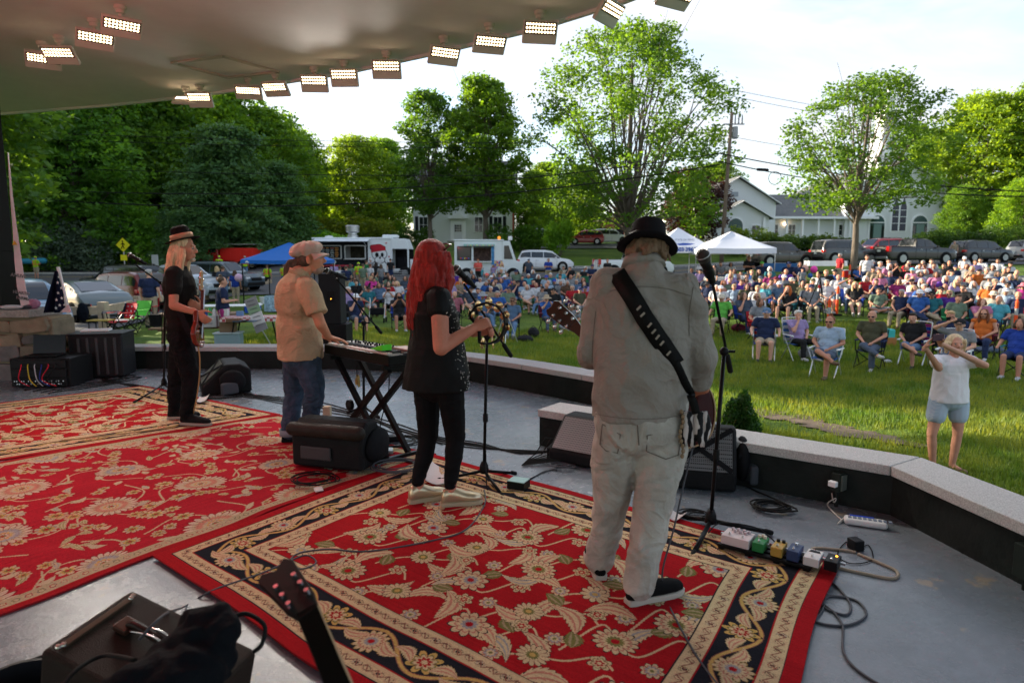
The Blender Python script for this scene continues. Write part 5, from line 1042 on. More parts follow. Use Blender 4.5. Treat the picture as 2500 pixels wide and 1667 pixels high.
def gable_house(name,label,cat,loc,rz,Wd,D,eave,ridge,roofm=slate,axis='front'):
 """front face at local y=0 looking to -y; axis 'front' = gable toward viewer"""
 r=thing(name,label,cat,loc,rz)
 if axis=='front':
  MB().prism([(-Wd/2,-1),(Wd/2,-1),(Wd/2,eave),(0,ridge),(-Wd/2,eave)],0,D,'Y').build('wall',clap,r)
  for s_ in(-1,1):
   e=Vector((s_*(Wd/2+.45),0,eave-.35));p_=Vector((0,0,ridge+.12));MB().add([(e.x,-.5,e.z),(0,-.5,p_.z),(0,D+.4,p_.z),(e.x,D+.4,e.z),(e.x,-.5,e.z+.18),(0,-.5,p_.z+.18),(0,D+.4,p_.z+.18),(e.x,D+.4,e.z+.18)],[(0,1,2,3),(4,5,6,7),(0,1,5,4),(1,2,6,5),(2,3,7,6),(3,0,4,7)]).build('roof',roofm,r)
   MB().bar((e.x,-.56,e.z+.05),(0,-.56,p_.z+.05),.08,.42,(0,1,0)).build('rake_trim',trim,r)
 else:
  MB().prism([(0,-1),(D,-1),(D,eave),(D/2,ridge),(0,eave)],-Wd/2,Wd/2,'X').build('wall',clap,r)
  for s_ in(0,1):
   y0=-.5 if s_==0 else D+.5;MB().add([(-Wd/2-.4,y0,eave-.3),(Wd/2+.4,y0,eave-.3),(Wd/2+.4,D/2,ridge+.1),(-Wd/2-.4,D/2,ridge+.1),(-Wd/2-.4,y0,eave-.12),(Wd/2+.4,y0,eave-.12),(Wd/2+.4,D/2,ridge+.28),(-Wd/2-.4,D/2,ridge+.28)],[(0,1,2,3),(4,5,6,7),(0,1,5,4),(1,2,6,5),(2,3,7,6),(3,0,4,7)]).build('roof',roofm,r)
 return r
hp=gp(1132,84);hz=P(1132,592,84).z
h=gable_house('white_house','white two storey house with dark shutters behind the twin maples','house',(hp.x,84,hz),R(-2),12.6,9,7.0,10.4,axis='side')
for x in(-5.0,4.4):window(h,x,2.2,1.0,1.9,shutters=True)
for x in(-4.6,-1.5,1.6,4.5):window(h,x,5.3,.95,1.6,shutters=True)
window(h,2.0,2.2,.95,1.8,shutters=False)
MB().box((-.6,-.08,1.35),(1.9,.2,3.1)).build('door_surround',trim,h);dr=MB().box((-.6,-.22,1.2),(1.0,.06,2.3)).build('door',mat('door_white',(.6,.62,.64),.5),h)
for i in range(3):
 for j in range(3):MB().box((-.9+.3*i,-.26,1.45+.3*j),(.24,.03,.24)).build('pane',glass_dark,dr)
MB().prism([(-1.9,2.95),(.7,2.95),(-.6,3.7)],-.45,.0,'Y').build('door_pediment',trim,h);MB().box((-.6,-.7,.05),(2.6,1.2,.25)).build('step',mat('step_stone',(.3,.28,.25),.8),h);MB().box((6.34,.2,3.4),(.16,.5,7.0)).build('corner_board',mat('red_trim',(.35,.06,.04),.7),h)
MB().box((2,4.5,10.9),(.9,.9,2)).build('chimney',brickm,h)
bp_=gp(1430,108);bz_=P(1430,585,108).z;b=thing('brick_building','low red brick building behind the red hatchback','building',(bp_.x,108,bz_));MB().box((0,4,1.5),(15,8,4.2)).build('wall',brickm,b);MB().box((0,4,3.75),(15.4,8.4,.3)).build('roof',mat('roof_band',(.5,.48,.45),.7),b)
for i in range(4):MB().box((-5.5+3.6*i,-.04,1.4),(1.4,.1,1.5)).build('window',glass_dark,b)
sh=thing('white_camper','white camper roof behind the food truck','camper',(gp(905,70).x,70,P(930,596,70).z-1.5));MB().prism([(-2.2,0),(2.3,0),(2.3,1.6),(1.2,2.1),(-1.6,2.1),(-2.2,1.4)],0,2.2,'Y').build('body',white_paint,sh,bevel=.1);MB().box((.2,-.03,1.3),(2.2,.05,.5)).build('window',glass_dark,sh)
CX,CY=gp(2180,92).x,92;cz0=P(2205,592,92).z
ch=gable_house('church','white clapboard church with 1837 on its gable, steeple and arched doors','church',(CX,CY,cz0),R(3),15.4,20,7.3,10.9,axis='front')
def arch(par,x,z0,wd,h,y,m_,name,n=12,dep=.06):
 pl=[(x-wd/2,z0),(x+wd/2,z0)]+[(x+wd/2*math.cos(math.pi*i/n),z0+h+wd/2*math.sin(math.pi*i/n))for i in range(n+1)]
 return MB().prism(pl,y-dep,y,'Y').build(name,m_,par)
def door_arch(x):
 d_=arch(ch,x,0,2.5,2.6,-.0,trim,'door_surround',dep=.14);arch(ch,x,.1,2.0,2.55,-.14,green_glass,'door_glass',dep=.04);MB().box((x,-.24,1.25),(1.1,.08,2.5)).build('door',mat('sage_door',(.16,.24,.22),.5),ch);MB().box((x,-.22,2.7),(2.2,.1,.14)).build('transom',trim,ch)
 for k in(-1,1):MB().box((x+k*.82,-.2,1.3),(.34,.05,1.9)).build('side_light',glass_dark,ch)
for x in(-3.1,3.0):door_arch(x)
for k in(-.55,.55):
 pl=[(k-.42,1.6),(k+.42,1.6),(k+.42,4.8),(k,6.2),(k-.42,4.8)];MB().prism([(a*1.0+(0),c)for a,c in pl],-.1,-.02,'Y').build('window',mat('stained_glass',(.06,.06,.085),.3,var=.4,vscale=4),ch)
 for z in(2.6,3.5,4.4):MB().box((k,-.13,z),(.84,.05,.07)).build('muntin',trim,ch)
MB().prism([(-1.2,1.4),(1.2,1.4),(1.2,5),(0,6.8),(-1.2,5)],-.05,-.0,'Y').build('window_surround',trim,ch)
MB().box((0,-.08,7.25),(15.5,.2,.4)).build('cornice',trim,ch)
for k in(-1,1):MB().box((k*7.45,-.08,3.5),(.55,.2,7.1)).build('corner_pilaster',trim,ch)
arch(ch,0,8.9,1.5,.05,-.1,green_glass,'fanlight',dep=.06);MB().box((0,-.1,8.25),(3.2,.08,.8)).build('date_board',trim,ch)
text('1837',.72,mat('letter_dark',(.04,.05,.05),.6),ch,(0,-.16,8.25),bold=.01)
tw=MB();tw.box((0,4.2,9.9),(4.2,4.0,4.4)).build('tower_base',clap,ch);MB().box((0,4.2,12.2),(4.6,4.4,.3)).build('tower_cornice',trim,ch)
for k in(-1,1):MB().prism([(k*1.2,12.3),(k*2.1,12.3),(k*1.9,12.8),(k*1.45,13.1),(k*1.3,13.8)],2.15,2.6,'Y').build('scroll_bracket',trim,ch)
MB().box((0,4.2,13.5),(2.9,2.9,2.6)).build('clock_stage',clap,ch);MB().lathe([(.8,0),(.8,.08)],(0,2.74,13.5),24,Matrix.Rotation(R(90),3,'X')).build('clock_rim',trim,ch);MB().lathe([(.66,0),(.66,.05)],(0,2.66,13.5),24,Matrix.Rotation(R(90),3,'X')).build('clock_face',mat('clock_green',(.1,.2,.17),.5),ch)
MB().bar((0,2.6,13.5),(.3,2.6,13.75),.05).build('clock_hand',trim,ch);MB().bar((0,2.6,13.5),(0,2.6,14),.04).build('clock_hand',trim,ch)
MB().box((0,4.2,14.9),(3.2,3.2,.25)).build('tower_cornice',trim,ch);MB().box((0,4.2,16.6),(2.2,2.2,3.3)).build('belfry',clap,ch);MB().box((0,3.07,16.6),(1.0,.06,2.1)).build('belfry_louvre',mat('grey_louvre',(.3,.33,.36),.6),ch);MB().box((0,4.2,18.3),(2.6,2.6,.25)).build('tower_cornice',trim,ch)
MB().lathe([(.8,18.4),(.78,20),(.95,20.1),(.4,20.6),(.05,21.8),(0,21.9)],(0,4.2,0),8).build('spire',clap,ch)
for x_ in(-6.85,6.85):pass
PHX=gp(1795,86).x
ph_=gable_house('parish_hall','white parish hall with gabled front and arched porch door','hall',(gp(1790,90).x,90,P(1790,592,90).z),R(2),10.6,12,5.4,8.5,axis='front')
MB().box((-.4,-.05,6.4),(.9,.1,.6)).build('attic_vent',mat('grey_louvre'),ph_)
po_=gable_house('porch_wing','white arched entrance porch of the parish hall','porch',(gp(1802,86).x,86,P(1802,592,86).z),R(2),7.2,4.2,3.3,5.1,axis='front')
arch(po_,-.8,0,2.2,2.1,-.0,trim,'door_surround',dep=.1);arch(po_,-.8,.05,1.9,2.05,-.1,green_glass,'door',dep=.05);window(po_,1.9,1.5,1.0,1.3);MB().bar((2.9,-.1,0),(2.9,-.1,3.2),.3).build('porch_column',trim,po_)
lw=gable_house('link_wing','long low white wing with grey shingle roof joining hall and church','building wing',(gp(1985,92).x,92,P(1985,592,92).z),R(2),13.5,8,3.4,6.6,axis='side')
for x in(-6.0,-3.6,3.5):window(lw,x,1.7,.9,1.4)
for i in range(6):MB().bar((-7+2.2*i,-1.1,0),(-7+2.2*i,-1.1,3.2),.24).build('porch_column',trim,lw)
MB().box((0,-.9,3.3),(15.4,1.4,.3)).build('porch_beam',trim,lw)
lpn=MB().ell((-4.6,-.2,2.5),(.12,.12,.16)).build('porch_lamp',mat('lamp_glow',(1,.7,.4),emit=6),lw)
wb=thing('white_house','low white building half hidden behind the copper beech','house',(gp(1700,100).x,100,P(1700,590,100).z));MB().box((0,3,1.8),(9,6,4.2)).build('wall',clap,wb);MB().prism([(-4.8,3.7),(4.8,3.7),(4.4,5.4),(-4.4,5.4)],-.3,6.3,'Y').build('roof',slate,wb)
for x in(-3,0,3):window(wb,x,1.8,.8,1.3)
polep=gp(1757,58.5);ptop=P(1766,275,58.5).z
po2=thing('utility_pole','tall brown utility pole with transformer brackets right of the elm','utility pole',(polep.x,polep.y,polep.z));hh_=ptop-polep.z
MB().tube([(0,0,-.5),(.2,0,hh_*.5),(.42,0,hh_)],[.2,.17,.13],12).build('pole_shaft',mat('weathered_pole',(.16,.12,.09),.9,var=.3,bump=.5,stretch=(3,3,.5)),po2,smooth=True)
MB().bar((-.3,-.1,hh_-1.0),(1.5,-.1,hh_-1.0),.09).build('crossarm',mat('grey_arm',(.2,.19,.18),.8),po2)
for x in(.7,1.0,1.3):MB().lathe([(.05,0),(.08,.1),(.05,.2),(.07,.3),(.04,.75)],(x,-.1,hh_-.95),10).build('insulator',mat('insulator_grey',(.25,.26,.27),.4),po2)
MB().lathe([(.22,-.5),(.24,0),(.22,.5)],(.75,-.05,hh_-1.7),14).build('transformer',mat('transformer_grey',(.3,.31,.32),.5),po2);MB().box((.35,-.1,2.6),(.5,.3,1.0)).build('meter_box',mat('box_grey',(.35,.36,.36),.5),po2)
def wire(label,a,b,sag,r=.03,m=rubber):
 t_=thing('overhead_wire',label,'wire',(0,0,0));a,b=Vector(a),Vector(b);pts=[a.lerp(b,i/24)-Vector((0,0,sag*4*(i/24)*(1-i/24)))for i in range(25)];MB().tube(pts,r,5).build('cable',m,t_)
YW=58
wires=[((20,322),(1290,350),.2,.025,'highest wire across the dark treeline'),((20,338),(1290,362),.2,.025,'second wire from the top across the treeline'),((20,406),(1330,428),.3,.03,'middle wire across the dark treeline'),((22,460),(1757,375),1.6,.045,'thick upper cable of the lower pair running to the pole'),((22,482),(1757,402),1.9,.055,'lowest thick cable running from left edge to pole'),((1757,375),(2560,470),.6,.05,'upper cable running right from the pole past church'),((1757,395),(2560,480),.8,.05,'lower cable running right from the pole past church'),((1790,220),(2560,330),.4,.02,'thin high line right of pole, topmost'),((1790,236),(2560,350),.4,.02,'thin high line right of pole, second'),((1765,330),(2300,400),.3,.02,'thin drop line right of pole')]
for a,b,s,r,lb in wires:wire(lb,P(a[0],a[1],YW),P(b[0],b[1],YW),s,r)
t_=thing('cable_loop','coil of cable hanging from the wires right of the pole','cable coil',(0,0,0));c=P(1892,435,YW);MB().tube([(c.x+.55*math.cos(i*.35),c.y,c.z+.55*math.sin(i*.35))for i in range(19)],.03,5).build('cable',rubber,t_);t_=thing('splice_case','dark splice case on the cable right of the pole','splice case',P(1862,414,YW));MB().cap((-.4,0,0),(.4,0,-.05),.13,.13).build('case',black_plastic,t_)
#VEHICLES
paint_m=mat('car_paint',(.5,.5,.5),.4,0,oc=True,coat=.7);tyre_m=mat('tyre',(.018,.018,.019),.8);rim_m=mat('rim',(.28,.29,.3),.35,.9);lampr=mat('tail_lens',(.45,.012,.012),.15,coat=.8);lampw=mat('head_lens',(.55,.57,.6),.08,coat=.8);trimb=mat('car_trim',(.02,.02,.021),.5);plate=mat('licence_plate',(.55,.6,.58),.5)
CARS={'sedan':dict(L=4.88,W=1.84,belt=[(0,.62),(.03,.82),(.1,1.0),(.5,.95),(.72,.92),(.9,.8),(1,.6)],roof=[(0,.0),(.06,0),(.14,.06),(.34,.45),(.48,.5),(.6,.45),(.76,.02),(1,0)],wr=.34,ax=(.19,.80),cl=.19),'suv':dict(L=4.6,W=1.88,belt=[(0,.7),(.02,1.0),(.1,1.08),(.5,1.02),(.72,1.02),(.93,.92),(1,.66)],roof=[(0,0),(.015,.05),(.08,.52),(.2,.62),(.5,.66),(.62,.58),(.77,.03),(1,0)],wr=.36,ax=(.19,.80),cl=.22),'boxy':dict(L=4.85,W=1.92,belt=[(0,.75),(.02,1.08),(.1,1.12),(.5,1.1),(.7,1.1),(.95,1.02),(1,.7)],roof=[(0,0),(.01,.1),(.05,.62),(.2,.68),(.52,.68),(.6,.62),(.72,.03),(1,0)],wr=.39,ax=(.19,.81),cl=.26),'pickup':dict(L=5.85,W=2.03,belt=[(0,.75),(.01,1.26),(.4,1.26),(.5,1.24),(.72,1.22),(.95,1.12),(1,.75)],roof=[(0,0),(.375,0),(.385,.05),(.41,.58),(.5,.64),(.6,.62),(.73,.03),(1,0)],wr=.42,ax=(.2,.82),cl=.3),'hatch':dict(L=4.1,W=1.72,belt=[(0,.66),(.02,.95),(.1,1.0),(.5,.96),(.75,.94),(.93,.85),(1,.6)],roof=[(0,0),(.02,.05),(.1,.5),(.22,.6),(.5,.62),(.62,.52),(.8,.02),(1,0)],wr=.32,ax=(.19,.80),cl=.19)}
CARMESH={}
def car(kind,label,loc,heading,col,group=None,cat='car',name='parked_car',bed=False,rack=False):
 k=CARS[kind];L,W_=k['L'],k['W'];root=thing(name,label,cat,loc,0,group);root.rotation_euler=(0,0,math.atan2(heading[1],heading[0]))
 bx_,by_=zip(*k['belt']);rx,ry=zip(*k['roof']);belt=lambda f:float(np.interp(f,bx_,by_));rf=lambda f:float(np.interp(f,rx,ry));X0=-L/2
 if kind not in CARMESH:
  st=sorted(set([0,.006,.02,.04,.06,.08,.1,.14,.18,.22,.27,.32,.36,.375,.385,.4,.42,.46,.5,.54,.58,.62,.66,.7,.74,.78,.82,.86,.9,.94,.97,.99,1.0]))
  V=[];sec=[]
  for f in st:
   x=X0+f*L;e=min(1,min(f,1-f)/.05)**.5;hw=W_/2*(.86+.14*e);bz,rz_=belt(f),rf(f);h0=k['cl']+(.12 if(f<.03 or f>.97)else 0);rw=hw*(.80 if rz_>.25 else(.80+.14*(1-rz_/.25)))
   row=[(x,-hw*.9,h0),(x,-hw*.99,h0+.12),(x,-hw,(h0+bz)*.52),(x,-hw*.985,bz-.1),(x,-hw*.94,bz),(x,-rw,bz+rz_*.93),(x,-rw*.82,bz+rz_+(.02 if rz_>.02 else .03)),(x,0,bz+rz_+(.045 if rz_<.1 else .035))]
   row+=[(a,-b_,c_)for a,b_,c_ in row[-2::-1]];sec.append(row)
  n=len(sec[0]);V=[p_ for r_ in sec for p_ in r_];F=[(i*n+j,i*n+j+1,(i+1)*n+j+1,(i+1)*n+j)for i in range(len(sec)-1)for j in range(n-1)];F+=[(i*n,(i+1)*n,(i+1)*n+n-1,i*n+n-1)for i in range(len(sec)-1)];F+=[tuple(range(n-1,-1,-1)),tuple((len(sec)-1)*n+j for j in range(n))]
  body=MB().add(V,F).mesh('body',paint_m,True);body.set_sharp_from_angle(angle=R(30))
  fs=[f for f in np.linspace(0,1,200)if rf(f)>.2];a0,a1=fs[0],fs[-1];wins=[]
  cuts=[a0+.01,a0+(a1-a0)*(.30 if kind!='pickup' else .42),a0+(a1-a0)*.62,a1+.03]if kind!='pickup' else[a0+.012,a0+(a1-a0)*.42,a1+.045]
  for i in range(len(cuts)-1):
   for s_ in(-1,1):
    b_=MB();f0,f1=cuts[i]+.006,cuts[i+1]-.006
    def fn(u,v):
     f=f0+(f1-f0)*u;hw=W_/2;rz_=rf(f);rw=hw*(.80 if rz_>.25 else(.80+.14*(1-rz_/.25)));t_=.1+.74*v;y=(hw*.94*(1-t_)+rw*t_)+.012;return(X0+f*L,s_*y,belt(f)+rz_*.93*t_)
    b_.grid(fn,6,3);wins.append(b_.mesh('window',glass_dark,True))
  ws=[]
  for f0,f1 in((next(f for f in np.linspace(1,0,300)if rf(f)>.08),next(f for f in np.linspace(1,0,300)if rf(f)>ry[np.argmax(ry)]*.88)),(next(f for f in np.linspace(0,1,300)if rf(f)>.1),next(f for f in np.linspace(0,1,300)if rf(f)>max(ry)*.84))):
   b_=MB()
   def fn(u,v,f0=f0,f1=f1):
    f=f0+(f1-f0)*v;rz_=rf(f);hw=W_/2;rw=hw*(.80 if rz_>.25 else(.80+.14*(1-rz_/.25)))*.78;d_=.02 if f0>.5 else-.02;return(X0+f*L+d_,(u*2-1)*rw,belt(f)+rz_+.035)
   b_.grid(fn,6,5);ws.append(b_.mesh('windscreen',glass_dark,True))
  wh=MB().lathe([(k['wr']*.62,-.11),(k['wr']*.92,-.115),(k['wr'],-.08),(k['wr'],.08),(k['wr']*.92,.115),(k['wr']*.62,.11)],n=24,M=Matrix.Rotation(R(90),3,'X')).mesh('tyre',tyre_m,True)
  rb=MB();rb.lathe([(0.001,.06),(k['wr']*.2,.08),(k['wr']*.2,.04)],n=12,M=Matrix.Rotation(R(90),3,'X'));rb.lathe([(k['wr']*.56,.03),(k['wr']*.66,.1)],n=20,M=Matrix.Rotation(R(90),3,'X'))
  for s_ in range(5):a=s_*2*math.pi/5;rb.bar((0,-.07,0),(math.cos(a)*k['wr']*.6,-.075,math.sin(a)*k['wr']*.6),.07,.03)
  rim=rb.mesh('rim',rim_m);ar=MB().lathe([(.001,0),(k['wr']*1.2,0),(k['wr']*1.2,-.05)],n=24,M=Matrix.Rotation(R(90),3,'X')).mesh('wheel_arch',trimb)
  CARMESH[kind]=(body,wins,ws,wh,rim,ar)
 body,wins,ws,wh,rim,ar=CARMESH[kind];bo=part('body',body,root,col=col)
 for m_ in wins:part('window',m_,root)
 part('windscreen',ws[0],root);part('rear_window',ws[1],root)
 for f in k['ax']:
  for s_ in(-1,1):
   x=X0+f*L;a_=part('wheel_arch',ar,root,(x,s_*(W_/2+.004),k['wr']));a_.rotation_euler=(0,0,0 if s_<0 else math.pi);w_=part('wheel',wh,root,(x,s_*(W_/2-.06),k['wr']));w_.rotation_euler=(0,0,0 if s_<0 else math.pi);part('rim',rim,w_,(0,-.03,0))
 zb=belt(.02)
 for s_ in(-1,1):
  MB().box((X0+.10,s_*W_*.41,zb-.14),(.22,W_*.16,.17 if kind!='pickup' else .42)).build('tail_light',lampr,root,bevel=.03);MB().box((-X0-.14,s_*W_*.37,belt(.97)-.1),(.22,W_*.18,.13)).build('headlight',lampw,root,bevel=.03)
  MB().box((X0+L*.68,s_*(W_/2+.08),belt(.68)+.06),(.16,.14,.13)).build('mirror',paint_m,root,bevel=.03).color=(*col,1)
  for f in(.36,.56)if kind!='pickup' else(.46,.6):MB().box((X0+L*f,s_*(W_/2+.006),belt(f)-.16),(.16,.03,.03)).build('door_handle',steel,root)
  for f in(.33,.52,.7)if kind!='pickup' else(.385,.53,.7):MB().box((X0+L*f,s_*(W_/2-.002),(k['cl']+belt(f))/2+.02),(.012,.012,belt(f)-k['cl']-.25)).build('door_seam',trimb,root)
 MB().box((X0+.0,0,k['cl']+.18),(.14,W_*.86,.2)).build('rear_bumper',trimb if kind in('boxy','suv')else steel,root,bevel=.04);MB().box((-X0-.01,0,k['cl']+.18),(.12,W_*.84,.2)).build('front_bumper',trimb,root,bevel=.04)
 MB().box((-X0-.0,0,belt(.98)-.1),(.08,W_*.5,.2)).build('grille',trimb,root,bevel=.02);MB().box((X0-.045,0,zb-.26),(.03,.34,.17)).build('licence_plate',plate,root)
 if bed:
  MB().box((X0+L*.19,0,1.3),(L*.35,W_*.78,.05)).build('cargo_bed',trimb,root)
 if rack or kind in('suv','boxy'):
  for s_ in(-1,1):MB().bar((X0+L*.14,s_*W_*.33,belt(.3)+rf(.4)+.06),(X0+L*.56,s_*W_*.33,belt(.3)+rf(.5)+.06),.035).build('roof_rail',trimb,root)
 return root
def cp(px,py,y):
 v=P(px,py,y);return Vector((v.x,y,gz(v.x,y)+.07))
car('sedan','grey sedan parked nearest the timber rail, rear toward the stage',cp(205,770,25.2),(-.80,.60),(.10,.13,.135))
car('suv','dark red SUV parked behind the grey sedan',cp(305,740,30.5),(-.90,.44),(.13,.012,.014))
car('boxy','black SUV with open looking windows behind the dark red one',cp(300,700,37.5),(-.95,.3),(.022,.025,.03))
car('hatch','pale blue car mostly hidden behind the roof post',cp(52,770,19.5),(.75,-.66),(.09,.17,.25))
car('sedan','dark blue sedan parked beyond the bass player',cp(395,690,43),(.98,-.2),(.03,.045,.06))
car('boxy','slate blue SUV with silver rack facing right in parking lot',cp(548,690,42),(.96,-.28),(.05,.075,.095))
car('pickup','silver pickup whose grille shows behind the bass player',cp(440,700,36),(.93,-.36),(.33,.38,.42),cat='pickup truck',name='pickup_truck')
car('boxy','grey SUV at the right end of the far parking row',cp(700,630,66),(-.96,.2),(.07,.09,.12))
car('suv','silver hatchback parked behind the red rescue truck',cp(627,635,64),(-.96,.2),(.4,.43,.46));car('sedan','pale silver car beside the grey SUV in the far row',cp(752,620,70),(-.96,.2),(.35,.42,.5));car('suv','dark blue SUV in the far row near the food truck',cp(806,620,71),(-.96,.2),(.03,.05,.08))
car('suv','white SUV parked behind the ice cream truck',cp(1330,655,54.5),(1,.02),(.62,.64,.66));car('hatch','red hatchback parked by the brick building',cp(1430,600,76),(-.99,.1),(.32,.015,.02));car('suv','white minivan parked beside the red hatchback',cp(1488,600,78),(1,.05),(.6,.62,.64))
car('pickup','white pickup truck with open bed behind the guitarist',cp(1545,660,50),(.99,.12),(.62,.64,.65),cat='pickup truck',name='pickup_truck',bed=True)
car('suv','white car behind the brick building bush, far left of red hatchback',cp(1335,595,84),(1,.0),(.6,.62,.64))
RG='vehicles parked along the road at right'
car('boxy','dark tan SUV with rack beside the white canopy',cp(1905,655,51),(.985,.17),(.065,.055,.045),RG);car('boxy','grey SUV partly behind the young elm trunk',cp(2060,655,50.5),(.985,.17),(.07,.07,.075),RG)
car('pickup','black pickup truck between the elm and the black crossover',cp(2228,650,50),(.985,.17),(.018,.017,.018),RG,'pickup truck','pickup_truck',True,True);car('suv','black crossover right of the black pickup',cp(2390,645,53),(.985,.17),(.02,.02,.023),RG);car('suv','silver grey SUV cut by the right picture edge',cp(2530,645,54.5),(.985,.17),(.3,.31,.32),RG)
jp=car('boxy','red off-roader with slotted grille behind the black pickup',cp(2140,640,56),(-.97,-.2),(.42,.012,.02))
for i in range(7):MB().box((2.47,-.42+.14*i,.98),(.03,.05,.3)).build('grille_slot',trimb,jp)
rt=thing('rescue_truck','red rescue truck with utility body in far parking lot','truck',cp(548,640,61));rt.rotation_euler=(0,0,R(174));rp=mat('fire_red',(.42,.012,.014),.3,coat=.8)
MB().prism([(-3.3,.55),(3.2,.55),(3.2,1.25),(2.2,1.4),(1.7,2.25),(.1,2.25),(0,1.3),(-3.3,1.3)],-1,1,'Y').build('cab_body',rp,rt,bevel=.06);MB().box((-1.75,0,1.35),(3.1,2.1,1.2)).build('utility_box',mat('bright_red',(.6,.02,.015),.35),rt,bevel=.03)
for s_ in(-1,1):
 for x in(.5,1.25):MB().box((x,s_*1.01,1.8),(.6,.03,.5)).build('window',glass_dark,rt)
 for x in(-2.8,-1.8,-.8):MB().box((x,s_*1.06,1.35),(.8,.03,.8)).build('locker_door',mat('bright_red'),rt,bevel=.02)
 for x in(-2.2,2.3):w_=MB().lathe([(.001,-.1),(.42,-.1),(.42,.1),(.001,.1)],(x,s_*.95,.42),20,Matrix.Rotation(R(90),3,'X')).build('wheel',tyre_m,rt);MB().lathe([(.001,-.12),(.22,-.12),(.22,.12),(.001,.12)],(x,s_*.95,.42),14,Matrix.Rotation(R(90),3,'X')).build('rim',rim_m,w_)
MB().box((1.0,0,2.38),(.3,1.5,.16)).build('light_bar',lampr,rt,bevel=.04);MB().box((-1.75,0,2.3),(3.0,1.6,.06)).build('ladder_rack',steel,rt);MB().prism([(1.72,2.18),(2.25,1.42),(2.28,1.45),(1.78,2.2)],-.85,.85,'Y').build('windscreen',glass_dark,rt)
def wheels(root,xs,r,y):
 for x in xs:
  for s_ in(-1,1):
   MB().lathe([(.001,0),(r*1.22,0),(r*1.22,-.05)],(x,s_*(y+.008),r),24,Matrix.Rotation(R(90),3,'X')).build('wheel_arch',trimb,root);w_=MB().lathe([(.001,-.12),(r*.9,-.12),(r,-.08),(r,.08),(r*.9,.12),(.001,.12)],(x,s_*(y-.06),r),26,Matrix.Rotation(R(90),3,'X')).build('wheel',tyre_m,root,smooth=True,sharp=True)
   MB().lathe([(.001,-.135),(r*.25,-.16),(r*.3,-.13),(r*.55,-.125),(r*.6,.125),(.001,.125)],(x,s_*(y-.06),r),18,Matrix.Rotation(R(90),3,'X')).build('rim',rim_m,w_)
vw=mat('van_white',(.66,.70,.72),.35,var=.05)
il=cp(1112,700,47.2);ir=cp(1270,700,47.2);IL=ir.x-il.x-.35
ic=thing('ice_cream_truck','white ice cream truck with open serving window and awning bulbs','food truck',(il.x-.05,47.2,gz(il.x+2.5,47.2)+.07));ic.rotation_euler=(0,0,R(2));h0,h1=.45,2.78
sx0,sx1,sz0,sz1=1.35,2.62,1.32,2.4
for nm,(a0,a1,z0,z1)in{'side_panel':(0,sx0,h0,h1),'side_panel2':(sx0,sx1,h0,sz0),'side_panel3':(sx0,sx1,sz1,h1),'side_panel4':(sx1,IL-.9,h0,h1)}.items():MB().box(((a0+a1)/2,.04,(z0+z1)/2),(a1-a0,.08,z1-z0)).build('side_panel',vw,ic)
MB().box((IL/2-.45,1.96,1.6),(IL-.9,.08,2.35)).build('far_side',vw,ic);MB().box((.04,1,1.6),(.08,1.9,2.35)).build('rear_wall',vw,ic);MB().box((IL/2-.4,1,h1+.05),(IL-.7,2.15,.1)).build('roof',vw,ic,bevel=.04);MB().box((IL/2-.4,1,.5),(IL-.9,1.9,.1)).build('floor',steel,ic)
MB().prism([(IL-.9,h0),(IL+.55,h0),(IL+.6,1.25),(IL+.1,1.4),(IL-.35,h1),(IL-.9,h1)],0,2,'Y').build('cab',vw,ic,bevel=.04)
MB().prism([(IL+.12,1.46),(IL-.3,2.6),(IL-.26,2.62),(IL+.16,1.48)],.12,1.88,'Y').build('windscreen',glass_dark,ic);MB().prism([(IL-.75,1.5),(IL-.12,1.5),(IL-.42,2.45),(IL-.75,2.45)],-.03,.0,'Y').build('cab_window',glass_dark,ic)
for x0_,x1_ in((.25,1.15),):f=MB().box(((x0_+x1_)/2,-.02,1.9),(x1_-x0_+.12,.05,1.0)).build('window',trimb,ic,bevel=.02);MB().box(((x0_+x1_)/2,-.05,1.9),(x1_-x0_,.03,.88)).build('pane',glass_dark,f)
MB().box(((sx0+sx1)/2,-.14,sz0-.02),(sx1-sx0+.1,.32,.06)).build('serving_shelf',white_paint,ic);aw=MB().box(((sx0+sx1)/2-.2,-.1,sz1+.08),(2.2,.26,.16)).build('awning',mat('awning_teal',(.25,.45,.42),.6),ic,bevel=.02)
for i in range(9):MB().ell((.95+.22*i,-.25,sz1+.06),(.045,.03,.045),None,8,6).build('bulb',mat('bulb_'+'ab'[i%2]if False else('bulb_yellow' if i%2 else 'bulb_pink'),(.9,.75,.2)if i%2 else(.8,.3,.35),.4),aw)
MB().box((2.74,-.03,1.75),(.2,.04,1.3)).build('menu_strip',mat('menu_blue',(.05,.2,.42),.5,var=.8,vscale=9),ic);MB().box((3.14,-.03,1.1),(.6,.04,.62)).build('poster',mat('poster_mixed',(.42,.3,.32),.5,var=.9,vscale=7),ic)
rc=random.Random(3)
for i in range(12):MB().box((2.91+.15*(i%4),-.056,.9+.18*(i//4)),(.1,.012,.12)).build('menu_item',mat(['ad_red','ad_blue','ad_yellow'][i%3],[(.5,.05,.08),(.06,.1,.4),(.6,.5,.1)][i%3],.5),ic)
for i in range(5):MB().ell((.45+.14*i,-.07,1.55),(.055,.012,.05),None,10,6).build('sticker',mat(['ad_red','ad_blue','ad_yellow'][i%3]),ic)
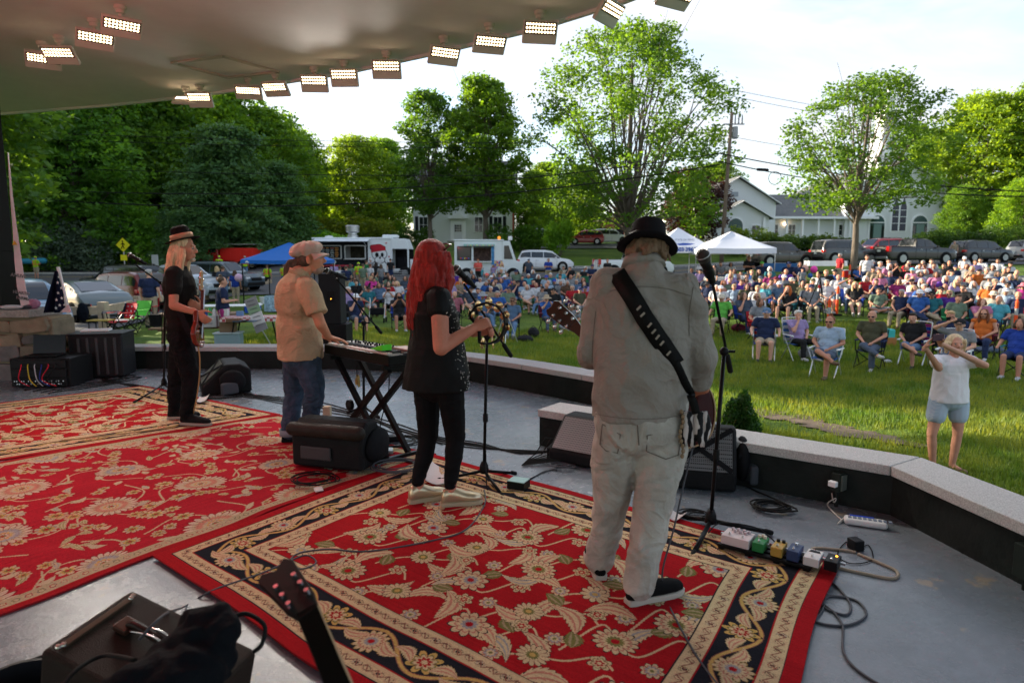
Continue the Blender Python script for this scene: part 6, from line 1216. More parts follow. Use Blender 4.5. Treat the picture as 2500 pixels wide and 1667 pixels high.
MB().box((2,1.85,1.85),(2.2,.1,.9)).build('shelf_display',mat('shelf_mixed',(.25,.16,.14),.6,var=.8,vscale=6),ic);MB().lathe([(.1,0),(.11,.2),(.06,.24)],(3.2,.5,h1+.1),14).build('beacon',mat('beacon_orange',(.85,.25,.03),.3,emit=.3),ic,smooth=True);MB().box((4.0,.6,h1+.2),(.3,.4,.3)).build('speaker_horn',white_paint,ic,bevel=.08)
text('ICE CREAM',.2,mat('letter_blue',(.03,.06,.2),.5),ic,(1.6,-.01,.82));wheels(ic,(.9,IL-.15),.4,1.0);wheels(ic,(),.4,1)
MB().box((IL+.3,1,1.0),(.5,1.0,.4)).build('grille',steel,ic)
fl_=cp(768,700,52);frr=cp(1015,700,52);FL=8.2
ft=thing('food_truck','black and white barbecue food truck with skull cook mural','food truck',(fl_.x,52,gz(-8,52)-.25));tb_=mat('truck_black',(.02,.025,.035),.4)
ftm=[(0,2.35),(2.35,4.2),(4.2,6.1)];o1=(.45,2.2,1.55,2.55);o2=(2.5,4.1,1.55,2.55)
for a0,a1,z0,z1 in[(0,.45,.5,3.05),(2.2,2.5,.5,3.05),(4.1,4.3,.5,3.05),(.45,2.2,.5,1.55),(.45,2.2,2.55,3.05),(2.5,4.1,.5,1.55),(2.5,4.1,2.55,3.05)]:MB().box(((a0+a1)/2,.04,(z0+z1)/2),(a1-a0,.08,z1-z0)).build('side_panel',tb_,ft)
MB().box((5.2,.04,1.8),(1.8,.08,2.6)).build('mural_panel',vw,ft);MB().box((3,2.3,1.8),(6.1,.08,2.6)).build('far_side',vw,ft);MB().box((.04,1.2,1.8),(.08,2.3,2.6)).build('rear_wall',tb_,ft);MB().box((3.05,1.2,3.12),(6.3,2.5,.14)).build('roof',vw,ft,bevel=.04);MB().box((3.05,1.2,.55),(6.1,2.3,.1)).build('floor',steel,ft)
MB().prism([(6.1,2.3),(7.55,2.3),(7.25,3.1),(6.1,3.1)],0,2.4,'Y').build('cab_top',vw,ft,bevel=.03);MB().prism([(6.1,.5),(8.1,.5),(8.2,1.35),(7.75,1.5),(7.6,1.5),(7.6,.75),(6.5,.75),(6.1,.75)],0,2.4,'Y').build('cab_body',vw,ft,bevel=.03)
for x in(6.15,7.45):MB().bar((x,.05,.6),(x,.05,2.4),.12).build('cab_pillar',vw,ft)
MB().box((6.8,2.3,1.5),(1.5,.08,1.7)).build('cab_far_side',black_plastic,ft);MB().box((6.75,1.2,1.2),(.6,.9,.9)).build('driver_seat',black_fabric,ft,bevel=.06)
for a0,a1,z0,z1 in(o1,o2):
 fr_=MB();
 for p1,p2 in(((a0,z0),(a1,z0)),((a1,z0),(a1,z1)),((a1,z1),(a0,z1)),((a0,z1),(a0,z0))):fr_.bar((p1[0],-.03,p1[1]),(p2[0],-.03,p2[1]),.09,.06)
 fr_.build('window_frame',steel,ft)
mb_=MB().box((1.32,.06,2.05),(1.7,.05,.98)).build('menu_board',mat('menu_black',(.02,.022,.028),.5),ft)
for i in range(4):
 for j in range(6):MB().box((.75+.36*i,.02,1.72+.13*j),(.28 if(i+j)%3 else .2,.02,.05)).build('menu_line',mat(['line_pale','line_red','line_orange'][0 if j<5 else 1+i%2]if i<3 else 'line_orange',[(.4,.45,.45),(.5,.15,.12),(.6,.25,.05)][0 if j<5 else 1+i%2]if i<3 else(.6,.3,.06),.5),mb_)
MB().box((3.3,2.2,2.0),(1.8,.06,1.1)).build('kitchen_back',mat('kitchen_dark',(.08,.075,.05),.6,var=.6,vscale=4),ft);MB().box((3.3,-.2,1.5),(1.7,.35,.05)).build('serving_shelf',steel,ft)
awf=MB();awf.box((2.35,-.6,2.95),(4.3,1.2,.05),M=Matrix.Rotation(R(8),3,'X'));awf.build('awning',mat('awning_stripe',(.55,.6,.66),.5,var=.1),ft)
for x in(.5,4.2):MB().bar((x,0,2.5),(x,-1.1,2.86),.04).build('awning_arm',steel,ft)
text('SMOKED',.34,vw,ft,(1.1,-.015,1.28),bold=.01);MB().box((1.9,-.02,1.0),(2.4,.02,.12)).build('red_stripe',mat('stripe_red',(.4,.03,.05),.5),ft)
sk=mat('mural_white',(.66,.68,.70),.5);skb=mat('mural_black',(.012,.014,.02),.5);skr=mat('mural_red',(.42,.015,.03),.5)
def disc(x,z,rx,rz_,m_,dz,name,n=26,wob=0,k=5):return MB().prism([(x+rx*math.cos(2*math.pi*i/n)*(1+wob*math.cos(k*2*math.pi*i/n)),z+rz_*math.sin(2*math.pi*i/n)*(1+wob*math.cos(k*2*math.pi*i/n)))for i in range(n)],-dz-.004,-dz,'Y').build(name,m_,ft)
for s_ in(-1,1):MB().bar((5.2-s_*.75,-.005,1.05),(5.2+s_*.75,-.005,2.85),.12,.01,(0,1,0)).build('mural_knife',sk,ft);MB().bar((5.2-s_*.8,-.004,1.0),(5.2-s_*.3,-.004,1.5),.2,.01,(0,1,0)).build('mural_knife_handle',skb,ft)
disc(5.2,1.9,.62,.50,skb,.012,'mural_outline');disc(5.2,1.9,.57,.46,sk,.018,'mural_skull');disc(5.22,1.45,.42,.3,skb,.02,'mural_jaw_outline');disc(5.22,1.45,.37,.26,sk,.026,'mural_jaw');disc(5.0,1.85,.14,.18,skb,.032,'mural_eye');disc(5.42,1.85,.12,.16,skb,.032,'mural_eye');disc(5.24,1.6,.07,.09,skb,.034,'mural_nose')
for i in range(5):MB().box((5.05+.09*i,-.036,1.33),(.015,.006,.14)).build('mural_tooth_gap',skb,ft)
disc(5.05,2.42,.62,.26,skb,.02,'mural_hat_outline',wob=.07);disc(5.05,2.44,.57,.22,skr,.026,'mural_hat',wob=.08);MB().bar((4.55,-.03,2.12),(5.7,-.03,2.3),.2,.012,(0,1,0)).build('mural_hat_band',skr,ft)
for x,z in((5.75,2.75),(4.45,1.55),(5.95,1.7)):disc(x,z,.07,.07,skr,.02,'mural_star',10,.35,5)
MB().lathe([(.42,0),(.42,.2),(.34,.25),(.34,.4),(.52,.5),(.55,.95),(.5,1.0),(.3,1.0)],(2.85,1.2,3.18),20).build('roof_exhaust',steel,ft,smooth=True,sharp=True);MB().box((5.9,1.2,3.3),(1.2,1.0,.26)).build('roof_unit',vw,ft,bevel=.08);MB().lathe([(.35,0),(.3,.16),(0,.2)],(.95,1.2,3.18),16).build('roof_vent',vw,ft,smooth=True);wheels(ft,(1.2,7.2),.42,.02)
for i in range(4):MB().box((6.9,-.4-.28*i,.62-.16*i),(1.0,.3,.05)).build('entry_step',steel,ft)
MB().tube([(6.35,-1.3,.1),(6.35,-1.3,.9),(6.2,-.05,1.5)],.025).build('step_rail',black_metal,ft)
def canopy(label,c,w_,m_,eave,peak,valance=.28,d=None,rz=0,legm=steel):
 d=d or w_;r=thing('canopy',label,'canopy',c,rz);hw,hd=w_/2,d/2;b=MB();n=12
 def rim(u):
  s_=u*4%4;k=int(s_);f=s_-k;C_=[(-hw,-hd),(hw,-hd),(hw,hd),(-hw,hd)];a,e=C_[k],C_[(k+1)%4];sg=math.sin(math.pi*f)*.09;return Vector((a[0]+(e[0]-a[0])*f,a[1]+(e[1]-a[1])*f,eave-sg*.4))
 N_=32;ring0=[rim(i/N_)for i in range(N_)];rings=[]
 for v in(0,.25,.5,.75,1):rings.append([Vector((p_.x*(1-v),p_.y*(1-v),p_.z+(peak-eave)*(v**1.12)))for p_ in ring0])
 val=[Vector((p_.x*1.005,p_.y*1.005,p_.z-valance))for p_ in ring0];V=[p_ for q_ in[val]+rings for p_ in q_];b.add(V,[(i*N_+k,i*N_+(k+1)%N_,(i+1)*N_+(k+1)%N_,(i+1)*N_+k)for i in range(5)for k in range(N_)]);b.build('canopy_cloth',m_,r,smooth=True,sharp=True)
 for sx_ in(-1,1):
  for sy_ in(-1,1):MB().bar((sx_*(hw-.05),sy_*(hd-.05),-.9),(sx_*(hw-.05),sy_*(hd-.05),eave-.02),.04).build('leg',legm,r)
 for a,e in(((-hw,-hd),(hw,-hd)),((-hw,hd),(hw,hd))):MB().bar((a[0]*.97,a[1]*.97,eave-.35),(0,a[1]*.97,eave-.06),.025).build('truss_bar',legm,r);MB().bar((e[0]*.97,e[1]*.97,eave-.35),(0,a[1]*.97,eave-.06),.025).build('truss_bar',legm,r)
 return r
ccl=mat('canopy_white',(.62,.64,.70),.8,trans=0,var=.03);cb=mat('canopy_blue',(.015,.12,.42),.7,var=.06)
c1=gp(1778,37);z_e=P(1778,606,36).z-c1.z;z_p=P(1778,571,37).z-c1.z;canopy('large white pop-up canopy right of the microphone',(c1.x,37,c1.z),3.7,ccl,z_e,z_p+.15)
c2=gp(1650,39.5);z_e=P(1650,601,38).z-c2.z;z_p=P(1650,566,39.5).z-c2.z;c2o=canopy('white advertising canopy with blue phone number beside guitarist\'s hat',(c2.x,39.5,c2.z),3.2,ccl,z_e,z_p+.25,.36);blu=mat('letter_royal',(.02,.07,.35),.5)
text('603·396·3379',.30,blu,c2o,(.35,-1.62,z_e-.2),bold=.012);text('STATE OF MIND',.16,mat('letter_navy',(.03,.04,.1),.5),c2o,(.1,-1.2,z_e+.36),rot=(R(60),0,0))
MB().prism([(-.5,.14),(-.1,.2),(.6,.16),(.3,.08),(-.3,.06)],-1.47,-1.46,'Y').build('logo_swoosh',blu,c2o).location=(.05,-.02,z_e-.02)
c3=P(708,640,31);zg=gz(c3.x,31);z_e=P(708,634,30).z-zg;z_p=P(708,598,31).z-zg;c3o=canopy('blue pop-up canopy left of keyboard player\'s cap',(c3.x,31,zg),3.3,cb,z_e,z_p+.12,.16,legm=black_metal)
MB().prism([(-.1,0),(.1,0),(0,.1)],-1.68,-1.67,'Y').build('logo_peak',white_paint,c3o).location=(-1.35,0,z_e-.13)
def table(label,c,rz,L=1.8,W_=.75,H=.74,top=white_paint,cloth=None,name='folding_table',drop=.0):
 r=thing(name,label,'table',c,rz);MB().box((0,0,H-.02),(L,W_,.035)).build('tabletop',top,r,bevel=.008)
 for sx_ in(-1,1):
  for sy_ in(-1,1):MB().bar((sx_*(L/2-.15),sy_*(W_/2-.08),-.05),(sx_*(L/2-.3),sy_*(W_/2-.1),H-.04),.03).build('leg',steel if not cloth else black_metal,r)
 if cloth:
  n=40;V=[];hw,hd=L/2+.015,W_/2+.015;per=[]
  for i in range(n):s_=i/n*4;k=int(s_);f=s_-k;C_=[(-hw,-hd),(hw,-hd),(hw,hd),(-hw,hd)];a,e=C_[k],C_[(k+1)%4];per.append((a[0]+(e[0]-a[0])*f,a[1]+(e[1]-a[1])*f))
  V=[(x,y,H+.004)for x,y in per]+[(x*(1.02+.012*math.sin(i*1.9)),y*(1.04+.03*math.sin(i*1.9)),H-drop)for i,(x,y)in enumerate(per)];MB().add(V,[tuple(range(n))]+[(i,n+i,n+(i+1)%n,(i+1)%n)for i in range(n)]).build('tablecloth',cloth,r,smooth=False)
 return r
def checker(name,c1_,c2_,s):
 m=mat(name,c1_,.8);t=m.node_tree;k=t.nodes.new('ShaderNodeTexChecker');k.inputs['Scale'].default_value=s;k.inputs[1].default_value=(*c1_,1);k.inputs[2].default_value=(*c2_,1);t.links.new(t.nodes.new('ShaderNodeTexCoord').outputs['Object'],k.inputs[0]);t.links.new(k.outputs[0],t.nodes['Principled BSDF'].inputs['Base Color']);return m
red_cloth=mat('red_tablecloth',(.42,.012,.02),.8,var=.1)
bn=ground_at(2118,676,.0);bn=gp(2118,37.5);rb_=thing('red_banner_table','long table draped with a red lettered banner left of the seated far crowd','table',(bn.x,bn.y,bn.z),R(3));hb_=P(2118,660,37.5).z-bn.z
MB().box((0,.3,hb_),(3.7,.7,.04)).build('tabletop',white_paint,rb_);MB().grid(lambda u,v:(-1.85+3.7*u,-.06+.03*math.sin(u*26),hb_-.0-.80*v),60,2).build('banner',red_cloth,rb_,smooth=True)
for sx_ in(-1,1):MB().box((sx_*1.7,.3,hb_/2),(.05,.6,hb_)).build('leg',steel,rb_)
text('The Seaboro    Oxford Co',.17,white_paint,rb_,(.1,-.11,hb_-.22));text('www.thecommunityhall.com',.10,white_paint,rb_,(.1,-.11,hb_-.42));text('207.555',.08,white_paint,rb_,(.1,-.11,hb_-.55))
#CROWD
CC=dict(black=(.018,.018,.02),navy=(.02,.032,.085),blue=(.04,.13,.42),royal=(.02,.06,.35),slate=(.07,.09,.13),grey=(.26,.27,.29),white=(.68,.69,.72),cream=(.55,.5,.4),teal=(.03,.18,.22),aqua=(.10,.42,.52),sage=(.17,.24,.17),green=(.02,.18,.07),olive=(.085,.085,.05),lime=(.14,.52,.08),red=(.45,.02,.03),maroon=(.13,.015,.03),coral=(.75,.12,.1),orange=(.65,.16,.03),rust=(.38,.09,.05),pink=(.62,.22,.38),magenta=(.32,.03,.16),rose=(.42,.14,.18),peach=(.6,.32,.25),lavender=(.40,.30,.55),purple=(.12,.04,.32),tan=(.36,.28,.19),pale_blue=(.38,.5,.65),denim=(.10,.17,.28),hot_pink=(.75,.06,.35),hivis=(.42,.75,.02),khaki=(.33,.27,.19),brown=(.12,.07,.045))
HC=dict(grey=(.36,.34,.32),white=(.62,.6,.56),brown=(.09,.055,.035),dark=(.025,.018,.015),blond=(.48,.33,.17),ginger=(.42,.10,.02),auburn=(.16,.05,.02),bald=(.3,.27,.24))
SKINS=[(.50,.26,.18),(.54,.30,.21),(.44,.21,.14),(.48,.24,.16),(.40,.19,.125)]
Vc=Vector
def seatJ(pose):
 J=dict(pel=Vc((0,-.02,.5)),che=Vc((0,-.10,.86)),nek=Vc((0,-.09,1.06)),hd=Vc((0,-.05,1.19)),shL=Vc((-.19,-.10,1.0)),shR=Vc((.19,-.10,1.0)),elL=Vc((-.26,-.06,.75)),elR=Vc((.26,-.06,.75)),wrL=Vc((-.09,.2,.63)),wrR=Vc((.09,.2,.63)),hipL=Vc((-.09,0,.48)),hipR=Vc((.09,0,.48)),knL=Vc((-.13,.43,.51)),knR=Vc((.13,.43,.51)),anL=Vc((-.13,.46,.09)),anR=Vc((.13,.46,.09)),toeL=Vc((-.14,.63,.025)),toeR=Vc((.14,.63,.025)))
 if pose=='arms_wide':J['wrL'],J['wrR']=Vc((-.29,.18,.69)),Vc((.29,.18,.69));J['elL'].x=-.3;J['elR'].x=.3
 if pose=='crossed':J['knR']=Vc((.04,.45,.6));J['anR']=Vc((-.24,.56,.44));J['toeR']=Vc((-.36,.64,.38))
 if pose=='chin':J['elR']=Vc((.2,.14,.76));J['wrR']=Vc((.06,.07,1.05));J['knL']=Vc((-.2,.41,.51));J['anL'].x=-.2;J['toeL'].x=-.22
 if pose=='phone':J['elR']=Vc((.2,.14,.86));J['wrR']=Vc((.05,.25,1.1));J['elL']=Vc((-.2,.14,.86));J['wrL']=Vc((-.05,.25,1.1))
 if pose=='stretched':
  J['anL']=Vc((-.1,.68,.1));J['anR']=Vc((.06,.72,.12));J['toeL']=Vc((-.12,.8,.16));J['toeR']=Vc((.08,.84,.18));J['knL'].z=J['knR'].z=.46
 if pose=='ground':
  for k in J:J[k].z-=.36
  J['knL']=Vc((-.3,.3,.16));J['knR']=Vc((.3,.3,.16));J['anL']=Vc((.08,.36,.07));J['anR']=Vc((-.1,.3,.07));J['toeL']=Vc((.2,.4,.05));J['toeR']=Vc((-.22,.34,.05))
 if pose=='arm_up':J['elR']=Vc((.38,-.02,1.08));J['wrR']=Vc((.14,.05,1.24))
 return J
def standJ(pose):
 J=dict(pel=Vc((0,0,.94)),che=Vc((0,0,1.28)),nek=Vc((0,0,1.47)),hd=Vc((0,.03,1.61)),shL=Vc((-.19,0,1.41)),shR=Vc((.19,0,1.41)),elL=Vc((-.25,-.02,1.13)),elR=Vc((.25,-.02,1.13)),wrL=Vc((-.25,.05,.9)),wrR=Vc((.25,.05,.9)),hipL=Vc((-.09,0,.9)),hipR=Vc((.09,0,.9)),knL=Vc((-.1,.02,.5)),knR=Vc((.1,.02,.5)),anL=Vc((-.11,-.02,.09)),anR=Vc((.11,-.02,.09)),toeL=Vc((-.13,.15,.025)),toeR=Vc((.13,.15,.025)))
 if pose=='stand_crossed':J['wrL'],J['wrR']=Vc((.12,.19,1.2)),Vc((-.1,.21,1.18));J['elL'].y=J['elR'].y=.06
 if pose=='stand_front':J['wrL'],J['wrR']=Vc((-.05,.27,1.14)),Vc((.05,.27,1.14));J['elL'].y=J['elR'].y=.0
 return J
PR={}
VX=.017
def protos(pose):
 if pose in PR:return PR[pose]
 st=pose.startswith('stand');J=standJ(pose)if st else seatJ(pose);M=face(0,R(-4));b=MB();body_prims(b,J,1.0,.0);head_prims(b,J['hd'],M,1.05)
 for s_ in 'LR':d=(J['wr'+s_]-J['el'+s_]).normalized();b.ell(J['wr'+s_]+d*.06,(.035,.035,.035));b.ell(J['wr'+s_]+d*.11,(.028,.028,.022))
 r=dict(J=J,body=sculpt(b,'body',skin_m,False,VX,2))
 side=Vc((1,0,0));up=(J['che']-J['pel']).normalized();Ms=basis(up,side);s=MB();s.ell(J['che'],(.205,.15,.21),Ms);s.ell(J['pel'].lerp(J['che'],.5),(.19,.165,.2),Ms);s.ell(J['pel']+Vc((0,.0,.05)),(.195,.165,.14),Ms);s.cap(J['shL'],J['shR'],.07,.07);s.cap(J['che']+up*.1,J['nek']-up*.03,.1,.07)
 tee=MB();tee.v,tee.f=list(s.v),list(s.f);lng=MB();lng.v,lng.f=list(s.v),list(s.f)
 for s_ in 'LR':d=J['el'+s_]-J['sh'+s_];tee.cap(J['sh'+s_],J['sh'+s_]+d*.55,.072,.07);lng.cap(J['sh'+s_],J['el'+s_],.07,.06);lng.cap(J['el'+s_],J['wr'+s_],.058,.045)
 df=folds(.010,6,7,3);r['tee']=sculpt(tee,'shirt',cloth_m,False,VX,2,df);r['long']=sculpt(lng,'shirt',cloth_m,False,VX,2,df)if pose in('lap','stand','chin')else r['tee'];r['tank']=sculpt(s,'shirt',cloth_m,False,VX,2,df)if pose in('lap','arms_wide','crossed')else r['tee']
 for nm,f_ in(('trousers',1),('shorts',0)):
  p=MB();p.ell(J['pel']+Vc((0,.02,-.03)),(.185,.15,.13),Ms)
  for s_ in 'LR':
   h,k,a=J['hip'+s_],J['kn'+s_],J['an'+s_]
   if f_:p.cap(h,k,.105,.075);p.cap(k,a+(k-a)*.08,.072,.058)
   else:p.cap(h,h.lerp(k,.8),.108,.095)
  r[nm]=sculpt(p,nm,cloth_m,False,VX,2,folds(.008,7,8,9))
 p=MB()
 for s_ in 'LR':a,t_=J['an'+s_],J['toe'+s_];f=t_-a;p.cap(a+f*.0+Vc((0,-.02,-.035)),t_+Vc((0,0,.02)),.045,.038)
 r['shoes']=p.mesh('shoes',cloth_m,True);PR[pose]=r;return r
HP={}
def hairmesh(k):
 if k in HP:return HP[k]
 M=face(0,R(-4));c=Vc((0,0,0));b=MB();rnd=random.Random(hash(k)%7 if False else len(k));m=hair_m
 def E(p,r):b.ell(M@Vc(p),r,M)
 if k=='short':E((0,-.03,.05),(.088,.1,.085));E((0,.03,.1),(.075,.06,.035));r=sculpt(b,'hair',m,False,.014,1)
 elif k=='bald':E((0,-.045,-.0),(.087,.08,.05));r=sculpt(b,'hair',m,False,.013,1)
 elif k=='long':
  E((0,-.03,.045),(.092,.105,.088))
  for i in range(15):
   a=R(-118+236*i/14);p0=Vc((math.sin(a)*.08,-math.cos(a)*.085-.01,.02));b.tube([p0,p0*1.15+Vc((0,0,-.1)),p0*1.2+Vc((.008*math.sin(i*3),.01,-.2)),p0*1.12+Vc((0,.015,-.29))],[.03,.032,.028,.012],6)
  r=sculpt(b,'hair',m,False,.014,1)
 elif k=='bob':
  E((0,-.028,.04),(.1,.108,.09))
  for i in range(13):
   a=R(-112+224*i/12);p0=Vc((math.sin(a)*.085,-math.cos(a)*.09-.005,.02));b.tube([p0,p0*1.12+Vc((0,0,-.07)),p0*1.08+Vc((0,0,-.13))],[.032,.032,.018],6)
  r=sculpt(b,'hair',m,False,.014,1)
 elif k=='bun':E((0,-.03,.045),(.088,.1,.085));E((0,-.05,.15),(.04,.04,.035));r=sculpt(b,'hair',m,False,.013,1)
 elif k=='cap':
  b.lathe([(.0,.14),(.05,.132),(.085,.1),(.094,.045),(.09,.03)],(0,-.008,0),18);b.add([M@Vc((math.sin(a)*r_,math.cos(a)*r_*1.15,.045-.012*(r_>.1)))for r_ in(.088,.15)for a in[R(-52+104*i/8)for i in range(9)]],[(i,i+1,i+10,i+9)for i in range(8)]);r=b.mesh('cap',cloth_m,True)
 elif k=='sunhat':b.lathe([(.0,.15),(.06,.145),(.09,.12),(.098,.05),(.17,.025),(.185,.0),(.183,.004),(.1,.04)],(0,0,0),22);r=b.mesh('sun_hat',cloth_m,True)
 elif k=='glasses':
  for s_ in(-1,1):b.box((s_*.034,.098,.0),(.05,.012,.032));b.bar((s_*.06,.09,.005),(s_*.08,.0,.01),.006)
  b.box((0,.103,.006),(.02,.006,.006));r=b.mesh('sunglasses',glass_dark)
 elif k=='face':
  for s_ in(-1,1):b.ell((s_*.031,.094,.004),(.010,.006,.006),None,8,5)
  b.ell((0,.1,-.068),(.02,.006,.005),None,8,5);r=b.mesh('eyes_and_mouth',mat('face_dark',(.08,.03,.03),.6),True)
 HP[k]=r;return r
seat_m=mat('chair_fabric',(.5,.5,.5),.85,oc=True,var=.15,bump=.3,bscale=80)
def chair_meshes():
 s=MB().grid(lambda u,v:(-.27+.54*u,-.24+.5*v,.43-.05*math.sin(math.pi*u)-.02*math.sin(math.pi*v)),8,5).mesh('seat',seat_m,True);bk=MB().grid(lambda u,v:(-.27+.54*u,-.24-.12*v-.05*math.sin(math.pi*u),.46+.46*v),8,5).mesh('backrest',seat_m,True)
 ar=MB().box((0,.02,.66),(.07,.42,.02)).mesh('armrest',seat_m);legs=[MB().bar(a,b_,.02).mesh('leg',steel_dark)for a,b_ in(((-.28,-.28,0),(-.27,.24,.44)),((.28,-.28,0),(.27,.24,.44)),((-.28,.28,0),(-.28,-.26,.66)),((.28,.28,0),(.28,-.26,.66)))]
 fr=MB().bar((-.27,.25,.02),(.27,.25,.43),.018).bar((.27,.25,.02),(-.27,.25,.43),.018).bar((-.28,.22,.42),(-.29,.24,.66),.02).bar((.28,.22,.42),(.29,.24,.66),.02).bar((-.28,-.26,.6),(-.29,-.38,.92),.02).bar((.28,-.26,.6),(.29,-.38,.92),.02).mesh('frame',steel_dark);return s,bk,ar,legs,fr
steel_dark=mat('chair_tube',(.03,.03,.032),.4,.3);alum=mat('aluminium_tube',(.6,.6,.6),.35,.7)
CM=chair_meshes()
far_chair=MB().grid(lambda u,v:(-.27+.54*u,-.24+.5*v,.43-.05*math.sin(math.pi*u)),4,2).grid(lambda u,v:(-.27+.54*u,-.24-.12*v,.46+.46*v),4,2).bar((-.28,-.28,0),(-.27,.24,.44),.022).bar((.28,-.28,0),(.27,.24,.44),.022).bar((-.28,.28,0),(-.28,-.26,.66),.022).bar((.28,.28,0),(.28,-.26,.66),.022).box((-.28,.02,.66),(.06,.42,.02)).box((.28,.02,.66),(.06,.42,.02)).mesh('camp_chair',seat_m,fixn=False)
def camp_chair(loc,rz,col,label,near):
 if near:
  r=thing('camp_chair',label,'chair',loc,rz,'folding chairs of the audience');part('seat',CM[0],r,col=col);part('backrest',CM[1],r,col=col);part('armrest',CM[2],r,(-.28,0,0),col);part('armrest',CM[2],r,(.28,0,0),col);[part('leg',l,r)for l in CM[3]];part('frame',CM[4],r)
 else:r=part('camp_chair',far_chair,None,loc,col);r.rotation_euler=(0,0,rz);setp(r,label,'chair','folding chairs of the audience')
 return r
def lawn_chair(loc,rz,c1_,c2_,label):
 r=thing('lawn_chair',label,'chair',loc,rz,'folding chairs of the audience');MB().box((0,0,.42),(.5,.44,.012)).build('seat',mat('web_'+c1_,CC[c1_],.7),r)
 for i in range(7):f=(i+.5)/7;MB().box((0,0,0),(.5,.075,.008),M=Matrix.Rotation(R(75),3,'X')).build('back_strap',mat('web_'+(c1_ if i%2 else c2_),CC[c1_ if i%2 else c2_],.7),r,loc=(0,-.24-.12*f,.46+.56*f))
 for s_ in(-1,1):MB().tube([(s_*.26,.24,0),(s_*.27,-.22,.62)],.013,7).build('leg',alum,r);MB().tube([(s_*.27,-.3,0),(s_*.27,.2,.62)],.013,7).build('leg',alum,r);MB().box((s_*.29,0,.64),(.06,.44,.03)).build('armrest',white_paint,r,bevel=.01)
 MB().tube(smoothpath([(-.26,-.22,.42),(-.27,-.35,.98),(-.2,-.37,1.06),(.2,-.37,1.06),(.27,-.35,.98),(.26,-.22,.42)],5),.014,8).build('back_frame',alum,r,smooth=True)
 return r
def put_person(loc,rz,label,pose='lap',shirt='white',top='tee',bottom='trousers',bcol='denim',hair='short',hcol='grey',hat=None,glasses=False,s=1.0,wide=1.0,skin=0,group='people seated on the lawn',shoes=(.06,.06,.06),headturn=0):
 p_=protos(pose);r=thing('person',label,'person',loc,rz,group);r.scale=(s*wide,s*(1+(wide-1)*.7),s)
 if not pose.startswith('stand'):r.rotation_euler=(random.Random(loc[0]*9).uniform(-.09,.05),random.Random(loc[1]*7).uniform(-.06,.06),rz)
 part('body',p_['body'],r,col=SKINS[skin%5]);part('shirt',p_[top],r,col=tuple(c*.72 for c in CC[shirt]));part(bottom,p_[bottom],r,col=CC[bcol]);part('shoes',p_['shoes'],r,col=shoes)
 h=p_['J']['hd']
 if hat!='sunhat' or hair=='long':part('hair',hairmesh(hair if hat is None or hair=='long' else 'bald'),r,h,HC[hcol])
 if hat:part('cap' if hat[0]=='cap' else 'sun_hat',hairmesh(hat[0]),r,h,CC[hat[1]])
 part('face_features',hairmesh('face'),r,h)
 if glasses:part('sunglasses',hairmesh('glasses'),r,h)
 return r
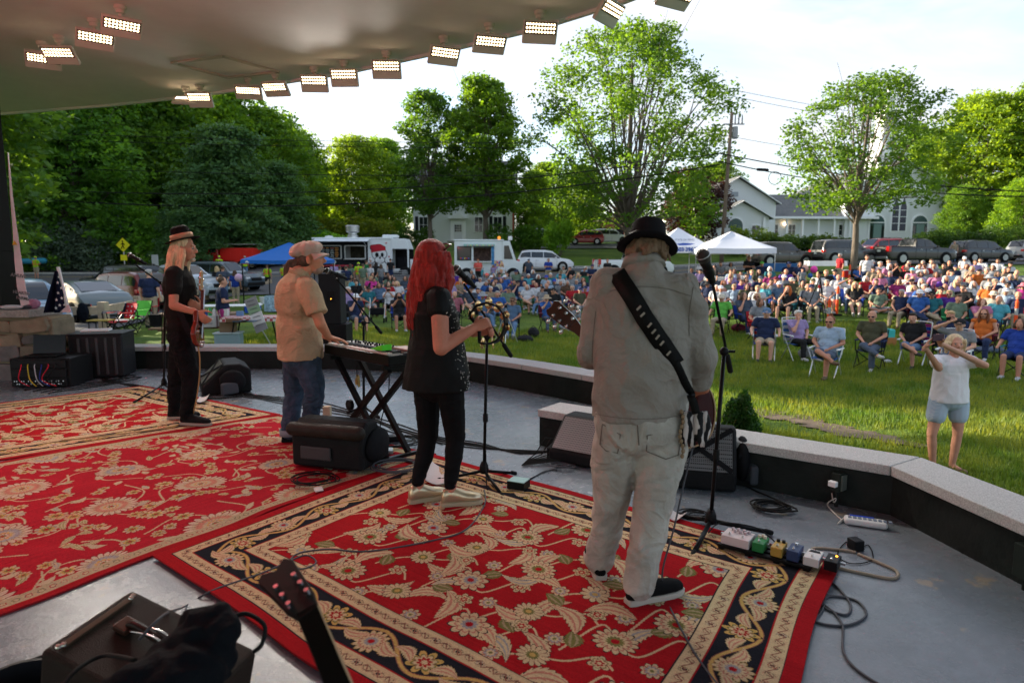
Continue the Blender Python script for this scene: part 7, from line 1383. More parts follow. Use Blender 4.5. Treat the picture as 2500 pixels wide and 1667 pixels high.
DATA="""868 683 aqua brown short g|871 691 black brown short|903 681 hot_pink blond short|922 662 black grey bald chin|947 671 black dark short g|962 682 white brown bob|969 693 white blond bob|903 706 teal dark cap:black g|951 706 white brown short phone|974 724 black dark bob phone,g,cross|865 726 navy grey cap:white chin,shorts|840 708 navy brown short shorts|850 672 navy blond short kid|987 680 slate brown bob|1108 669 purple grey bob
1124 682 orange brown short|1109 720 rose grey bald arms|1150 664 grey grey short|1172 684 white grey short g|1192 686 olive grey short g|1187 673 grey grey cap:coral|1204 694 navy dark bob shorts|1210 688 cream brown short|1226 685 blue brown bob|1232 678 blue white cap:white|1236 671 grey brown short|1157 701 white auburn short|1181 722 denim grey sunhat:grey g|1217 719 blue grey short|1247 736 denim grey cap:brown g,front|1273 679 navy dark short|1265 692 navy dark cap:black chin
1289 675 aqua white short|1303 664 slate white bob|1314 676 black white bob|1288 702 white grey bob cross,shorts|1305 689 maroon dark short|1331 678 pale_blue grey cap:royal|1335 699 black grey bald|1355 688 slate grey cap:royal|1349 711 black grey cap:black shorts|1338 729 blue dark sunhat:tan phone,long,front|1393 750 grey grey cap:black ground|1371 665 aqua grey cap:olive|1373 655 cream brown short|1393 656 black dark short chin|1409 672 grey blond long|1425 650 black dark short|1372 691 grey grey short|1386 692 brown grey bob
1410 689 denim grey short g|1400 703 red grey short g|1423 685 navy auburn bob|1693 661 blue grey bald|1712 645 white dark short|1724 646 white brown short|1762 646 grey brown short|1787 647 white dark bob|1783 664 pale_blue brown short|1794 663 peach brown bob|1810 668 white brown short kid|1828 664 grey brown bob kid|1862 645 navy grey cap:lime|1726 682 slate grey short|1731 695 navy dark sunhat:black g|1771 692 peach auburn bob|1751 704 white white bob|1795 702 pale_blue blond short
1818 685 pink dark bob|1810 690 purple brown short|1826 677 white brown short g|1853 682 navy grey cap:slate|1883 672 magenta grey short|1884 689 grey brown short g,chin|1893 685 lavender grey cap:maroon|1864 699 aqua blond bob g|1847 705 white blond short|1845 725 white blond bob g|1822 724 slate brown bob chin|1857 740 grey brown bob|1761 728 lime grey cap:cream arms,front|1924 707 black ginger long chin|1921 665 purple grey bald|1928 646 navy grey cap:navy|1950 646 navy brown bob|1935 685 olive grey cap:cream|1913 678 grey grey cap:white
1976 702 slate white bald cross|1988 689 sage grey cap:olive|1996 672 white blond short|2022 667 black blond short|2019 691 white grey short|2041 666 blue grey cap:black|2048 678 white grey bald|2075 687 white brown short arm|2092 696 black blond long g|2120 682 red white bob tank|2143 689 navy brown short chin,shorts|2152 674 pink brown bob|2144 664 tan brown short|2172 669 navy grey short|2190 690 magenta brown bob shorts|2147 714 sage brown short ground,g|2199 717 navy grey short tank,g
2134 641 navy grey cap:grey|2154 645 white grey short|2173 639 black dark short|2187 649 black dark bob phone|2095 656 blue grey short kid|2217 643 red grey short|2217 657 black grey bald|2229 662 pink grey cap:aqua|2251 643 white grey short|2242 651 white brown short|2260 649 red grey cap:black|2262 664 grey grey bob|2277 639 white brown short|2279 650 grey brown short|2304 650 black brown short|2316 644 black grey bald|2331 654 navy grey cap:navy|2331 666 pale_blue brown cap:black|2355 652 grey auburn bob
2358 632 white grey cap:white|2384 642 lavender brown short|2394 637 white dark short|2370 657 tan blond bob chin|2393 664 orange grey cap:black|2408 662 grey grey short|2433 639 white brown short|2428 654 grey brown bob|2437 670 blue brown bob g|2449 662 tan grey short|2464 647 white dark cap:black|2466 658 black dark short|2487 667 grey grey bald|2213 677 white grey short|2233 682 maroon grey bald|2250 670 lavender dark bob|2288 671 pink brown bob|2257 688 black grey long tank|2228 690 white dark cap:black arm
2310 682 purple grey long|2343 691 lavender blond long g|2372 683 slate grey bald|2378 695 white grey long tank|2410 699 orange grey cap:cream|2434 689 navy brown cap:tan chin|2420 679 grey grey sunhat:grey|2454 684 pale_blue white bob|2464 677 navy grey bob g|2460 697 grey dark cap:black|2497 700 hot_pink grey sunhat:rose|2234 705 lavender blond bob tank|2309 702 sage grey bald|2351 705 black brown short g,cross|2261 714 black grey cap:white g,shorts|2320 719 purple blond short g|2334 730 sage brown short
2422 721 cream blond cap:cream|2430 734 aqua grey bald arms|2404 739 pink auburn bob chin|2486 722 navy grey bald arms|2404 768 orange auburn long g,tank,front|2316 774 navy blond short phone,long|2236 778 black dark short cross,long,front|2335 795 grey dark cap:black arm,front|2492 792 royal brown bob arms,shorts,front|2131 772 olive dark bald g,cross,front|2021 786 pale_blue auburn bun g,cross,shorts,front|1952 770 lavender white short chin,front|1869 766 navy grey cap:denim arms,shorts,front""".replace('\n','|').split('|')
STAND="""829 655 white brown bun|815 646 lavender grey short|845 655 navy brown short|855 650 sage brown long|865 660 navy brown short kid|875 646 hivis brown cap:hivis|886 650 sage brown short|894 641 green brown short|903 650 white auburn short|904 636 grey grey cap:white|918 645 black dark long|930 650 grey brown long|953 636 black dark short
1167 637 coral auburn short front|1175 655 aqua dark short kid|1204 650 lavender brown long kid|1225 646 white blond long|1291 629 slate grey cap:slate|1339 627 royal grey short crossed|1483 630 black auburn bun|1446 651 navy dark cap:navy front|1462 648 white dark long kid|1745 655 black dark bun side|1829 632 black dark bun crossed|2052 625 red grey short side|2117 629 white brown short|1959 660 grey dark short kid|2331 592 tan grey short
82 588 hivis brown cap:hivis crossed|534 618 hivis brown cap:hivis|597 617 hivis grey short|652 652 hivis brown short|692 650 hivis brown short|529 656 black blond long|543 656 slate brown short|573 666 royal brown long|540 688 navy brown bun front|362 668 navy grey short""".replace('\n','|').split('|')
rnd=random.Random(77)
fx=random.Random(5);sh_=['white','navy','black','grey','blue','slate','pale_blue','maroon','sage','red','lavender','olive','tan','denim','pink','teal']
pts_=[(float(r_.split()[0]),float(r_.split()[1]))for r_ in DATA+STAND]
for x0,x1,y0,y1,n_ in((1100,1440,655,712,26),(818,990,658,712,7),(1690,2000,655,712,12),(2120,2490,648,722,12)):
 for _ in range(n_*9):
  if n_<=0:break
  x,y=fx.uniform(x0,x1),fx.uniform(y0,y1)
  if all(((x-a)/8.5)**2+((y-b)/6.5)**2>1 for a,b in pts_):pts_.append((x,y));n_-=1;DATA.append('%.0f %.0f %s %s %s'%(x,y,fx.choice(sh_),fx.choice(['grey','white','brown','dark','blond']),fx.choice(['short','short','bob','bald','long','cap:navy','cap:white','cap:black'])))
chair_cols=['navy','royal','black','slate','maroon','teal','navy','black','green','red']
PEOPLE=[]
for i,row in enumerate(DATA+STAND):
 f=row.split();x,y=float(f[0]),float(f[1]);ex=f[5].split(',')if len(f)>5 else[];st=i>=len(DATA)
 hat=None;style=f[4]
 if ':' in style:k,c=style.split(':');hat=(k,c);style='short'
 PEOPLE.append(dict(x=x,y=y,shirt=f[2],hcol=f[3],style=style,hat=hat,ex=ex,st=st))
hn=dict(grey='grey haired',white='white haired',brown='brown haired',dark='dark haired',blond='blond',ginger='orange haired',auburn='red brown haired',bald='bald');sn=lambda c:c.replace('_',' ').replace('hivis','hi-vis yellow')
for q_ in PEOPLE:
 h=('person in %s %s'%(sn(q_['hat'][1]),'cap' if q_['hat'][0]=='cap' else 'brimmed hat'))if q_['hat']else('balding %s person'%q_['hcol']if q_['style']=='bald' else '%s person'%hn[q_['hcol']]);q_['base']=(('child ' if 'kid' in q_['ex']else '')+h+(' and ' if q_['hat']else ' in ')+sn(q_['shirt'])+' top').replace('child person','child').replace('child ','small ',1)if False else(h.replace('person','child')if 'kid' in q_['ex']else h)+(' and ' if q_['hat']else ' in ')+sn(q_['shirt'])+' top'
 q_['long']=('standing ' if q_['st']else '')+('long-haired ' if q_['style']=='long' and not q_['hat']else '')+q_['base']
from collections import Counter
cnt=Counter(q_['long']for q_ in PEOPLE);used=set()
LM=[(1247,'the tripod'),(1338,'the straw hat'),(875,'the food truck queue'),(1190,'the ice cream truck'),(1780,'the white canopy'),(2080,'the elm trunk'),(2020,'the orange bollards'),(2230,'the black pickup'),(2390,'the black crossover'),(550,'the picnic table'),(1440,'the headstock'),(2490,'the right picture edge'),(90,'the roof post'),(680,'the blue canopy')]
for q_ in PEOPLE:
 nb_=sorted([o_ for o_ in PEOPLE if o_ is not q_ and abs(o_['x']-q_['x'])>6],key=lambda o_:(o_['x']-q_['x'])**2+(2*(o_['y']-q_['y']))**2)[:5]
 opts=[q_['long']]if cnt[q_['long']]==1 else[]
 cand=[]
 for o_ in nb_:sd_='left' if q_['x']<o_['x']else 'right';cand.append('%s just %s of one in %s'%(q_['long'],sd_,sn(o_['shirt'])))
 for a_ in nb_:
  for b_ in nb_:
   if a_['x']<q_['x']<b_['x']:cand.append('%s between ones in %s and %s'%(q_['long'],sn(a_['shirt']),sn(b_['shirt'])))
 lm=min(LM,key=lambda m_:abs(m_[0]-q_['x']));near_='%s near %s'%(q_['long'],lm[1])
 lab=None
 for c in opts+cand+[near_]:
  if c not in used and len(c.split())<=14:lab=c;break
 if lab is None or len(lab.split())<5:lab=near_ if near_ not in used else(lab or near_+' in front')
 used.add(lab);q_['label']=lab
nface=0
for i,q_ in enumerate(PEOPLE):
 ex=q_['ex'];kid='kid' in ex
 if q_['st']:
  s=.68 if kid else rnd.uniform(.95,1.03);pose='stand_crossed' if 'crossed' in ex else('stand_front' if 'front' in ex else 'stand');hz=1.61*s
  yfix={82:50,534:51,597:51,652:47,692:47,529:36,543:35,573:33,540:17,362:22,2331:52}.get(int(q_['x']))
  if yfix:
   v=P(q_['x'],q_['y'],yfix);g=Vector((v.x,yfix,v.z-hz));g.z=g.z if yfix in(17,22,35,36,33)else min(g.z,gz(v.x,yfix)+.07)
   if yfix in(17,22,35,36,33):g.z=gz(v.x,yfix);s*=(v.z-g.z)/hz if .8<(v.z-g.z)/hz<1.15 else 1
  else:
   g=ground_at(q_['x'],q_['y'],hz)
   if g.y>48:g=ground_at(q_['x'],q_['y']+8,hz)
   if g.y>48:g=gp(q_['x'],45.5);s*=max(.85,min(1.12,(P(q_['x'],q_['y'],45.5).z-g.z)/hz))
  rz=rnd.uniform(-.5,.5)+(0 if q_['x']<960 else math.pi)+(R(-90)if 'side' in ex else 0)
  if q_['x']in(540,362):rz=R(-60)if q_['x']==540 else 0
  bc=rnd.choice(['denim','black','khaki','slate','navy']);bo=rnd.choice(['trousers','trousers','shorts'])if not kid else 'shorts'
  if q_['x']==540:bc,bo='magenta','trousers'
  if q_['x']==82:bc,bo='khaki','shorts'
  if q_['x']in(1339,2052):bc,bo='khaki','trousers'
  if q_['x']==1745 or q_['x']==1829:bc,bo='black','trousers'
  put_person(g,rz,q_['label'],pose,q_['shirt'],'tee',bo,bc,q_['style'],q_['hcol'],q_['hat'],False,s,rnd.uniform(.95,1.1),i,'people standing on the lawn and road')
  continue
 s=.8 if kid else rnd.uniform(.96,1.05);near=q_['y']>715
 gd='ground' in ex;hz=(.83 if gd else 1.19)*s;g=ground_at(q_['x'],q_['y'],hz)
 if g.y>46:g=ground_at(q_['x'],q_['y']+9,hz)
 if g.y>46:g=gp(q_['x'],44.5+rnd.uniform(-1,1))
 pose='ground' if gd else 'phone' if 'phone' in ex else 'chin' if 'chin' in ex else 'crossed' if 'cross' in ex else 'arms_wide' if 'arms' in ex else 'arm_up' if 'arm' in ex else rnd.choice(['lap','lap','arms_wide','crossed','stretched','lap'])
 top='tank' if 'tank' in ex else 'long' if 'long' in ex else 'tee';bo='shorts' if 'shorts' in ex or rnd.random()<.35 else 'trousers';bc=rnd.choice(['denim','denim','khaki','black','slate','navy','grey'])
 rz=math.pi+math.atan2(g.x*.75,g.y)*-1+rnd.uniform(-.5,.5)
 q_['g']=g
 put_person(g,rz,q_['label'],pose,q_['shirt'],top,bo,bc,q_['style']if q_['style']!='short' or q_['hcol']!='x' else 'short',q_['hcol'],q_['hat'],'g' in ex,s,rnd.uniform(1.0,1.18),i,shoes=rnd.choice([(.05,.05,.05),(.4,.4,.4),(.12,.08,.05)]))
 if 'phone' in ex:
  pr_=Matrix.Rotation(rz,3,'Z')@Vector((0,.33,1.16))*s;ph=thing('phone','phone of '+q_['label'],'phone',g+pr_,rz);MB().box((0,0,0),(.15,.012,.08)).build('case',black_plastic,ph,bevel=.004)
 if not gd:
  cl='chair of '+q_['label'];x0=int(q_['x'])
  if x0 in(1869,1952,2021,2236,2335):lawn_chair(g,rz,{1869:'royal',1952:'blue',2021:'blue',2236:'royal',2335:'royal'}[x0],{1869:'red',1952:'white',2021:'aqua',2236:'magenta',2335:'blue'}[x0],'lawn '+cl)
  else:camp_chair(g,rz,CC[rnd.choice(chair_cols)],cl,g.y<30)
for o in[o for o in bpy.data.objects if o.name.startswith('person')and o.get('label','').find('hi-vis')>=0]:
 MB().lathe([(.2,1.1),(.2,1.16)],n=16).build('vest_stripe',mat('vest_orange',(.7,.15,.05),.6),o).scale=(1.02,.84,1)
 for k in(-1,1):MB().box((k*.1,-.155,1.28),(.05,.01,.3)).build('vest_stripe',mat('vest_orange'),o)
def phone_woman():
 yw=7.85;zg=-1.0;root=thing('person','blond woman in white blouse and checked shorts holding phone up beyond the wall','person')
 T=lambda px,py,y_:P(px,py,y_)
 J=dict(pel=T(2315,985,yw),che=T(2322,900,yw),nek=T(2328,868,yw),hd=T(2322,842,yw-.03),shL=T(2352,890,yw),shR=T(2280,890,yw-.02),elL=T(2358,880,yw-.2),wrL=T(2312,842,yw-.36),elR=T(2250,898,yw-.2),wrR=T(2268,850,yw-.36),hipL=T(2338,1010,yw),hipR=T(2290,1010,yw),knL=T(2336,1080,yw-.03),knR=T(2274,1068,yw-.03),anL=Vector((0,0,0)),anR=Vector((0,0,0)))
 J['pel'].z=-.07;J['che'].z=.24;J['nek'].z=.44;J['hd']=P(2322,845,yw-.03);J['hipL'].z=J['hipR'].z=-.12;J['knL'].z=J['knR'].z=-.53
 x0=J['pel'].x;J['anL']=Vector((x0+.11,yw,-.91));J['anR']=Vector((x0-.13,yw,-.91));J['toeL']=J['anL']+Vector((.05,-.17,-.07));J['toeR']=J['anR']+Vector((-.04,-.17,-.07));J['shL']=J['che']+Vector((.18,0,.14));J['shR']=J['che']+Vector((-.18,0,.14))
 J['elL']=J['shL']+Vector((.06,-.23,-.02));J['wrL']=P(2295,838,yw-.42);J['elR']=J['shR']+Vector((-.10,-.2,-.06));J['wrR']=P(2258,848,yw-.42)
 J['hd']=J['nek']+Vector((0.0,-.02,.14));M=face(R(195),R(8));b=MB();body_prims(b,J,.97,.01);head_prims(b,J['hd'],M,1.0);hand_prims(b,J['wrL'],(-.4,-.2,.8),(-.6,-.3,0),(0,-1,0),1,(.3,.4,.5,.6));hand_prims(b,J['wrR'],(.3,-.2,.8),(.6,-.3,0),(0,-1,0),1,(.3,.4,.5,.6))
 o=sculpt(b,'body',skin_m,root,.008,3);o.color=(.5,.25,.17,1);eyes(root,J['hd'],M)
 X=Vector((1,0,0));Yv=Vector((0,1,0));s=MB();s.ell(J['che'],(.2,.15,.2));s.cap(J['shL'],J['shR'],.072,.072);s.loft([(J['pel']+Vector((0,0,-.05)),X*.225,Yv*.18),(J['pel']+Vector((0,0,.1)),X*.215,Yv*.17),(J['che'],X*.2,Yv*.15)],24)
 for q_ in 'LR':d=J['el'+q_]-J['sh'+q_];s.cap(J['sh'+q_],J['sh'+q_]+d*.35,.075,.078)
 sculpt(s,'blouse',mat('white_blouse',(.68,.66,.68),.8,bump=.3),root,.01,4,folds(.014,6,4,61))
 p=MB();p.ell(J['pel']+Vector((0,0,-.03)),(.2,.16,.13))
 for q_ in 'LR':p.cap(J['hip'+q_],J['hip'+q_].lerp(J['kn'+q_],.42),.115,.112)
 gm_=checker('gingham',(.2,.3,.42),(.55,.6,.65),60);sculpt(p,'shorts',gm_,root,.01,3,folds(.006,7,5,63))
 hb=MB();c=J['hd'];hb.ell(c+M@Vector((0,-.03,.045)),(.092,.105,.088),M);rn=random.Random(3)
 for i in range(26):a=R(rn.uniform(-120,120));p0=c+M@Vector((math.sin(a)*.085,-math.cos(a)*.09,rn.uniform(-.02,.08)));d_=M@Vector((math.sin(a),-math.cos(a),0));hb.tube([p0,p0+d_*.015+Vector((0,0,-.04)),p0+d_*.022+Vector((0,0,-.1))],[.022,.02,.006],6)
 h=sculpt(hb,'hair',hair_m,root,.008,1);h.color=(.62,.47,.28,1)
 for q_ in 'LR':so_=MB().cap(J['an'+q_]+Vector((0,.02,-.06)),J['toe'+q_]+Vector((0,0,.015)),.04,.035).build('shoe',mat('sandal',(.2,.13,.09),.7),root,smooth=True)
 ph=thing('phone','phone in plum case held sideways by the blond woman in white','phone',(J['wrL']+J['wrR'])/2+Vector((0,-.09,.1)),R(15));MB().box((0,0,0),(.16,.012,.078)).build('case',mat('plum_case',(.06,.025,.04),.4),ph,bevel=.005);MB().box((.05,.008,.02),(.03,.006,.03)).build('camera_bump',black_plastic,ph,bevel=.003)
phone_woman()
def bollard(px,py,s,label):
 g=gp(px,0.0001);y=py;p_=P(px,0,1);g=ground_at(px,y,0);r=thing('bollard',label,'bollard',g,0,'orange delineator posts');o_=mat('bollard_orange',(.8,.09,.02),.5);gb_=mat('reflective_grey',(.32,.33,.34),.4)
 MB().lathe([(.2,0),(.2,.04),(.06,.06)],n=16).build('base',rubber,r);MB().lathe([(.055,.05),(.052,.62)],n=14).build('lower_post',o_,r);MB().lathe([(.0525,.62),(.051,.84)],n=14).build('grey_band',gb_,r);MB().lathe([(.052,.84),(.05,1.02),(.056,1.03),(.05,1.07),(.03,1.08),(.03,1.13),(0,1.14)],n=14).build('top_cap',o_,r);return r
bollard(2042,771,1,'tall orange and grey bollard in the grass aisle');b2=bollard(2021,812,1,'orange bollard in front, half hidden by the front row');bollard(2056,722,1,'distant orange bollard behind the tallest one');bollard(2072,700,1,'far orange bollard beside red banner table');bollard(2476,818,1,'orange bollard near right edge among the seated people')
def tripod(label,g,H,leg_m,spread=.42,headz=.1,group=None):
 r=thing('tripod',label,'tripod',g,0,group)
 for i in range(3):a=i*2.094+.5;MB().tube([(0,0,H),(spread*math.cos(a),spread*math.sin(a),0)],[.017,.012],7).build('leg',leg_m,r)
 MB().tube([(0,0,H*.6),(0,0,H+headz)],.014,7).build('centre_column',leg_m,r);MB().box((0,0,H+headz+.05),(.09,.14,.1)).build('camera',black_plastic,r,bevel=.015);MB().lathe([(.035,0),(.035,.08)],(0,-.07,H+headz+.05),12,Matrix.Rotation(R(90),3,'X')).build('lens',black_plastic,r);return r
tripod('silver camera tripod before the man in floral shirt',ground_at(1235,838,0),1.0,alum);t2=tripod('tall black and red tripod with camera in the middle of crowd',ground_at(1995,800,0),1.75,black_metal,.55);MB().lathe([(.05,0),(.05,.12)],(0,0,1.35),10).build('red_collar',mat('tripod_red',(.5,.02,.03),.4),t2)
for px,py,c,lb in((1965,656,'peach','peach balloon floating over the far crowd'),(1987,658,'hot_pink','shiny magenta balloon beside the peach one'),(1978,673,'blue','small blue balloon under the magenta one')):
 r=thing('balloon',lb,'balloon',P(px,py,36),0,'balloons above the crowd');s_=.13 if c=='blue' else .19;b_=MB().ell((0,0,0),(s_,s_,s_*1.1),None,18,12).build('skin',mat('balloon_'+c,CC[c],.2),r,smooth=True);MB().tube([(0,0,-s_),(.03,0,-s_-.4)],.004,4).build('string',paper,r)
r=thing('balloon','pale pink balloon held by the girl in royal blue','balloon',P(583,678,32));MB().ell((0,0,0),(.2,.2,.2),None,18,12).build('skin',mat('balloon_pale',(.62,.4,.55),.3),r,smooth=True)
def bag(label,g,col,s=(.4,.3,.28),name='bag'):
 r=thing(name,label,'bag',g);b_=MB();b_.ell((0,0,s[2]/2),(s[0]/2,s[1]/2,s[2]/2));b_.ell((s[0]*.15,0,s[2]*.4),(s[0]*.4,s[1]*.5,s[2]*.4));o=sculpt(b_,'sack',cloth_m,r,.02,2,folds(.02,6,6,5));o.color=(*CC[col],1);MB().tube([(-.1,0,s[2]*.9),(0,0,s[2]*1.15),(.1,0,s[2]*.9)],.01,5).build('handle',black_fabric,r)
bag('black camera bag on the grass right of the silver tripod',ground_at(1282,836,0),'black',(.5,.3,.22));bag('dark bag under the folding chair of the man with tripod',ground_at(1302,824,0),'black',(.38,.3,.34));bag('red and navy backpack beside the man in lime shirt',ground_at(1802,812,0),'maroon',(.5,.36,.3));bag('pale grey tote bag beside the woman in pink',ground_at(1966,878,0),'grey',(.42,.22,.3));bag('crumpled white paper on the grass in front row',ground_at(2166,888,0),'white',(.2,.15,.1),'litter')
bag('blue bag under chair of the man in navy by the speaker',ground_at(878,788,0),'royal',(.4,.3,.25));bag('black and blue bag under the woman in orange',ground_at(2412,862,0),'slate',(.9,.4,.2));bag('bright blue rolled bag behind the guitar headstock',ground_at(1400,752,0),'royal',(.9,.4,.4));bag('black backpack beside the man in sage shirt at right',ground_at(2350,808,0),'black',(.35,.3,.5))
r=thing('cooler','teal lidded cooler box on the grass between front row seats','cooler',ground_at(2160,842,0));MB().box((0,0,.34),(.42,.3,.28)).build('box',mat('cooler_teal',(.05,.42,.4),.5),r,bevel=.03);MB().box((0,0,.12),(.5,.34,.24)).build('wood_crate',mat('crate_orange',(.35,.15,.05),.7),r,bevel=.01)
r=thing('rollator','black rollator walker with basket between seated people','walker',ground_at(922,788,0));MB().box((0,0,.45),(.55,.35,.28)).build('basket',black_fabric,r,bevel=.04)
for s_ in(-1,1):
 MB().tube([(s_*.3,-.2,.1),(s_*.3,0,.5),(s_*.3,.15,.95),(s_*.3,.0,.98)],.015,7).build('frame_tube',alum,r)
 for y_ in(-.22,.25):MB().lathe([(.001,-.02),(.1,-.02),(.1,.02),(.001,.02)],(s_*.3,y_,.1),14,Matrix.Rotation(R(90),3,'Y')).build('wheel',tyre_m,r)
fp=[(236,812,-.62),(256,805,-.62),(338,778,-.7),(504,738,-.74),(600,722,-.72),(628,716,-.72),(660,712,-.7)]
fpt=[at(px,py,z_)for px,py,z_ in fp];fe=thing('timber_fence','low fence of thick pale timber rails along the parking lot','fence')
for p_ in fpt[1:]:MB().box((p_.x,p_.y,p_.z+.38),(.24,.24,1.0)).build('post',pale_timber,fe,bevel=.01)
fpt[0]=fpt[1]+Vector((-1.9,-.6,0))
for i in range(len(fpt)-1):MB().bar(fpt[i]+Vector((0,-.02,.62)),fpt[i+1]+Vector((0,-.02,.62)),.12,.26).build('rail',pale_timber,fe,bevel=.01)
jk=thing('jacket','dark jacket hung over the timber rail','jacket',fpt[1].lerp(fpt[0],.25));jb_=MB();jb_.ell((0,-.12,.58),(.2,.06,.3));jb_.ell((0,.06,.62),(.18,.05,.22));jb_.ell((0,-.03,.8),(.2,.12,.05));sculpt(jb_,'cloth',mat('jacket_navy',(.015,.02,.03),.8),jk,.02,2,folds(.02,8,6))
r=thing('walk_sign','yellow diamond pedestrian crossing sign by the dark treeline','road sign',gp(311,50));zc_=P(311,598,50).z-r.location.z;ys=mat('sign_yellow',(.75,.68,.02),.5,emit=0);MB().tube([(0,0,0),(0,0,zc_)],.04,8).build('sign_post',steel,r)
MB().prism([(0,-.53),(.53,0),(0,.53),(-.53,0)],-.06,-.04,'Y').build('panel',ys,r).location=(0,0,zc_);MB().box((0,-.05,zc_-.95),(.5,.02,.42)).build('lower_panel',ys,r)
pd=MB();pd.lathe([(.001,0),(.06,0),(.06,.01),(.001,.01)],(0,-.075,zc_+.26),12,Matrix.Rotation(R(90),3,'X'));
for a,e in(((0,.18),(0,-.05)),((0,.14),(.14,.0)),((0,.14),(-.12,.03)),((0,-.05),(.1,-.28)),((0,-.05),(-.1,-.2)),((-.1,-.2),(-.15,-.3))):pd.bar((a[0],-.075,zc_+a[1]),(e[0],-.075,zc_+e[1]),.06,.01,(0,1,0))
pd.build('walking_figure',mat('sign_black',(.01,.01,.01),.5),r)
r=thing('notice_board','small pale sign board at the roadside behind bass player','sign',gp(385,52));MB().box((0,0,1.3),(.5,.06,1.1)).build('panel',mat('pale_sign',(.4,.42,.42),.6),r);MB().bar((0,0,0),(0,0,1),.08).build('sign_post',steel,r)
r=thing('tarpaulin','blue tarpaulin covered shape in front of the silver bush','tarpaulin',gp(76,57,.9));MB().cap((-1.3,0,.2),(1.4,0,.25),.25,.25).build('cover',mat('tarp_blue',(.03,.22,.34),.5),r,smooth=True)
lg=lambda px,py:ground_at(px,py,0)
wt=table('long white table behind the woman in navy and crimson',at(560,800,-.6),R(12),2.0,.7,.74);gg=checker('red_gingham',(.35,.05,.06),(.55,.5,.48),14)
gt_=at(628,842,-.6);table('gingham covered folding table with flyers',gt_,R(8),1.5,.75,.74,white_paint,gg,drop=.1);tg=gt_
ft_=at(660,772,-.7);table('table under flowered cloth beneath the blue canopy',P(712,700,29.5)*1+Vector((0,0,gz(-10,29.5)-P(712,700,29.5).z)),0,2.2,.7,.74,white_paint,mat('flowered_cloth',(.3,.42,.5),.8,var=.7,vscale=14),drop=.68)
r=thing('cooler','blue cooler with white lid beside the flowered table','cooler',at(618,765,-.72));MB().box((0,0,.2),(.6,.36,.36)).build('box',mat('cooler_blue',(.02,.08,.4),.5),r,bevel=.03);MB().box((0,0,.41),(.62,.38,.07)).build('lid',white_paint,r,bevel=.02)
r=thing('bucket','white plastic bucket beside the flowered table','bucket',at(643,742,-.72));MB().lathe([(.14,0),(.18,.34),(.185,.34),(.185,.36),(.17,.36)],n=18).build('pail',white_paint,r,smooth=True,sharp=True)
r=thing('storage_tub','clear plastic storage tub on grass below the gingham table','tub',at(568,842,-.6)+Vector((0,-.2,0)),R(8));MB().box((0,0,.17),(.62,.4,.32)).build('tub',mat('tub_plastic',(.22,.32,.36),.25),r,bevel=.03);MB().box((0,0,.345),(.66,.44,.035)).build('lid',mat('tub_lid',(.4,.48,.5),.4),r,bevel=.01)
r2_=thing('cardboard_box','brown cardboard box standing on the storage tub','box',r.location+Vector((0,0,.365)),R(8));MB().box((0,0,.15),(.36,.28,.3)).build('carton',mat('cardboard',(.2,.135,.085),.85,var=.1),r2_,bevel=.004)
for s_ in(-1,1):MB().box((0,s_*.1,.303),(.36,.14,.006),M=Matrix.Rotation(R(8*s_),3,'X')).build('flap',mat('cardboard'),r2_)
fs_=thing('flyer_stand','tall leaning flyer board with grey, green and white bands','sign',P(627,835,15.6));fs_.location.z=gz(-6,15.6);a0=P(610,728,15.6)-fs_.location;a1=P(640,808,15.4)-fs_.location
for k,(f0,f1,c)in enumerate([(0,.26,(.25,.24,.24)),(.26,.46,(.22,.34,.2)),(.46,.8,(.6,.6,.6)),(.8,1,(.22,.22,.24))]):MB().bar(a0.lerp(a1,f0),a0.lerp(a1,f1),.30,.02,(0,1,0)).build('band',mat('flyer_band_'+['grey','green','white','dark'][k],c,.6),fs_)
for k in range(7):MB().box(tuple(a0.lerp(a1,.08+.12*k)+Vector((0,-.022,0))),(.18,.004,.016),M=Matrix.Rotation(R(-17),3,'Y')).build('print_line',mat('print_dark',(.12,.12,.13),.6),fs_)
MB().bar(a1+Vector((0,.02,0)),(a1.x+.15,.2,0),.025).build('prop_leg',steel,fs_)
for i,(px,py,c,sz)in enumerate([(548,762,(.55,.55,.52),(.2,.14,.18)),(586,764,(.12,.22,.4),(.16,.1,.12)),(590,788,(.05,.08,.12),(.36,.2,.03)),(570,776,(.2,.1,.06),(.3,.18,.08)),(608,786,(.1,.14,.2),(.3,.2,.03)),(512,752,(.04,.3,.1),(.09,.09,.22)),(523,756,(.6,.6,.62),(.09,.09,.2)),(500,758,(.02,.08,.35),(.1,.1,.14))]):
 y_=15.3 if i in(2,3,4)else 16.9;v=P(px,py,y_);base=(gt_ if i in(2,3,4)else wt.location);v.z=base.z+.745;q_=thing(['brochure_box','flyer_stack','bottle'][0 if sz[2]>.12 and sz[0]>.1 else 1 if sz[2]<.13 else 2],['white brochure holder on the white table','blue booklet pile on the white table','dark shirts folded on the gingham table','low brown box on gingham table','second dark folded shirt on gingham table','green bottle on the white table','white pump bottle on the white table','small blue tub on the white table'][i],'table item',v);(MB().lathe([(sz[0]/2,0),(sz[0]/2,sz[2]*.7),(sz[0]*.2,sz[2]*.85),(sz[0]*.2,sz[2])],n=12)if i in(5,6)else MB().box((0,0,sz[2]/2),sz)).build('shell',mat('item_'+'abcdefgh'[i]if False else['holder_white','booklet_blue','shirt_dark','box_brown','shirt_slate','bottle_green','bottle_white','tub_blue'][i],c,.5),q_,bevel=.004)
pt=thing('picnic_table','brown wooden picnic table behind the bass player','picnic table',at(470,838,-.62)+Vector((0,.5,0)),R(14))
for k in range(5):MB().box((0,-.32+.16*k,.74),(2.1,.145,.045)).build('plank',wood_brown,pt,bevel=.006)
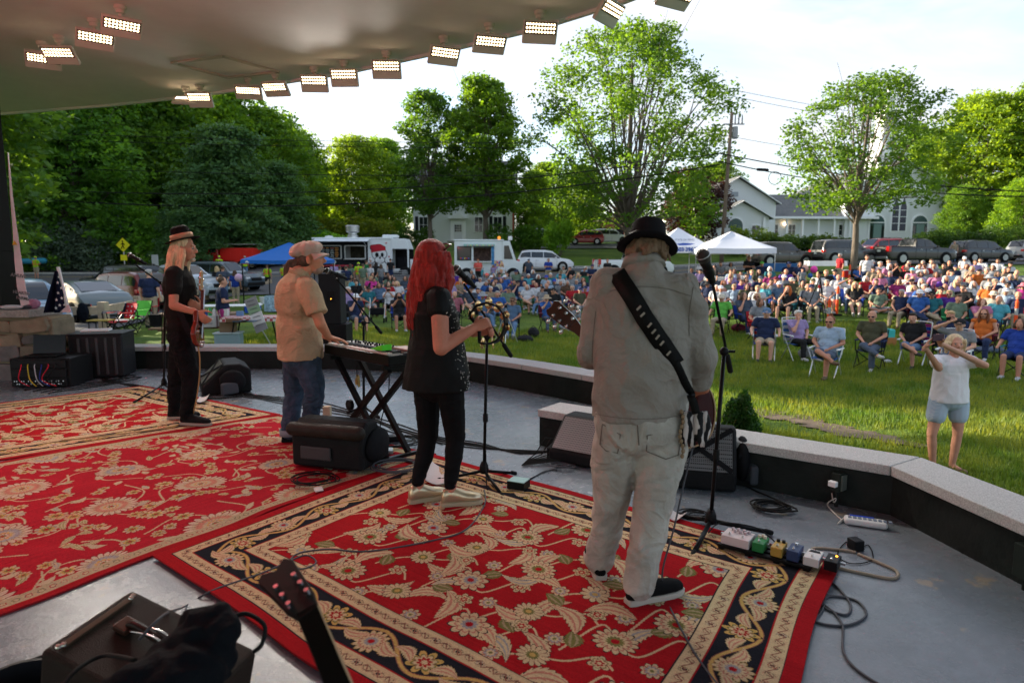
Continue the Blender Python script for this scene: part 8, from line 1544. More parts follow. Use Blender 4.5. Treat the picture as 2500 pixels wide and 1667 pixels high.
for s_ in(-1,1):
 for k in(0,1):MB().box((0,s_*(.72+.15*k),.44),(2.1,.14,.045)).build('plank',wood_brown,pt,bevel=.006)
 MB().bar((s_*.8,-.62,0),(s_*.8,-.2,.72),.09,.05).build('leg',wood_brown,pt);MB().bar((s_*.8,.62,0),(s_*.8,.2,.72),.09,.05).build('leg',wood_brown,pt);MB().bar((s_*.8,-.88,.4),(s_*.8,.88,.4),.09,.05).build('cross_beam',wood_brown,pt)
mb2=thing('mail_tub','white postal tub with printed side on the picnic bench','tub',at(508,838,-.62)+Vector((.1,-.3,.47)),R(14));MB().box((0,0,.15),(.6,.36,.3)).build('tub',mat('postal_white',(.45,.45,.44),.6),mb2,bevel=.015);text('UNITED STATES',.055,print_m if False else mat('print_dark'),mb2,(0,-.184,.18));text('POSTAL SERVICE',.055,mat('print_dark'),mb2,(0,-.184,.1))
bt=thing('boot_bag','black bucket bag with orange mark on the picnic bench','bag',at(388,838,-.62)+Vector((0,-.1,.47)));MB().lathe([(.14,0),(.17,.3),(.175,.31),(.16,.31)],n=16).build('bucket',black_fabric,bt,smooth=True,sharp=True)
def empty_chair(label,px,py,col,rz,flag=False):
 g=at(px,py,-.62);r=camp_chair(g,rz,CC[col],label,True);r['group']='empty folding chairs by the timber fence'
 for c in r.children:
  if c.name.startswith(('leg','frame')):c.data=c.data.copy()if False else c.data
 if flag:
  for i in range(4):MB().box((-.2+.13*i,.0,.45),(.05,.44,.012)).build('stripe',mat('flag_white',(.6,.6,.62),.8),r)
  for i in range(9):MB().box((-.2+.2*(i%3),-.28-.035*(i//3),.56+.13*(i//3)),(.045,.012,.045)).build('star',mat('flag_white'),r)
empty_chair('stars and stripes folding chair by the timber fence',298,818,'red',R(150),True);empty_chair('lime green folding chair beside the flag chair',335,808,'lime',R(165));empty_chair('red folding chair behind the lime one',362,796,'red',R(185));empty_chair('navy folding chair left of the flag chair',276,815,'navy',R(120))
r=thing('yellow_table','small yellow topped camp table with papers near the fence','table',at(250,822,-.62));MB().box((0,0,.48),(.6,.4,.03)).build('tabletop',mat('mustard',(.32,.22,.04),.6),r)
for sx_ in(-1,1):
 for sy_ in(-1,1):MB().bar((sx_*.26,sy_*.16,0),(sx_*.26,sy_*.16,.47),.02).build('leg',black_metal,r)
table('blue clothed table near the tan SUV',gp(1905,40.5),0,2.0,.7,.74,white_paint,mat('blue_cloth',(.03,.1,.25),.8),drop=.5);table('white table with flyers behind the far crowd',gp(2010,39.5),0,2.2,.7,.74,white_paint,paper,drop=.3);table('white table beneath the large white canopy',gp(1775,36.5),0,2.4,.7,.74,white_paint,paper,drop=.2);table('green clothed table left of white pickup',gp(1432,42.5),0,1.6,.7,.74,white_paint,mat('green_cloth',(.02,.12,.06),.8),drop=.5)
table('small red table between seated people',gp(1820,28.5),0,.8,.6,.5,mat('table_red',(.5,.02,.03),.4))
#STAGE EQUIPMENT
def micstand(label,miclabel,base,hub_z,top,boom0,boom1,mic0,mic1,legs,mic_r=.027,legr=.011):
 """base on the floor, vertical tube to top, boom from boom0 to boom1, microphone mic0 (head) to mic1"""
 r=thing('microphone_stand',label,'microphone stand');base,top,boom0,boom1=map(Vector,(base,top,boom0,boom1))
 MB().tube([base+Vector((0,0,hub_z)),top],.0115,10).build('upright_tube',black_metal,r,smooth=True);hb=base+Vector((0,0,hub_z));MB().lathe([(.02,-.03),(.036,-.02),(.03,.03),(.018,.06)],hb,14).build('hub',black_plastic,r,smooth=True)
 mid=base.lerp(top,.45);MB().lathe([(.017,-.03),(.019,0),(.017,.03)],Vector((mid.x,mid.y,mid.z)),10).build('clutch',black_plastic,r)
 for t_ in legs:t_=Vector(t_);MB().tube([hb+Vector((0,0,-.01)),t_+Vector((0,0,.016))],legr,8).build('leg',black_metal,r,smooth=True);d=(t_-hb).normalized();MB().cap(t_-d*.03+Vector((0,0,.016)),t_+Vector((0,0,.016)),.016,.015,8).build('rubber_foot',rubber,r)
 MB().tube([boom0,boom1],.0085,8).build('boom',black_metal,r,smooth=True);d=(boom1-boom0).normalized();MB().cap(boom1-d*.11,boom1,.016,.016,10).build('boom_grip',rubber,r,smooth=True);MB().ell(top,(.026,.022,.026)).build('swivel',black_plastic,r,smooth=True)
 MB().box(tuple(top+Vector((.035,0,0))),(.05,.012,.014)).build('wing_nut',black_metal,r)
 m=thing('microphone',miclabel,'microphone');a,b=Vector(mic0),Vector(mic1);d=(b-a).normalized();M=basis(d,(0,1,0))if abs(d.y)<.9 else basis(d,(1,0,0));L=(b-a).length
 MB().lathe([(0,-mic_r*.95),(mic_r*.6,-mic_r*.8),(mic_r*.95,-mic_r*.3),(mic_r,.0),(mic_r*.92,mic_r*.5),(mic_r*.8,mic_r*.95)],a,18,M).build('grille',mat('mic_mesh',(.06,.055,.05),.45,.6,bump=.9,bscale=700),m,smooth=True);MB().lathe([(mic_r*.98,-.003),(mic_r*1.03,0),(mic_r*.98,.004)],a,18,M).build('ring',steel,m,smooth=True);MB().lathe([(mic_r*.8,mic_r*.9),(mic_r*.72,mic_r*1.6),(mic_r*.48,L),(0,L)],a,16,M).build('handle',mat('mic_body',(.03,.03,.03),.4,.3),m,smooth=True)
 MB().lathe([(mic_r*.75,L*.45),(mic_r*.8,L*.5),(mic_r*.7,L*.75)],a,14,M).build('clip',black_plastic,r,smooth=True);return r,b
_,e1=micstand('black boom microphone stand behind the bass player','microphone at left in front of the grey treeline bush',at(402,955),.1,P(403,700,7.05),P(333,648,6.75),P(408,702,7.1),P(316,622,6.7),P(357,645,6.75),[at(328,985),at(430,968),at(400,925)])
_,e2=micstand('boom microphone stand behind the keyboard','microphone at the keyboard player\'s mouth',at(888,1008),.08,P(888,788,6.25),P(822,680,5.75),P(930,812,6.45),P(799,661,5.62),P(846,680,5.74),[at(850,1010),at(925,1022),at(893,992)])
_,e3=micstand('straight black microphone stand right of the singer with boom','black microphone in front of the singer\'s face',at(1182,1178),.1,P(1189,822,4.62),P(1132,692,4.45),P(1247,868,4.78),P(1114,657,4.4),P(1160,702,4.46),[at(1064,1178),at(1258,1160),at(1229,1218)],.03)
_,e4=micstand('tall boom stand right of the guitarist with three floor legs','large dark microphone above the lawn right of the guitarist',at(1734,1302),.09,P(1768,858,3.6),P(1736,672,3.45),P(1783,905,3.75),P(1716,624,3.38),P(1740,690,3.45),[at(1690,1362),at(1882,1306),at(1655,1262)],.036,.014)
def cable(label,pts,r=.004,m=None,name='cable',sm=6):
 t_=thing(name,label,'cable');MB().tube(smoothpath(pts,sm),r,6).build('cord',m or rubber,t_,smooth=True);return t_
F=lambda px,py,z=.006:at(px,py,z)
def coil(label,px,py,r,n=5,seed=0,m=None,z=.006,tail=None,cr_=.004):
 c=at(px,py,z);rn=random.Random(seed);pts=[]
 for i in range(n*10):a=i*.628;rr=r*(1+.16*math.sin(i*.21+seed)+rn.uniform(-.04,.04));pts.append(c+Vector((rr*math.cos(a)+.02*math.sin(i*.13),rr*math.sin(a)*.9+.02*math.cos(i*.17),.004*(i%10)*.4+.003*(i//10))))
 if tail:pts+=[at(*q_,.006)for q_ in tail]
 return cable(label,pts,cr_,m,'cable_coil',3)
cable('microphone cable hanging from the left microphone',[e1,e1+Vector((.1,.02,-.02)),e1+Vector((.16,.05,-.14)),P(395,800,7.08),P(398,930,7.1),F(380,962)]);cable('cable from the keyboard microphone down its stand',[e2,e2+Vector((.1,.02,-.03)),P(868,730,5.9),P(893,800,6.3),P(890,940,6.3),F(900,1020),F(960,1050)])
cable('cable drooping from the keyboard to the floor',[P(950,905,5.1),P(948,960,5.15),P(930,1030,5.3),F(927,1085),F(960,1110)],.005);cable('cable loop from singer\'s stand to the small silver box',[P(1186,1100,4.6),F(1190,1195,.03),F(1215,1205),F(1245,1200,.02)]);cable('cable running over the front rug from the singer to a loop and amplifier',[F(1182,1195,.03),F(1183,1230,.03),F(1140,1290,.03),F(1060,1318,.03),F(900,1345,.03),F(800,1340,.03),F(725,1352,.03),F(708,1378,.03),F(740,1388,.03),F(772,1372,.03),F(750,1355,.03),F(715,1365,.03),F(640,1398,.03),F(520,1440,.03),F(450,1480,.02),P(400,1500,1.9),P(340,1560,1.78)],.0045,mat('grey_cord',(.07,.07,.08),.6))
cable('guitar cable dropping from the guitarist\'s hip to the floor and rug edge',[P(1692,1090,3.0),P(1672,1170,2.95),P(1645,1290,2.9),P(1618,1390,2.88),F(1622,1450,.03),F(1650,1510,.03),F(1700,1600,.03),F(1760,1680,.03)],.0045,mat('grey_cord'));cable('tan cable hanging from the bass guitar to the rug',[P(484,845,6.0),P(488,880,6.0),P(486,930,6.0),P(476,990,6.02),F(463,1020,.03),F(400,1045,.03),F(150,1075,.03)],.006,mat('tan_cord',(.3,.19,.08),.6))
for k,(dx,dy,lb)in enumerate([(0,0,'black cable along the stage floor behind the keyboard, nearest'),(6,7,'second black cable along the floor behind the keyboard'),(-5,14,'third black floor cable running to the stage box'),(10,-6,'floor cable swinging widest behind the singer')]):
 cable(lb,[F(560+dx,958+dy*.4),F(640,968+dy*.5),F(760+dx,985+dy),F(880,1012+dy*.6),F(960+dx,1040+dy),F(1060,1068+dy*.7),F(1160+dx,1084+dy*.6),F(1270,1104-dy*.4),F(1370,1098+dy*.3)],.0065 if k<2 else .005)
coil('messy grey cable pile on the rug right of the black monitor bag',968,1140,.17,6,3,mat('grey_cord'),.03,[(900,1175),(800,1190)],.0045);coil('tangled cables beside the power strip under the keyboard',965,1080,.2,6,9,None,.012,[(1010,1060),(1080,1085)]);coil('coiled cable on the red rug left of the black monitor bag',768,1172,.14,5,5,None,.03);coil('black coiled cable at the foot of the near wall',1884,1240,.105,6,2,None,.008,[(1850,1200),(1825,1188)],.006);coil('small cable coil beside monitor and stage box',1375,1140,.07,4,6,mat('grey_cord'),.01,[(1340,1148),(1285,1172)]);coil('cable coil by the monitor behind the bass player',545,968,.2,4,7,None,.008,[(600,960),(640,966)]);coil('coiled cable by the tall boom stand',1700,1262,.09,5,8,None,.008)
for k in range(4):cable('black cable lying around the case and rack, %s'%['nearest rug','in the middle','next to the case','looped at its end'][k],[F(60+20*k,952+3*k),F(130,942+5*k),F(210,935+4*k),F(290,925+3*k),F(300+15*k,905+5*k),F(250,918+4*k),F(330,945-k*2),F(400,948+k)],.007)
cable('long cable loops lower right of the pedals',[F(1990,1402),F(2030,1420),F(2075,1470),F(2065,1500),F(2010,1480),F(2025,1455),F(2090,1465),F(2115,1500),F(2070,1525),F(2000,1520),F(1955,1490),F(1960,1470),F(2010,1475),F(2055,1520),F(2060,1590),F(2100,1640),F(2200,1700)],.0055,mat('grey_cord'));cable('second cable curling from the pedals toward lower right',[F(1985,1400),F(2010,1440),F(2000,1500),F(1900,1550),F(1862,1600),F(1880,1690)],.0055,mat('grey_cord'))
cable('flat tan extension cord looped beside the pedals',[F(2090,1348),F(2050,1342),F(1990,1338),F(1985,1350),F(2030,1380),F(2110,1400),F(2180,1412),F(2190,1395),F(2150,1375),F(2095,1352)],.009,mat('tan_flex',(.26,.21,.16),.6));cable('thin black adapter cable looping over the tan cord',[F(2095,1345),F(2120,1330),F(2130,1365),F(2080,1375),F(2045,1355),F(2062,1325),F(2085,1322),F(2110,1340)],.003)
ad_=thing('power_adapter','black power adapter plug on the floor beside pedals','adapter',at(2088,1340,.0),R(10));MB().box((0,0,.03),(.06,.07,.06)).build('housing',black_plastic,ad_,bevel=.006)
cable('white charging cord from the wall outlet to the power strip',[Vector((2.07,4.05,.15)),F(2030,1190,.1),F(2035,1225,.03),F(2042,1215,.06),F(2020,1230,.02),F(2040,1255),F(2055,1270),F(2045,1278),F(2062,1262,.02)],.004,mat('white_cord',(.5,.47,.43),.5));wp=thing('white_plug','white plug in the green wall outlet','plug',(2.06,4.06,.17),R(35));MB().box((0,0,0),(.035,.05,.035)).build('plug_body',white_paint,wp,bevel=.004)
p0=at(2060,1275);p1_=at(2166,1290);ps=thing('power_strip','white rounded power strip with blue stripe by the near wall','power strip',(p0+p1_)/2,math.atan2(p1_.y-p0.y,p1_.x-p0.x));Lp=(p1_-p0).length;MB().box((0,0,.022),(Lp,.085,.04)).build('housing',mat('strip_white',(.6,.6,.6),.4),ps,bevel=.018,seg=4);MB().box((-.02,.028,.043),(.13,.014,.006)).build('blue_stripe',mat('strip_blue',(.02,.07,.5),.4),ps)
for i in range(9):MB().box((-Lp/2+.03+i*.027,-.005,.043),(.018,.03,.006)).build('socket',mat('socket_grey',(.16,.2,.26),.5),ps)
q0,q1=at(1756,1350),at(1984,1412);pa=math.atan2(q1.y-q0.y,q1.x-q0.x);pbd=thing('pedalboard','slotted black pedalboard on the rug corner','pedalboard',(q0+q1)/2+Vector((.03,.06,.03)),pa);PL=(q1-q0).length
for k in range(3):MB().box((0,-.055+.055*k,.018),(PL,.035,.016)).build('rail',black_metal,pbd,bevel=.003)
for k in range(4):MB().box((-PL/2+.02+(PL-.04)*k/3,0,.005),(.03,.14,.03)).build('cross_rail',black_metal,pbd)
def pedal(label,x,w_,d,h,col,knobs,kc,sw=1):
 o=Matrix.Rotation(pa,3,'Z')@Vector((x,0,0));r=thing('guitar_pedal',label,'guitar pedal',pbd.location+o+Vector((0,0,.027)),pa,'guitar pedals in a row on the pedalboard');MB().box((0,0,h/2),(w_,d,h)).build('case',mat('pedal_'+label.split()[0],col,.4),r,bevel=.004)
 for i,(kx,ky)in enumerate(knobs):MB().lathe([(.0095,0),(.0085,.014),(0,.015)],(kx,ky,h),10).build('knob',kc,r)
 for i in range(sw):MB().lathe([(.007,0),(.007,.01),(.004,.011),(.004,.016),(0,.017)],((i-(sw-1)/2)*.07,-d*.3,h),10).build('foot_switch',chrome,r)
 for s_ in(-1,1):MB().box((s_*(w_/2+.012),d*.15,h*.5),(.026,.012,.012)).build('jack_plug',steel,r)
 return r
pk=mat('knob_pinkish',(.45,.36,.38),.35);kcr=mat('knob_cream',(.55,.5,.4),.4)
pedal('white large guitar pedal with many knobs at left end',-PL/2+.09,.15,.12,.05,(.58,.5,.5),[(-.04,.04),(-.012,.045),(.018,.045),(.046,.04),(-.026,.02),(.004,.02),(.034,.02)],pk,2);pedal('green small guitar pedal with cream knobs',-PL/2+.21,.06,.11,.05,(.02,.17,.05),[(-.014,.03),(.014,.03),(0,.045)],kcr);pedal('mustard yellow guitar pedal with black knobs',-PL/2+.305,.058,.11,.05,(.38,.24,.05),[(-.014,.035),(.014,.035)],black_plastic)
pedal('navy patterned guitar pedal with silver knob',-PL/2+.385,.06,.11,.055,(.03,.05,.12),[(0,.03)],chrome);tn=pedal('pale tuner guitar pedal with dark dial window',-PL/2+.475,.075,.12,.045,(.55,.54,.53),[],chrome);MB().prism([(-.028,.02),(.028,.02),(.02,.045),(-.02,.045)],.0455,.047).build('dial',black_plastic,tn);bp2=pedal('black guitar pedal with orange light at the right end',-PL/2+.565,.062,.11,.05,(.015,.015,.018),[],chrome);MB().ell((.012,.03,.05),(.006,.006,.004),None,8,5).build('indicator',mat('orange_led',(1,.3,.02),emit=3),bp2)
cable('short patch cable arching over the pedalboard',[pbd.location+Vector((-.28,.1,.08)),pbd.location+Vector((-.2,.14,.12)),pbd.location+Vector((-.02,.1,.11)),pbd.location+Vector((.06,.02,.06))],.0035)
gr=mat('speaker_grille',(.16,.16,.17),.45,.6,bump=.5,bscale=400);cvr=mat('speaker_cover',(.02,.02,.022),.6,bump=.4,bscale=60,var=.3)
def grille_mat():
 m=mat('perforated_grille',(.2,.2,.21),.4,.7);t=m.node_tree;v=t.nodes.new('ShaderNodeTexVoronoi');v.inputs['Scale'].default_value=75;v.inputs['Randomness'].default_value=0;r=t.nodes.new('ShaderNodeValToRGB');r.color_ramp.elements[0].position=.32;r.color_ramp.elements[0].color=(.004,.004,.004,1);r.color_ramp.elements[1].position=.4;r.color_ramp.elements[1].color=(.22,.22,.235,1);t.links.new(t.nodes.new('ShaderNodeTexCoord').outputs['Object'],v.inputs['Vector']);t.links.new(v.outputs['Distance'],r.inputs[0]);t.links.new(r.outputs[0],t.nodes['Principled BSDF'].inputs['Base Color']);return m
pg=grille_mat()
def monitor(label,loc,rz,W_=.6,D=.42,H=.36,straps=False,bagm=cvr,pouch=False,roll=False):
 """wedge whose sloping grille faces local -y"""
 r=thing('floor_monitor',label,'floor monitor',loc,rz);MB().prism([(-D/2,.01),(D/2,.01),(D/2,H*.8),(D*.28,H),(-.01,H),(-D/2,H*.3)],-W_/2,W_/2,'X').build('cabinet',bagm,r,bevel=.025,seg=3)
 a,b=Vector((0,-D/2,H*.3)),Vector((0,-.01,H));n=(b-a).cross(Vector((1,0,0))).normalized()*-1;n=Vector((0,-abs(n.y),abs(n.z)));g_=MB();q_=[a.lerp(b,.06),a.lerp(b,.94)];g_.add([(-W_*.44,q_[0].y,q_[0].z),(W_*.44,q_[0].y,q_[0].z),(W_*.44,q_[1].y,q_[1].z),(-W_*.44,q_[1].y,q_[1].z)],[(0,1,2,3)]);o=g_.build('grille',pg,r);o.location=n*.008
 if straps:
  for s_ in(-1,1):MB().bar((-W_*.44*s_,q_[0].y-.012,q_[0].z+.012),(W_*.44*s_,q_[1].y-.012,q_[1].z+.012),.035,.006,n).build('strap',black_fabric,r)
 if pouch:MB().ell((W_/2+.05,.06,H*.45),(.06,.15,H*.38)).build('side_pouch',black_fabric,r,smooth=True);MB().box((W_/2+.1,.02,H*.25),(.06,.2,.14),.3).build('open_flap',mat('flap_grey',(.05,.055,.065),.7),r,bevel=.02)
 if roll:MB().cap((-W_*.46,D*.5,H*.83),(W_*.46,D*.5,H*.83),.055,.055,14).build('rolled_cover',mat('rolled_cover',(.045,.035,.028),.5,var=.4,bump=.4),r,smooth=True);MB().ell((-W_*.52,.0,H*.45),(.05,D*.4,H*.36)).build('side_pouch',black_fabric,r,smooth=True);MB().box((.08,D/2+.012,H*.35),(.26,.02,.1)).build('rear_panel',mat('rear_panel',(.05,.05,.052),.4),r,bevel=.01)
 MB().tube([(W_/2+.012,-.08,H*.55),(W_/2+.05,-.04,H*.62),(W_/2+.05,.06,H*.62),(W_/2+.012,.1,H*.55)],.014,7).build('handle',black_fabric,r,smooth=True);return r
c=at(538,962);monitor('black floor monitor with pale mesh behind the bass player',(c.x-.05,c.y+.25,0),R(-62),.62,.55,.36,True,pouch=True)
c=at(838,1140);monitor('black covered floor monitor with rolled flap beside the keyboard stand',(c.x-.02,c.y+.05,.03),R(163),.60,.44,.36,roll=True)
c=at(1425,1150);monitor('floor monitor with mesh front left of the guitarist\'s knee',(c.x+.09,c.y+.3,0),R(-35),.5,.5,.34)
c=at(1718,1205);monitor('tall mesh floor monitor with crossed straps against the near wall',(c.x+.02,c.y+.22,0),R(-14),.5,.36,.42,True,pouch=True)
sb=thing('stage_box','black stage box with many plugged cables left of the monitor','stage box',at(1392,1118),R(-20));MB().box((0,0,.05),(.34,.2,.1)).build('box',black_plastic,sb,bevel=.01)
for i in range(8):MB().tube([(-.14+.04*i,0,.1),(-.14+.04*i+.01,0,.15),(-.2+.05*i,-.04,.16),(-.25+.05*i,-.14,.05),(-.3,-.2-.02*i,.01)],.005,5).build('plugged_cable',rubber,sb)
db=thing('direct_box','small silver green box on the front rug edge','direct box',at(1266,1192,.02),R(-25));MB().box((0,0,.03),(.13,.11,.06)).build('case',mat('di_dark',(.02,.022,.02),.4),db,bevel=.004);MB().box((0,0,.062),(.125,.105,.005)).build('top_plate',mat('di_green',(.25,.36,.33),.35,.5),db)
cable('cable from the silver box to the floor coil',[at(1278,1180,.03),F(1290,1172),F(1330,1150),F(1360,1148)])
pw=thing('power_block','black power block with tan plug under the keyboard','power block',at(945,1078,.0),R(15));MB().box((0,0,.03),(.3,.09,.05)).build('block',black_plastic,pw,bevel=.006);MB().box((-.06,0,.08),(.05,.05,.06)).build('tan_plug',mat('plug_tan',(.4,.3,.18),.5),pw,bevel=.004);pd2=thing('effect_unit','small silver unit beside the black monitor bag','effect unit',at(940,1108,.0),R(10));MB().box((0,0,.02),(.13,.1,.04)).build('case',mat('unit_silver',(.35,.4,.4),.4,.4),pd2,bevel=.004)
def sheet_paper(label,corners,z=.02,curl=.02):
 r=thing('paper_sheet',label,'paper');C_=[at(*q_,z)for q_ in corners]
 MB().grid(lambda u,v:tuple((C_[0]*(1-u)+C_[1]*u)*(1-v)+(C_[3]*(1-u)+C_[2]*u)*v+Vector((0,0,curl*(u-.5)**2*4+curl*.5*v))),8,6).build('sheet',mat('set_list',(.5,.45,.44),.8,var=.1,vscale=120),r,smooth=True)
 MB().grid(lambda u,v:tuple((C_[0]*(1-u)+C_[1]*u)*(1-v)+(C_[3]*(1-u)+C_[2]*u)*v+Vector((0,0,curl*(u-.5)**2*4+curl*.5*v-.004))),8,6).build('backing',paper,r,smooth=True)
sheet_paper('curled printed set list by the singer\'s heel',[(1052,1135),(1120,1152),(1100,1192),(1032,1185)],.02,.04);sheet_paper('white sheet beside the tall boom stand base',[(1640,1250),(1678,1256),(1660,1275),(1632,1272)],.03);sheet_paper('folded paper at the foot of the far monitor',[(488,972),(512,965),(505,980),(480,986)],.03);sheet_paper('white tape mark on the middle rug near monitor bag',[(765,1190),(785,1186),(790,1196),(770,1200)],.04,0)
cu=thing('red_cup','red plastic cup on the rug behind the keyboard player\'s boots','cup',at(738,1052,.03));MB().lathe([(.033,0),(.036,.003),(.046,.115),(.048,.118),(.045,.118),(.034,.006)],n=20).build('cup_wall',mat('cup_red',(.5,.01,.02),.3),cu,smooth=True);kp=thing('wood_block','short pale wooden block beside the keyboard stand','block',at(800,1030));MB().box((0,0,.08),(.07,.07,.16)).build('block',pale_timber,kp,bevel=.004)
sp_=thing('sustain_pedal','black foot pedal beside the keyboard stand foot','pedal',at(795,1065,.03),R(60));MB().prism([(-.1,0),(.12,0),(.12,.03),(-.1,.07)],-.045,.045,'Y').build('pedal_body',black_plastic,sp_,bevel=.006)
pc=P(812,730,12.3);zg=gz(pc.x,12.3);s2=thing('subwoofer','black subwoofer cabinet standing on the lawn behind keyboard player','speaker',(pc.x+.07,12.3,zg));zt=P(812,789,12.3).z;MB().box((0,0,(zt-zg)/2),(.46,.5,zt-zg)).build('cabinet',cvr,s2,bevel=.01);sp2=thing('loudspeaker','tall black loudspeaker on the subwoofer','speaker',(pc.x,12.3,zt+.002));hh=P(812,667,12.3).z-zt;MB().box((0,0,hh/2),(.40,.42,hh)).build('cabinet',mat('speaker_charcoal',(.03,.032,.036),.55,bump=.2),sp2,bevel=.015);MB().box((.03,-.215,hh*.55),(.14,.012,.2)).build('connector_plate',black_plastic,sp2);MB().ell((.03,-.225,hh*.5),(.01,.006,.008)).build('indicator',mat('orange_led'),sp2)
rk=thing('equipment_rack','black equipment rack with patch leads at the stone wall','rack',at(92,948)+Vector((0,.28,0)),R(4));MB().box((0,.02,.19),(.72,.5,.36)).build('rack_case',black_plastic,rk,bevel=.012)
for k in range(3):MB().box((0,-.24,.07+.115*k),(.64,.03,.095)).build('rack_unit',mat('rack_face',(.03,.03,.033),.4,.3),rk,bevel=.003)
rn=random.Random(4)
for k in range(44):MB().lathe([(.009,0),(.008,.02)],(-.29+.58*(k%22)/21,-.255,.055+.035*(k//22)),8,Matrix.Rotation(R(90),3,'X')).build('knob',chrome if k%3 else black_plastic,rk)
for k,c_ in enumerate([(.5,.01,.03),(.55,.4,.03),(.4,.4,.42),(.02,.03,.2),(.5,.01,.03),(.02,.02,.02)]):x_=-.2+.08*k;MB().tube(smoothpath([(x_,-.26,.3),(x_+.03,-.32,.27),(x_+.06*math.sin(k),-.33,.12),(x_+.1,-.3,.03)],5),.006,6).build('patch_lead',mat('lead_'+['red','yellow','grey','blue','red','black'][k],c_,.5),rk)
lp=thing('laptop','open black laptop standing on the equipment rack','laptop',rk.location+Vector((-.05,.0,.375)),R(10));MB().box((0,-.05,.012),(.38,.26,.018)).build('base',black_plastic,lp,bevel=.004);MB().box((0,.09,.13),(.38,.012,.25),M=Matrix.Rotation(R(-10),3,'X')).build('screen',mat('screen_black',(.006,.006,.007),.15),lp,bevel=.003)
cs=thing('ridged_case','black ridged transport case beside the rack','case',at(225,925)+Vector((.0,.28,0)),R(12));MB().box((0,0,.3),(.66,.5,.58)).build('shell',mat('case_grey',(.035,.036,.04),.45),cs,bevel=.03,seg=3)
for k in range(5):MB().box((-.2+.11*k,-.255,.3),(.035,.025,.5)).build('ridge',mat('case_ridge',(.05,.052,.056),.4),cs,bevel=.01)
MB().box((0,0,.595),(.68,.52,.03)).build('lid',mat('case_grey'),cs,bevel=.01);tr=thing('white_tray','white tray lying on top of the ridged case','tray',cs.location+Vector((-.1,.05,.615)),R(20));MB().box((0,0,.012),(.34,.24,.024)).build('tray_body',paper,tr,bevel=.004)
fg=thing('furled_flag','furled stars and stripes flag on white pole above stone wall','flag',(0,0,0));fa,fb_=P(142,652,8.75),P(168,765,8.7);MB().tube([fa,fb_],.022,10).build('flag_pole',white_paint,fg,smooth=True)
fc=MB();n_=10;V=[]
for i in range(n_+1):
 f=i/n_;c=P(141-2*f,662+100*f,8.72);w_=.02+.13*f
 for k in range(9):g_=k/8;V.append(c+Vector((w_*(g_*1.6-.8)+.02,-.05-.05*math.sin(g_*9+f*2)*(.4+f),0)))
fc.add(V,[(i*9+k,i*9+k+1,(i+1)*9+k+1,(i+1)*9+k)for i in range(n_)for k in range(8)]);fo=fc.build('flag_cloth',mat('flag_navy',(.008,.012,.04),.8),fg,smooth=True)
sm_=fo.modifiers.new('s','SOLIDIFY');sm_.thickness=.006
for i,(sx_,sy_)in enumerate([(141,690),(150,703),(142,715),(138,732),(151,728),(146,745),(158,744),(137,752),(144,676)]):
 pl=[(.022*(1 if k%2==0 else .42)*math.sin(k*math.pi/5),.022*(1 if k%2==0 else .42)*math.cos(k*math.pi/5))for k in range(10)];MB().prism(pl,-.003,.0,'Y').build('star',mat('flag_white',(.6,.6,.62),.8),fg).location=P(sx_,sy_,8.58)
MB().prism([(-.09,0),(.06,0),(.03,.1),(-.02,.06)],0,.01,'Y').build('white_stripe',mat('flag_pinkish',(.5,.42,.44),.8),fg).location=P(163,762,8.6)
bnr=thing('feather_banner','tall narrow white printed banner beside the roof post','banner',(0,0,0));lf=[(18,372),(24,470),(31,560),(36,640),(42,700),(52,748)];rt_=[(20,372),(30,470),(42,560),(57,660),(64,705),(72,742)];V=[P(*a,7.7)for a in lf]+[P(*a,7.72)for a in rt_]
o=MB().add(V,[(i,i+1,7+i,6+i)for i in range(5)]).build('banner_cloth',mat('banner_white',(.46,.44,.47),.7,var=.1),bnr);sm_=o.modifiers.new('s','SOLIDIFY');sm_.thickness=.006
for tx,px,py,sz in(('ANLIVE',45,673,.055),('HEARTH',52,715,.05),('FARMS',55,728,.05)):text(tx,sz,mat('print_dark',(.12,.12,.13),.6),bnr,P(px,py,7.68),bold=.001,rot=(math.pi/2,R(8),0))
MB().prism([(-.03,0),(.03,0),(0,.05)],0,.004,'Y').build('orange_mark',mat('mark_orange',(.5,.25,.03),.6),bnr).location=P(36,598,7.68)
for k,(px,w_,c_)in enumerate([(30,.3,(.5,.5,.52)),(48,.22,(.06,.06,.07)),(60,.2,(.35,.16,.25))]):lf_=thing('leaflet_pile',['white leaflets spread on the stone wall cap','dark folded leaflets on the stone wall cap','crumpled plastic bag of leaflets on stone wall'][k],'papers',(P(px,765,8.6).x,8.6+.08*k,SH+.105),.5*k);MB().ell((0,0,.03 if k<2 else .06),(w_/2,w_*.35,.03 if k<2 else .07),None,10,6).build('leaflets',mat('leaflet_'+'white dark pink'.split()[k],c_,.6,bump=.5),lf_)
TZ=.5;A_,B_,C_=at(320,1434,TZ),at(98,1588,.47),at(628,1583,.36);ax1=(B_-A_);L1=ax1.length;L2=(C_-A_).length;ax2=(C_-A_).normalized();zn=ax2.cross(ax1);zn=(zn if zn.z>0 else-zn).normalized();yn=zn.cross(ax2)
am=thing('guitar_amplifier','brown covered guitar amplifier in the lower left foreground','amplifier',(0,0,0));am.matrix_basis=Matrix.Translation(A_+ax1/2+ax2*L2/2-zn*TZ)@Matrix((ax2,yn,zn)).transposed().to_4x4();tol=mat('brown_tolex',(.045,.03,.022),.6,var=.3,vscale=160,bump=.5,bscale=300);MB().box((0,0,TZ/2+.01),(L2,L1,TZ-.02)).build('cabinet',tol,am,bevel=.018,seg=3);hw_=L1/2
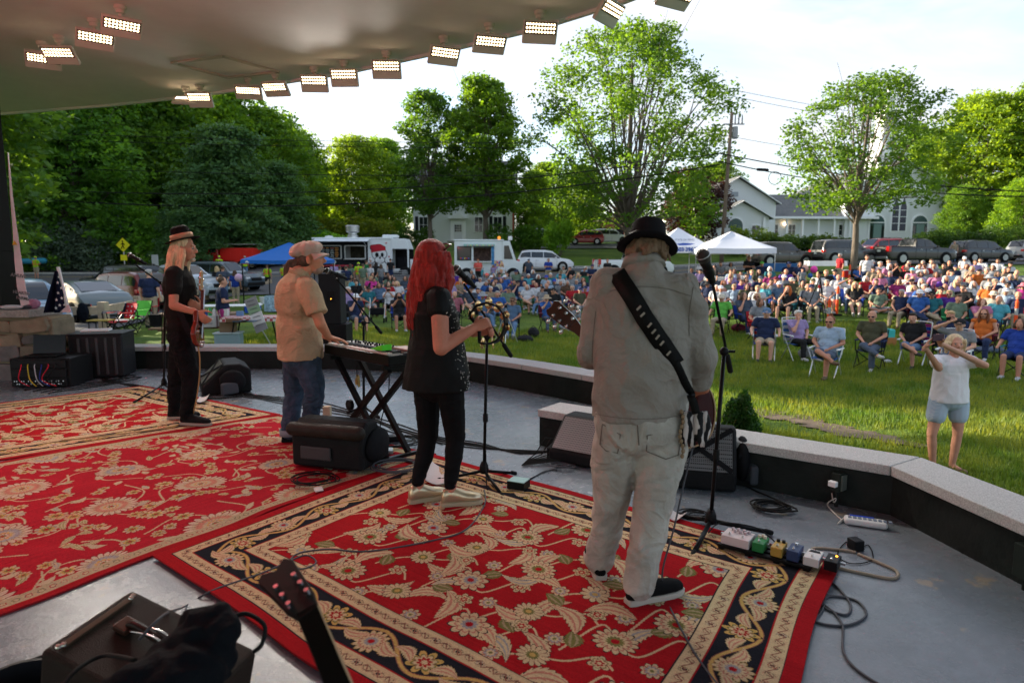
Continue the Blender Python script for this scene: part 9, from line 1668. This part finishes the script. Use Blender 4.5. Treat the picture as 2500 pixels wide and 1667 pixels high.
for s_ in(-1,):MB().box((s_*(L2/2-.04),0,TZ+.003),(.02,L1*.72,.012)).build('metal_strip',mat('strip_brown',(.1,.065,.045),.35,.5),am,bevel=.003)
for x_,y_ in((-L2/2+.035,hw_-.03),(-L2/2+.035,-hw_+.03),(-L2/2+.04,.12),(-L2/2+.04,-.12)):MB().lathe([(.009,0),(.007,.004),(0,.005)],(x_,y_,TZ+.008),10).build('screw',chrome,am)
MB().tube(smoothpath([(-.12,.02,TZ),(-.1,.02,TZ+.03),(.02,.0,TZ+.045),(.12,-.01,TZ+.03),(.14,-.01,TZ)],5),[.014]*21,8).build('handle',mat('handle_leather',(.03,.018,.014),.4),am,smooth=True)
for s_ in(-1,1):MB().tube(smoothpath([(-.11,.02+s_*.014,TZ+.012),(.02,s_*.014,TZ+.062),(.13,-.01+s_*.014,TZ+.012)],6),.003,6).build('handle_trim',chrome,am,smooth=True);
MB().box((-.13,.02,TZ+.012),(.05,.055,.02)).build('handle_clasp',mat('clasp_brown',(.08,.035,.025),.35,.4),am,bevel=.004)
cl=MB();rn=random.Random(12)
for px,py,y_,r_ in[(395,1650,1.55,.09),(440,1610,1.6,.08),(470,1570,1.62,.075),(500,1530,1.66,.07),(520,1510,1.66,.055),(545,1540,1.62,.05),(420,1670,1.52,.1),(350,1690,1.5,.1),(470,1640,1.55,.09),(540,1600,1.6,.045)]:cl.ell(P(px,py,y_),(r_,r_*.9,r_*.8))
cd=thing('black_cloth','crumpled black jacket heaped on the foreground amplifier','jacket');sculpt(cl,'cloth',mat('jacket_black',(.007,.009,.013),.85,bump=.4),cd,.01,3,folds(.022,9,9,5))
cable('black cable curving over the foreground amplifier',[P(330,1610,1.62),P(250,1600,1.7),P(180,1640,1.62),P(140,1700,1.55)],.006);cable('cable arching beside the black jacket to the amp top',[P(560,1512,1.7),P(600,1497,1.72),P(645,1525,1.7),P(640,1570,1.68),P(620,1590,1.68)],.006)
gh=thing('foreground_guitar','blurred guitar headstock and neck rising in the lower foreground','guitar');g0=P(752,1495,1.35);g1=P(668,1388,1.5);g2=P(845,1720,1.2);axg=(g0-g2).normalized();ng=g0-Vector((0,0,CAMZ));ng=(ng-axg*ng.dot(axg)).normalized();sdg=ng.cross(axg)
hd_=(g1-g0).normalized();n2=(ng-hd_*ng.dot(hd_)).normalized();Mg=Matrix((n2.cross(hd_),n2,hd_)).transposed().to_4x4();hl_=(g1-g0).length;hs=MB().prism([(-.022,-.01),(-.035,.04),(-.045,hl_*.9),(-.03,hl_),(-.0,hl_*.9),(.03,hl_*1.02),(.045,hl_*.9),(.035,.04),(.022,-.01)],-.009,.009,'Y').build('headstock',mat('black_gloss',(.01,.009,.008),.5),gh,bevel=.003);hs.matrix_local=Matrix.Translation(g0)@Mg
for k in range(3):
 for e in(-1,1):part('tuning_key',bpy.data.meshes.get('tuning_key')or MB().ell((0,0,0),(.014,.006,.01)).mesh('tuning_key',chrome),hs,(e*.062,0,.035+.036*k));MB().lathe([(.006,0),(.006,.018)],(e*.022,-.01,.035+.036*k),8,Matrix.Rotation(R(90),3,'X')).build('string_post',chrome,hs)
MB().bar(g2,g0+axg*.01,.048,.02,ng).build('neck',mat('fret_black',(.008,.007,.006),.4),gh,bevel=.004);MB().bar(g2+sdg*.026,g0+sdg*.023,.005,.018,ng).build('binding',mat('cream_binding'),gh)
tb2=thing('black_bucket','dark round tub at the bottom left corner of the stage','tub',at(40,1662,.165)-Vector((0,0,.165)));MB().lathe([(.11,0),(.13,.16),(.135,.165),(.12,.165),(.11,.02)],n=24).build('tub_wall',mat('tub_dark',(.03,.03,.035),.35),tb2,smooth=True,sharp=True)
cable('thin black cable across the concrete at lower left',[F(0,1640),F(60,1615),F(105,1600),F(160,1575)],.005)
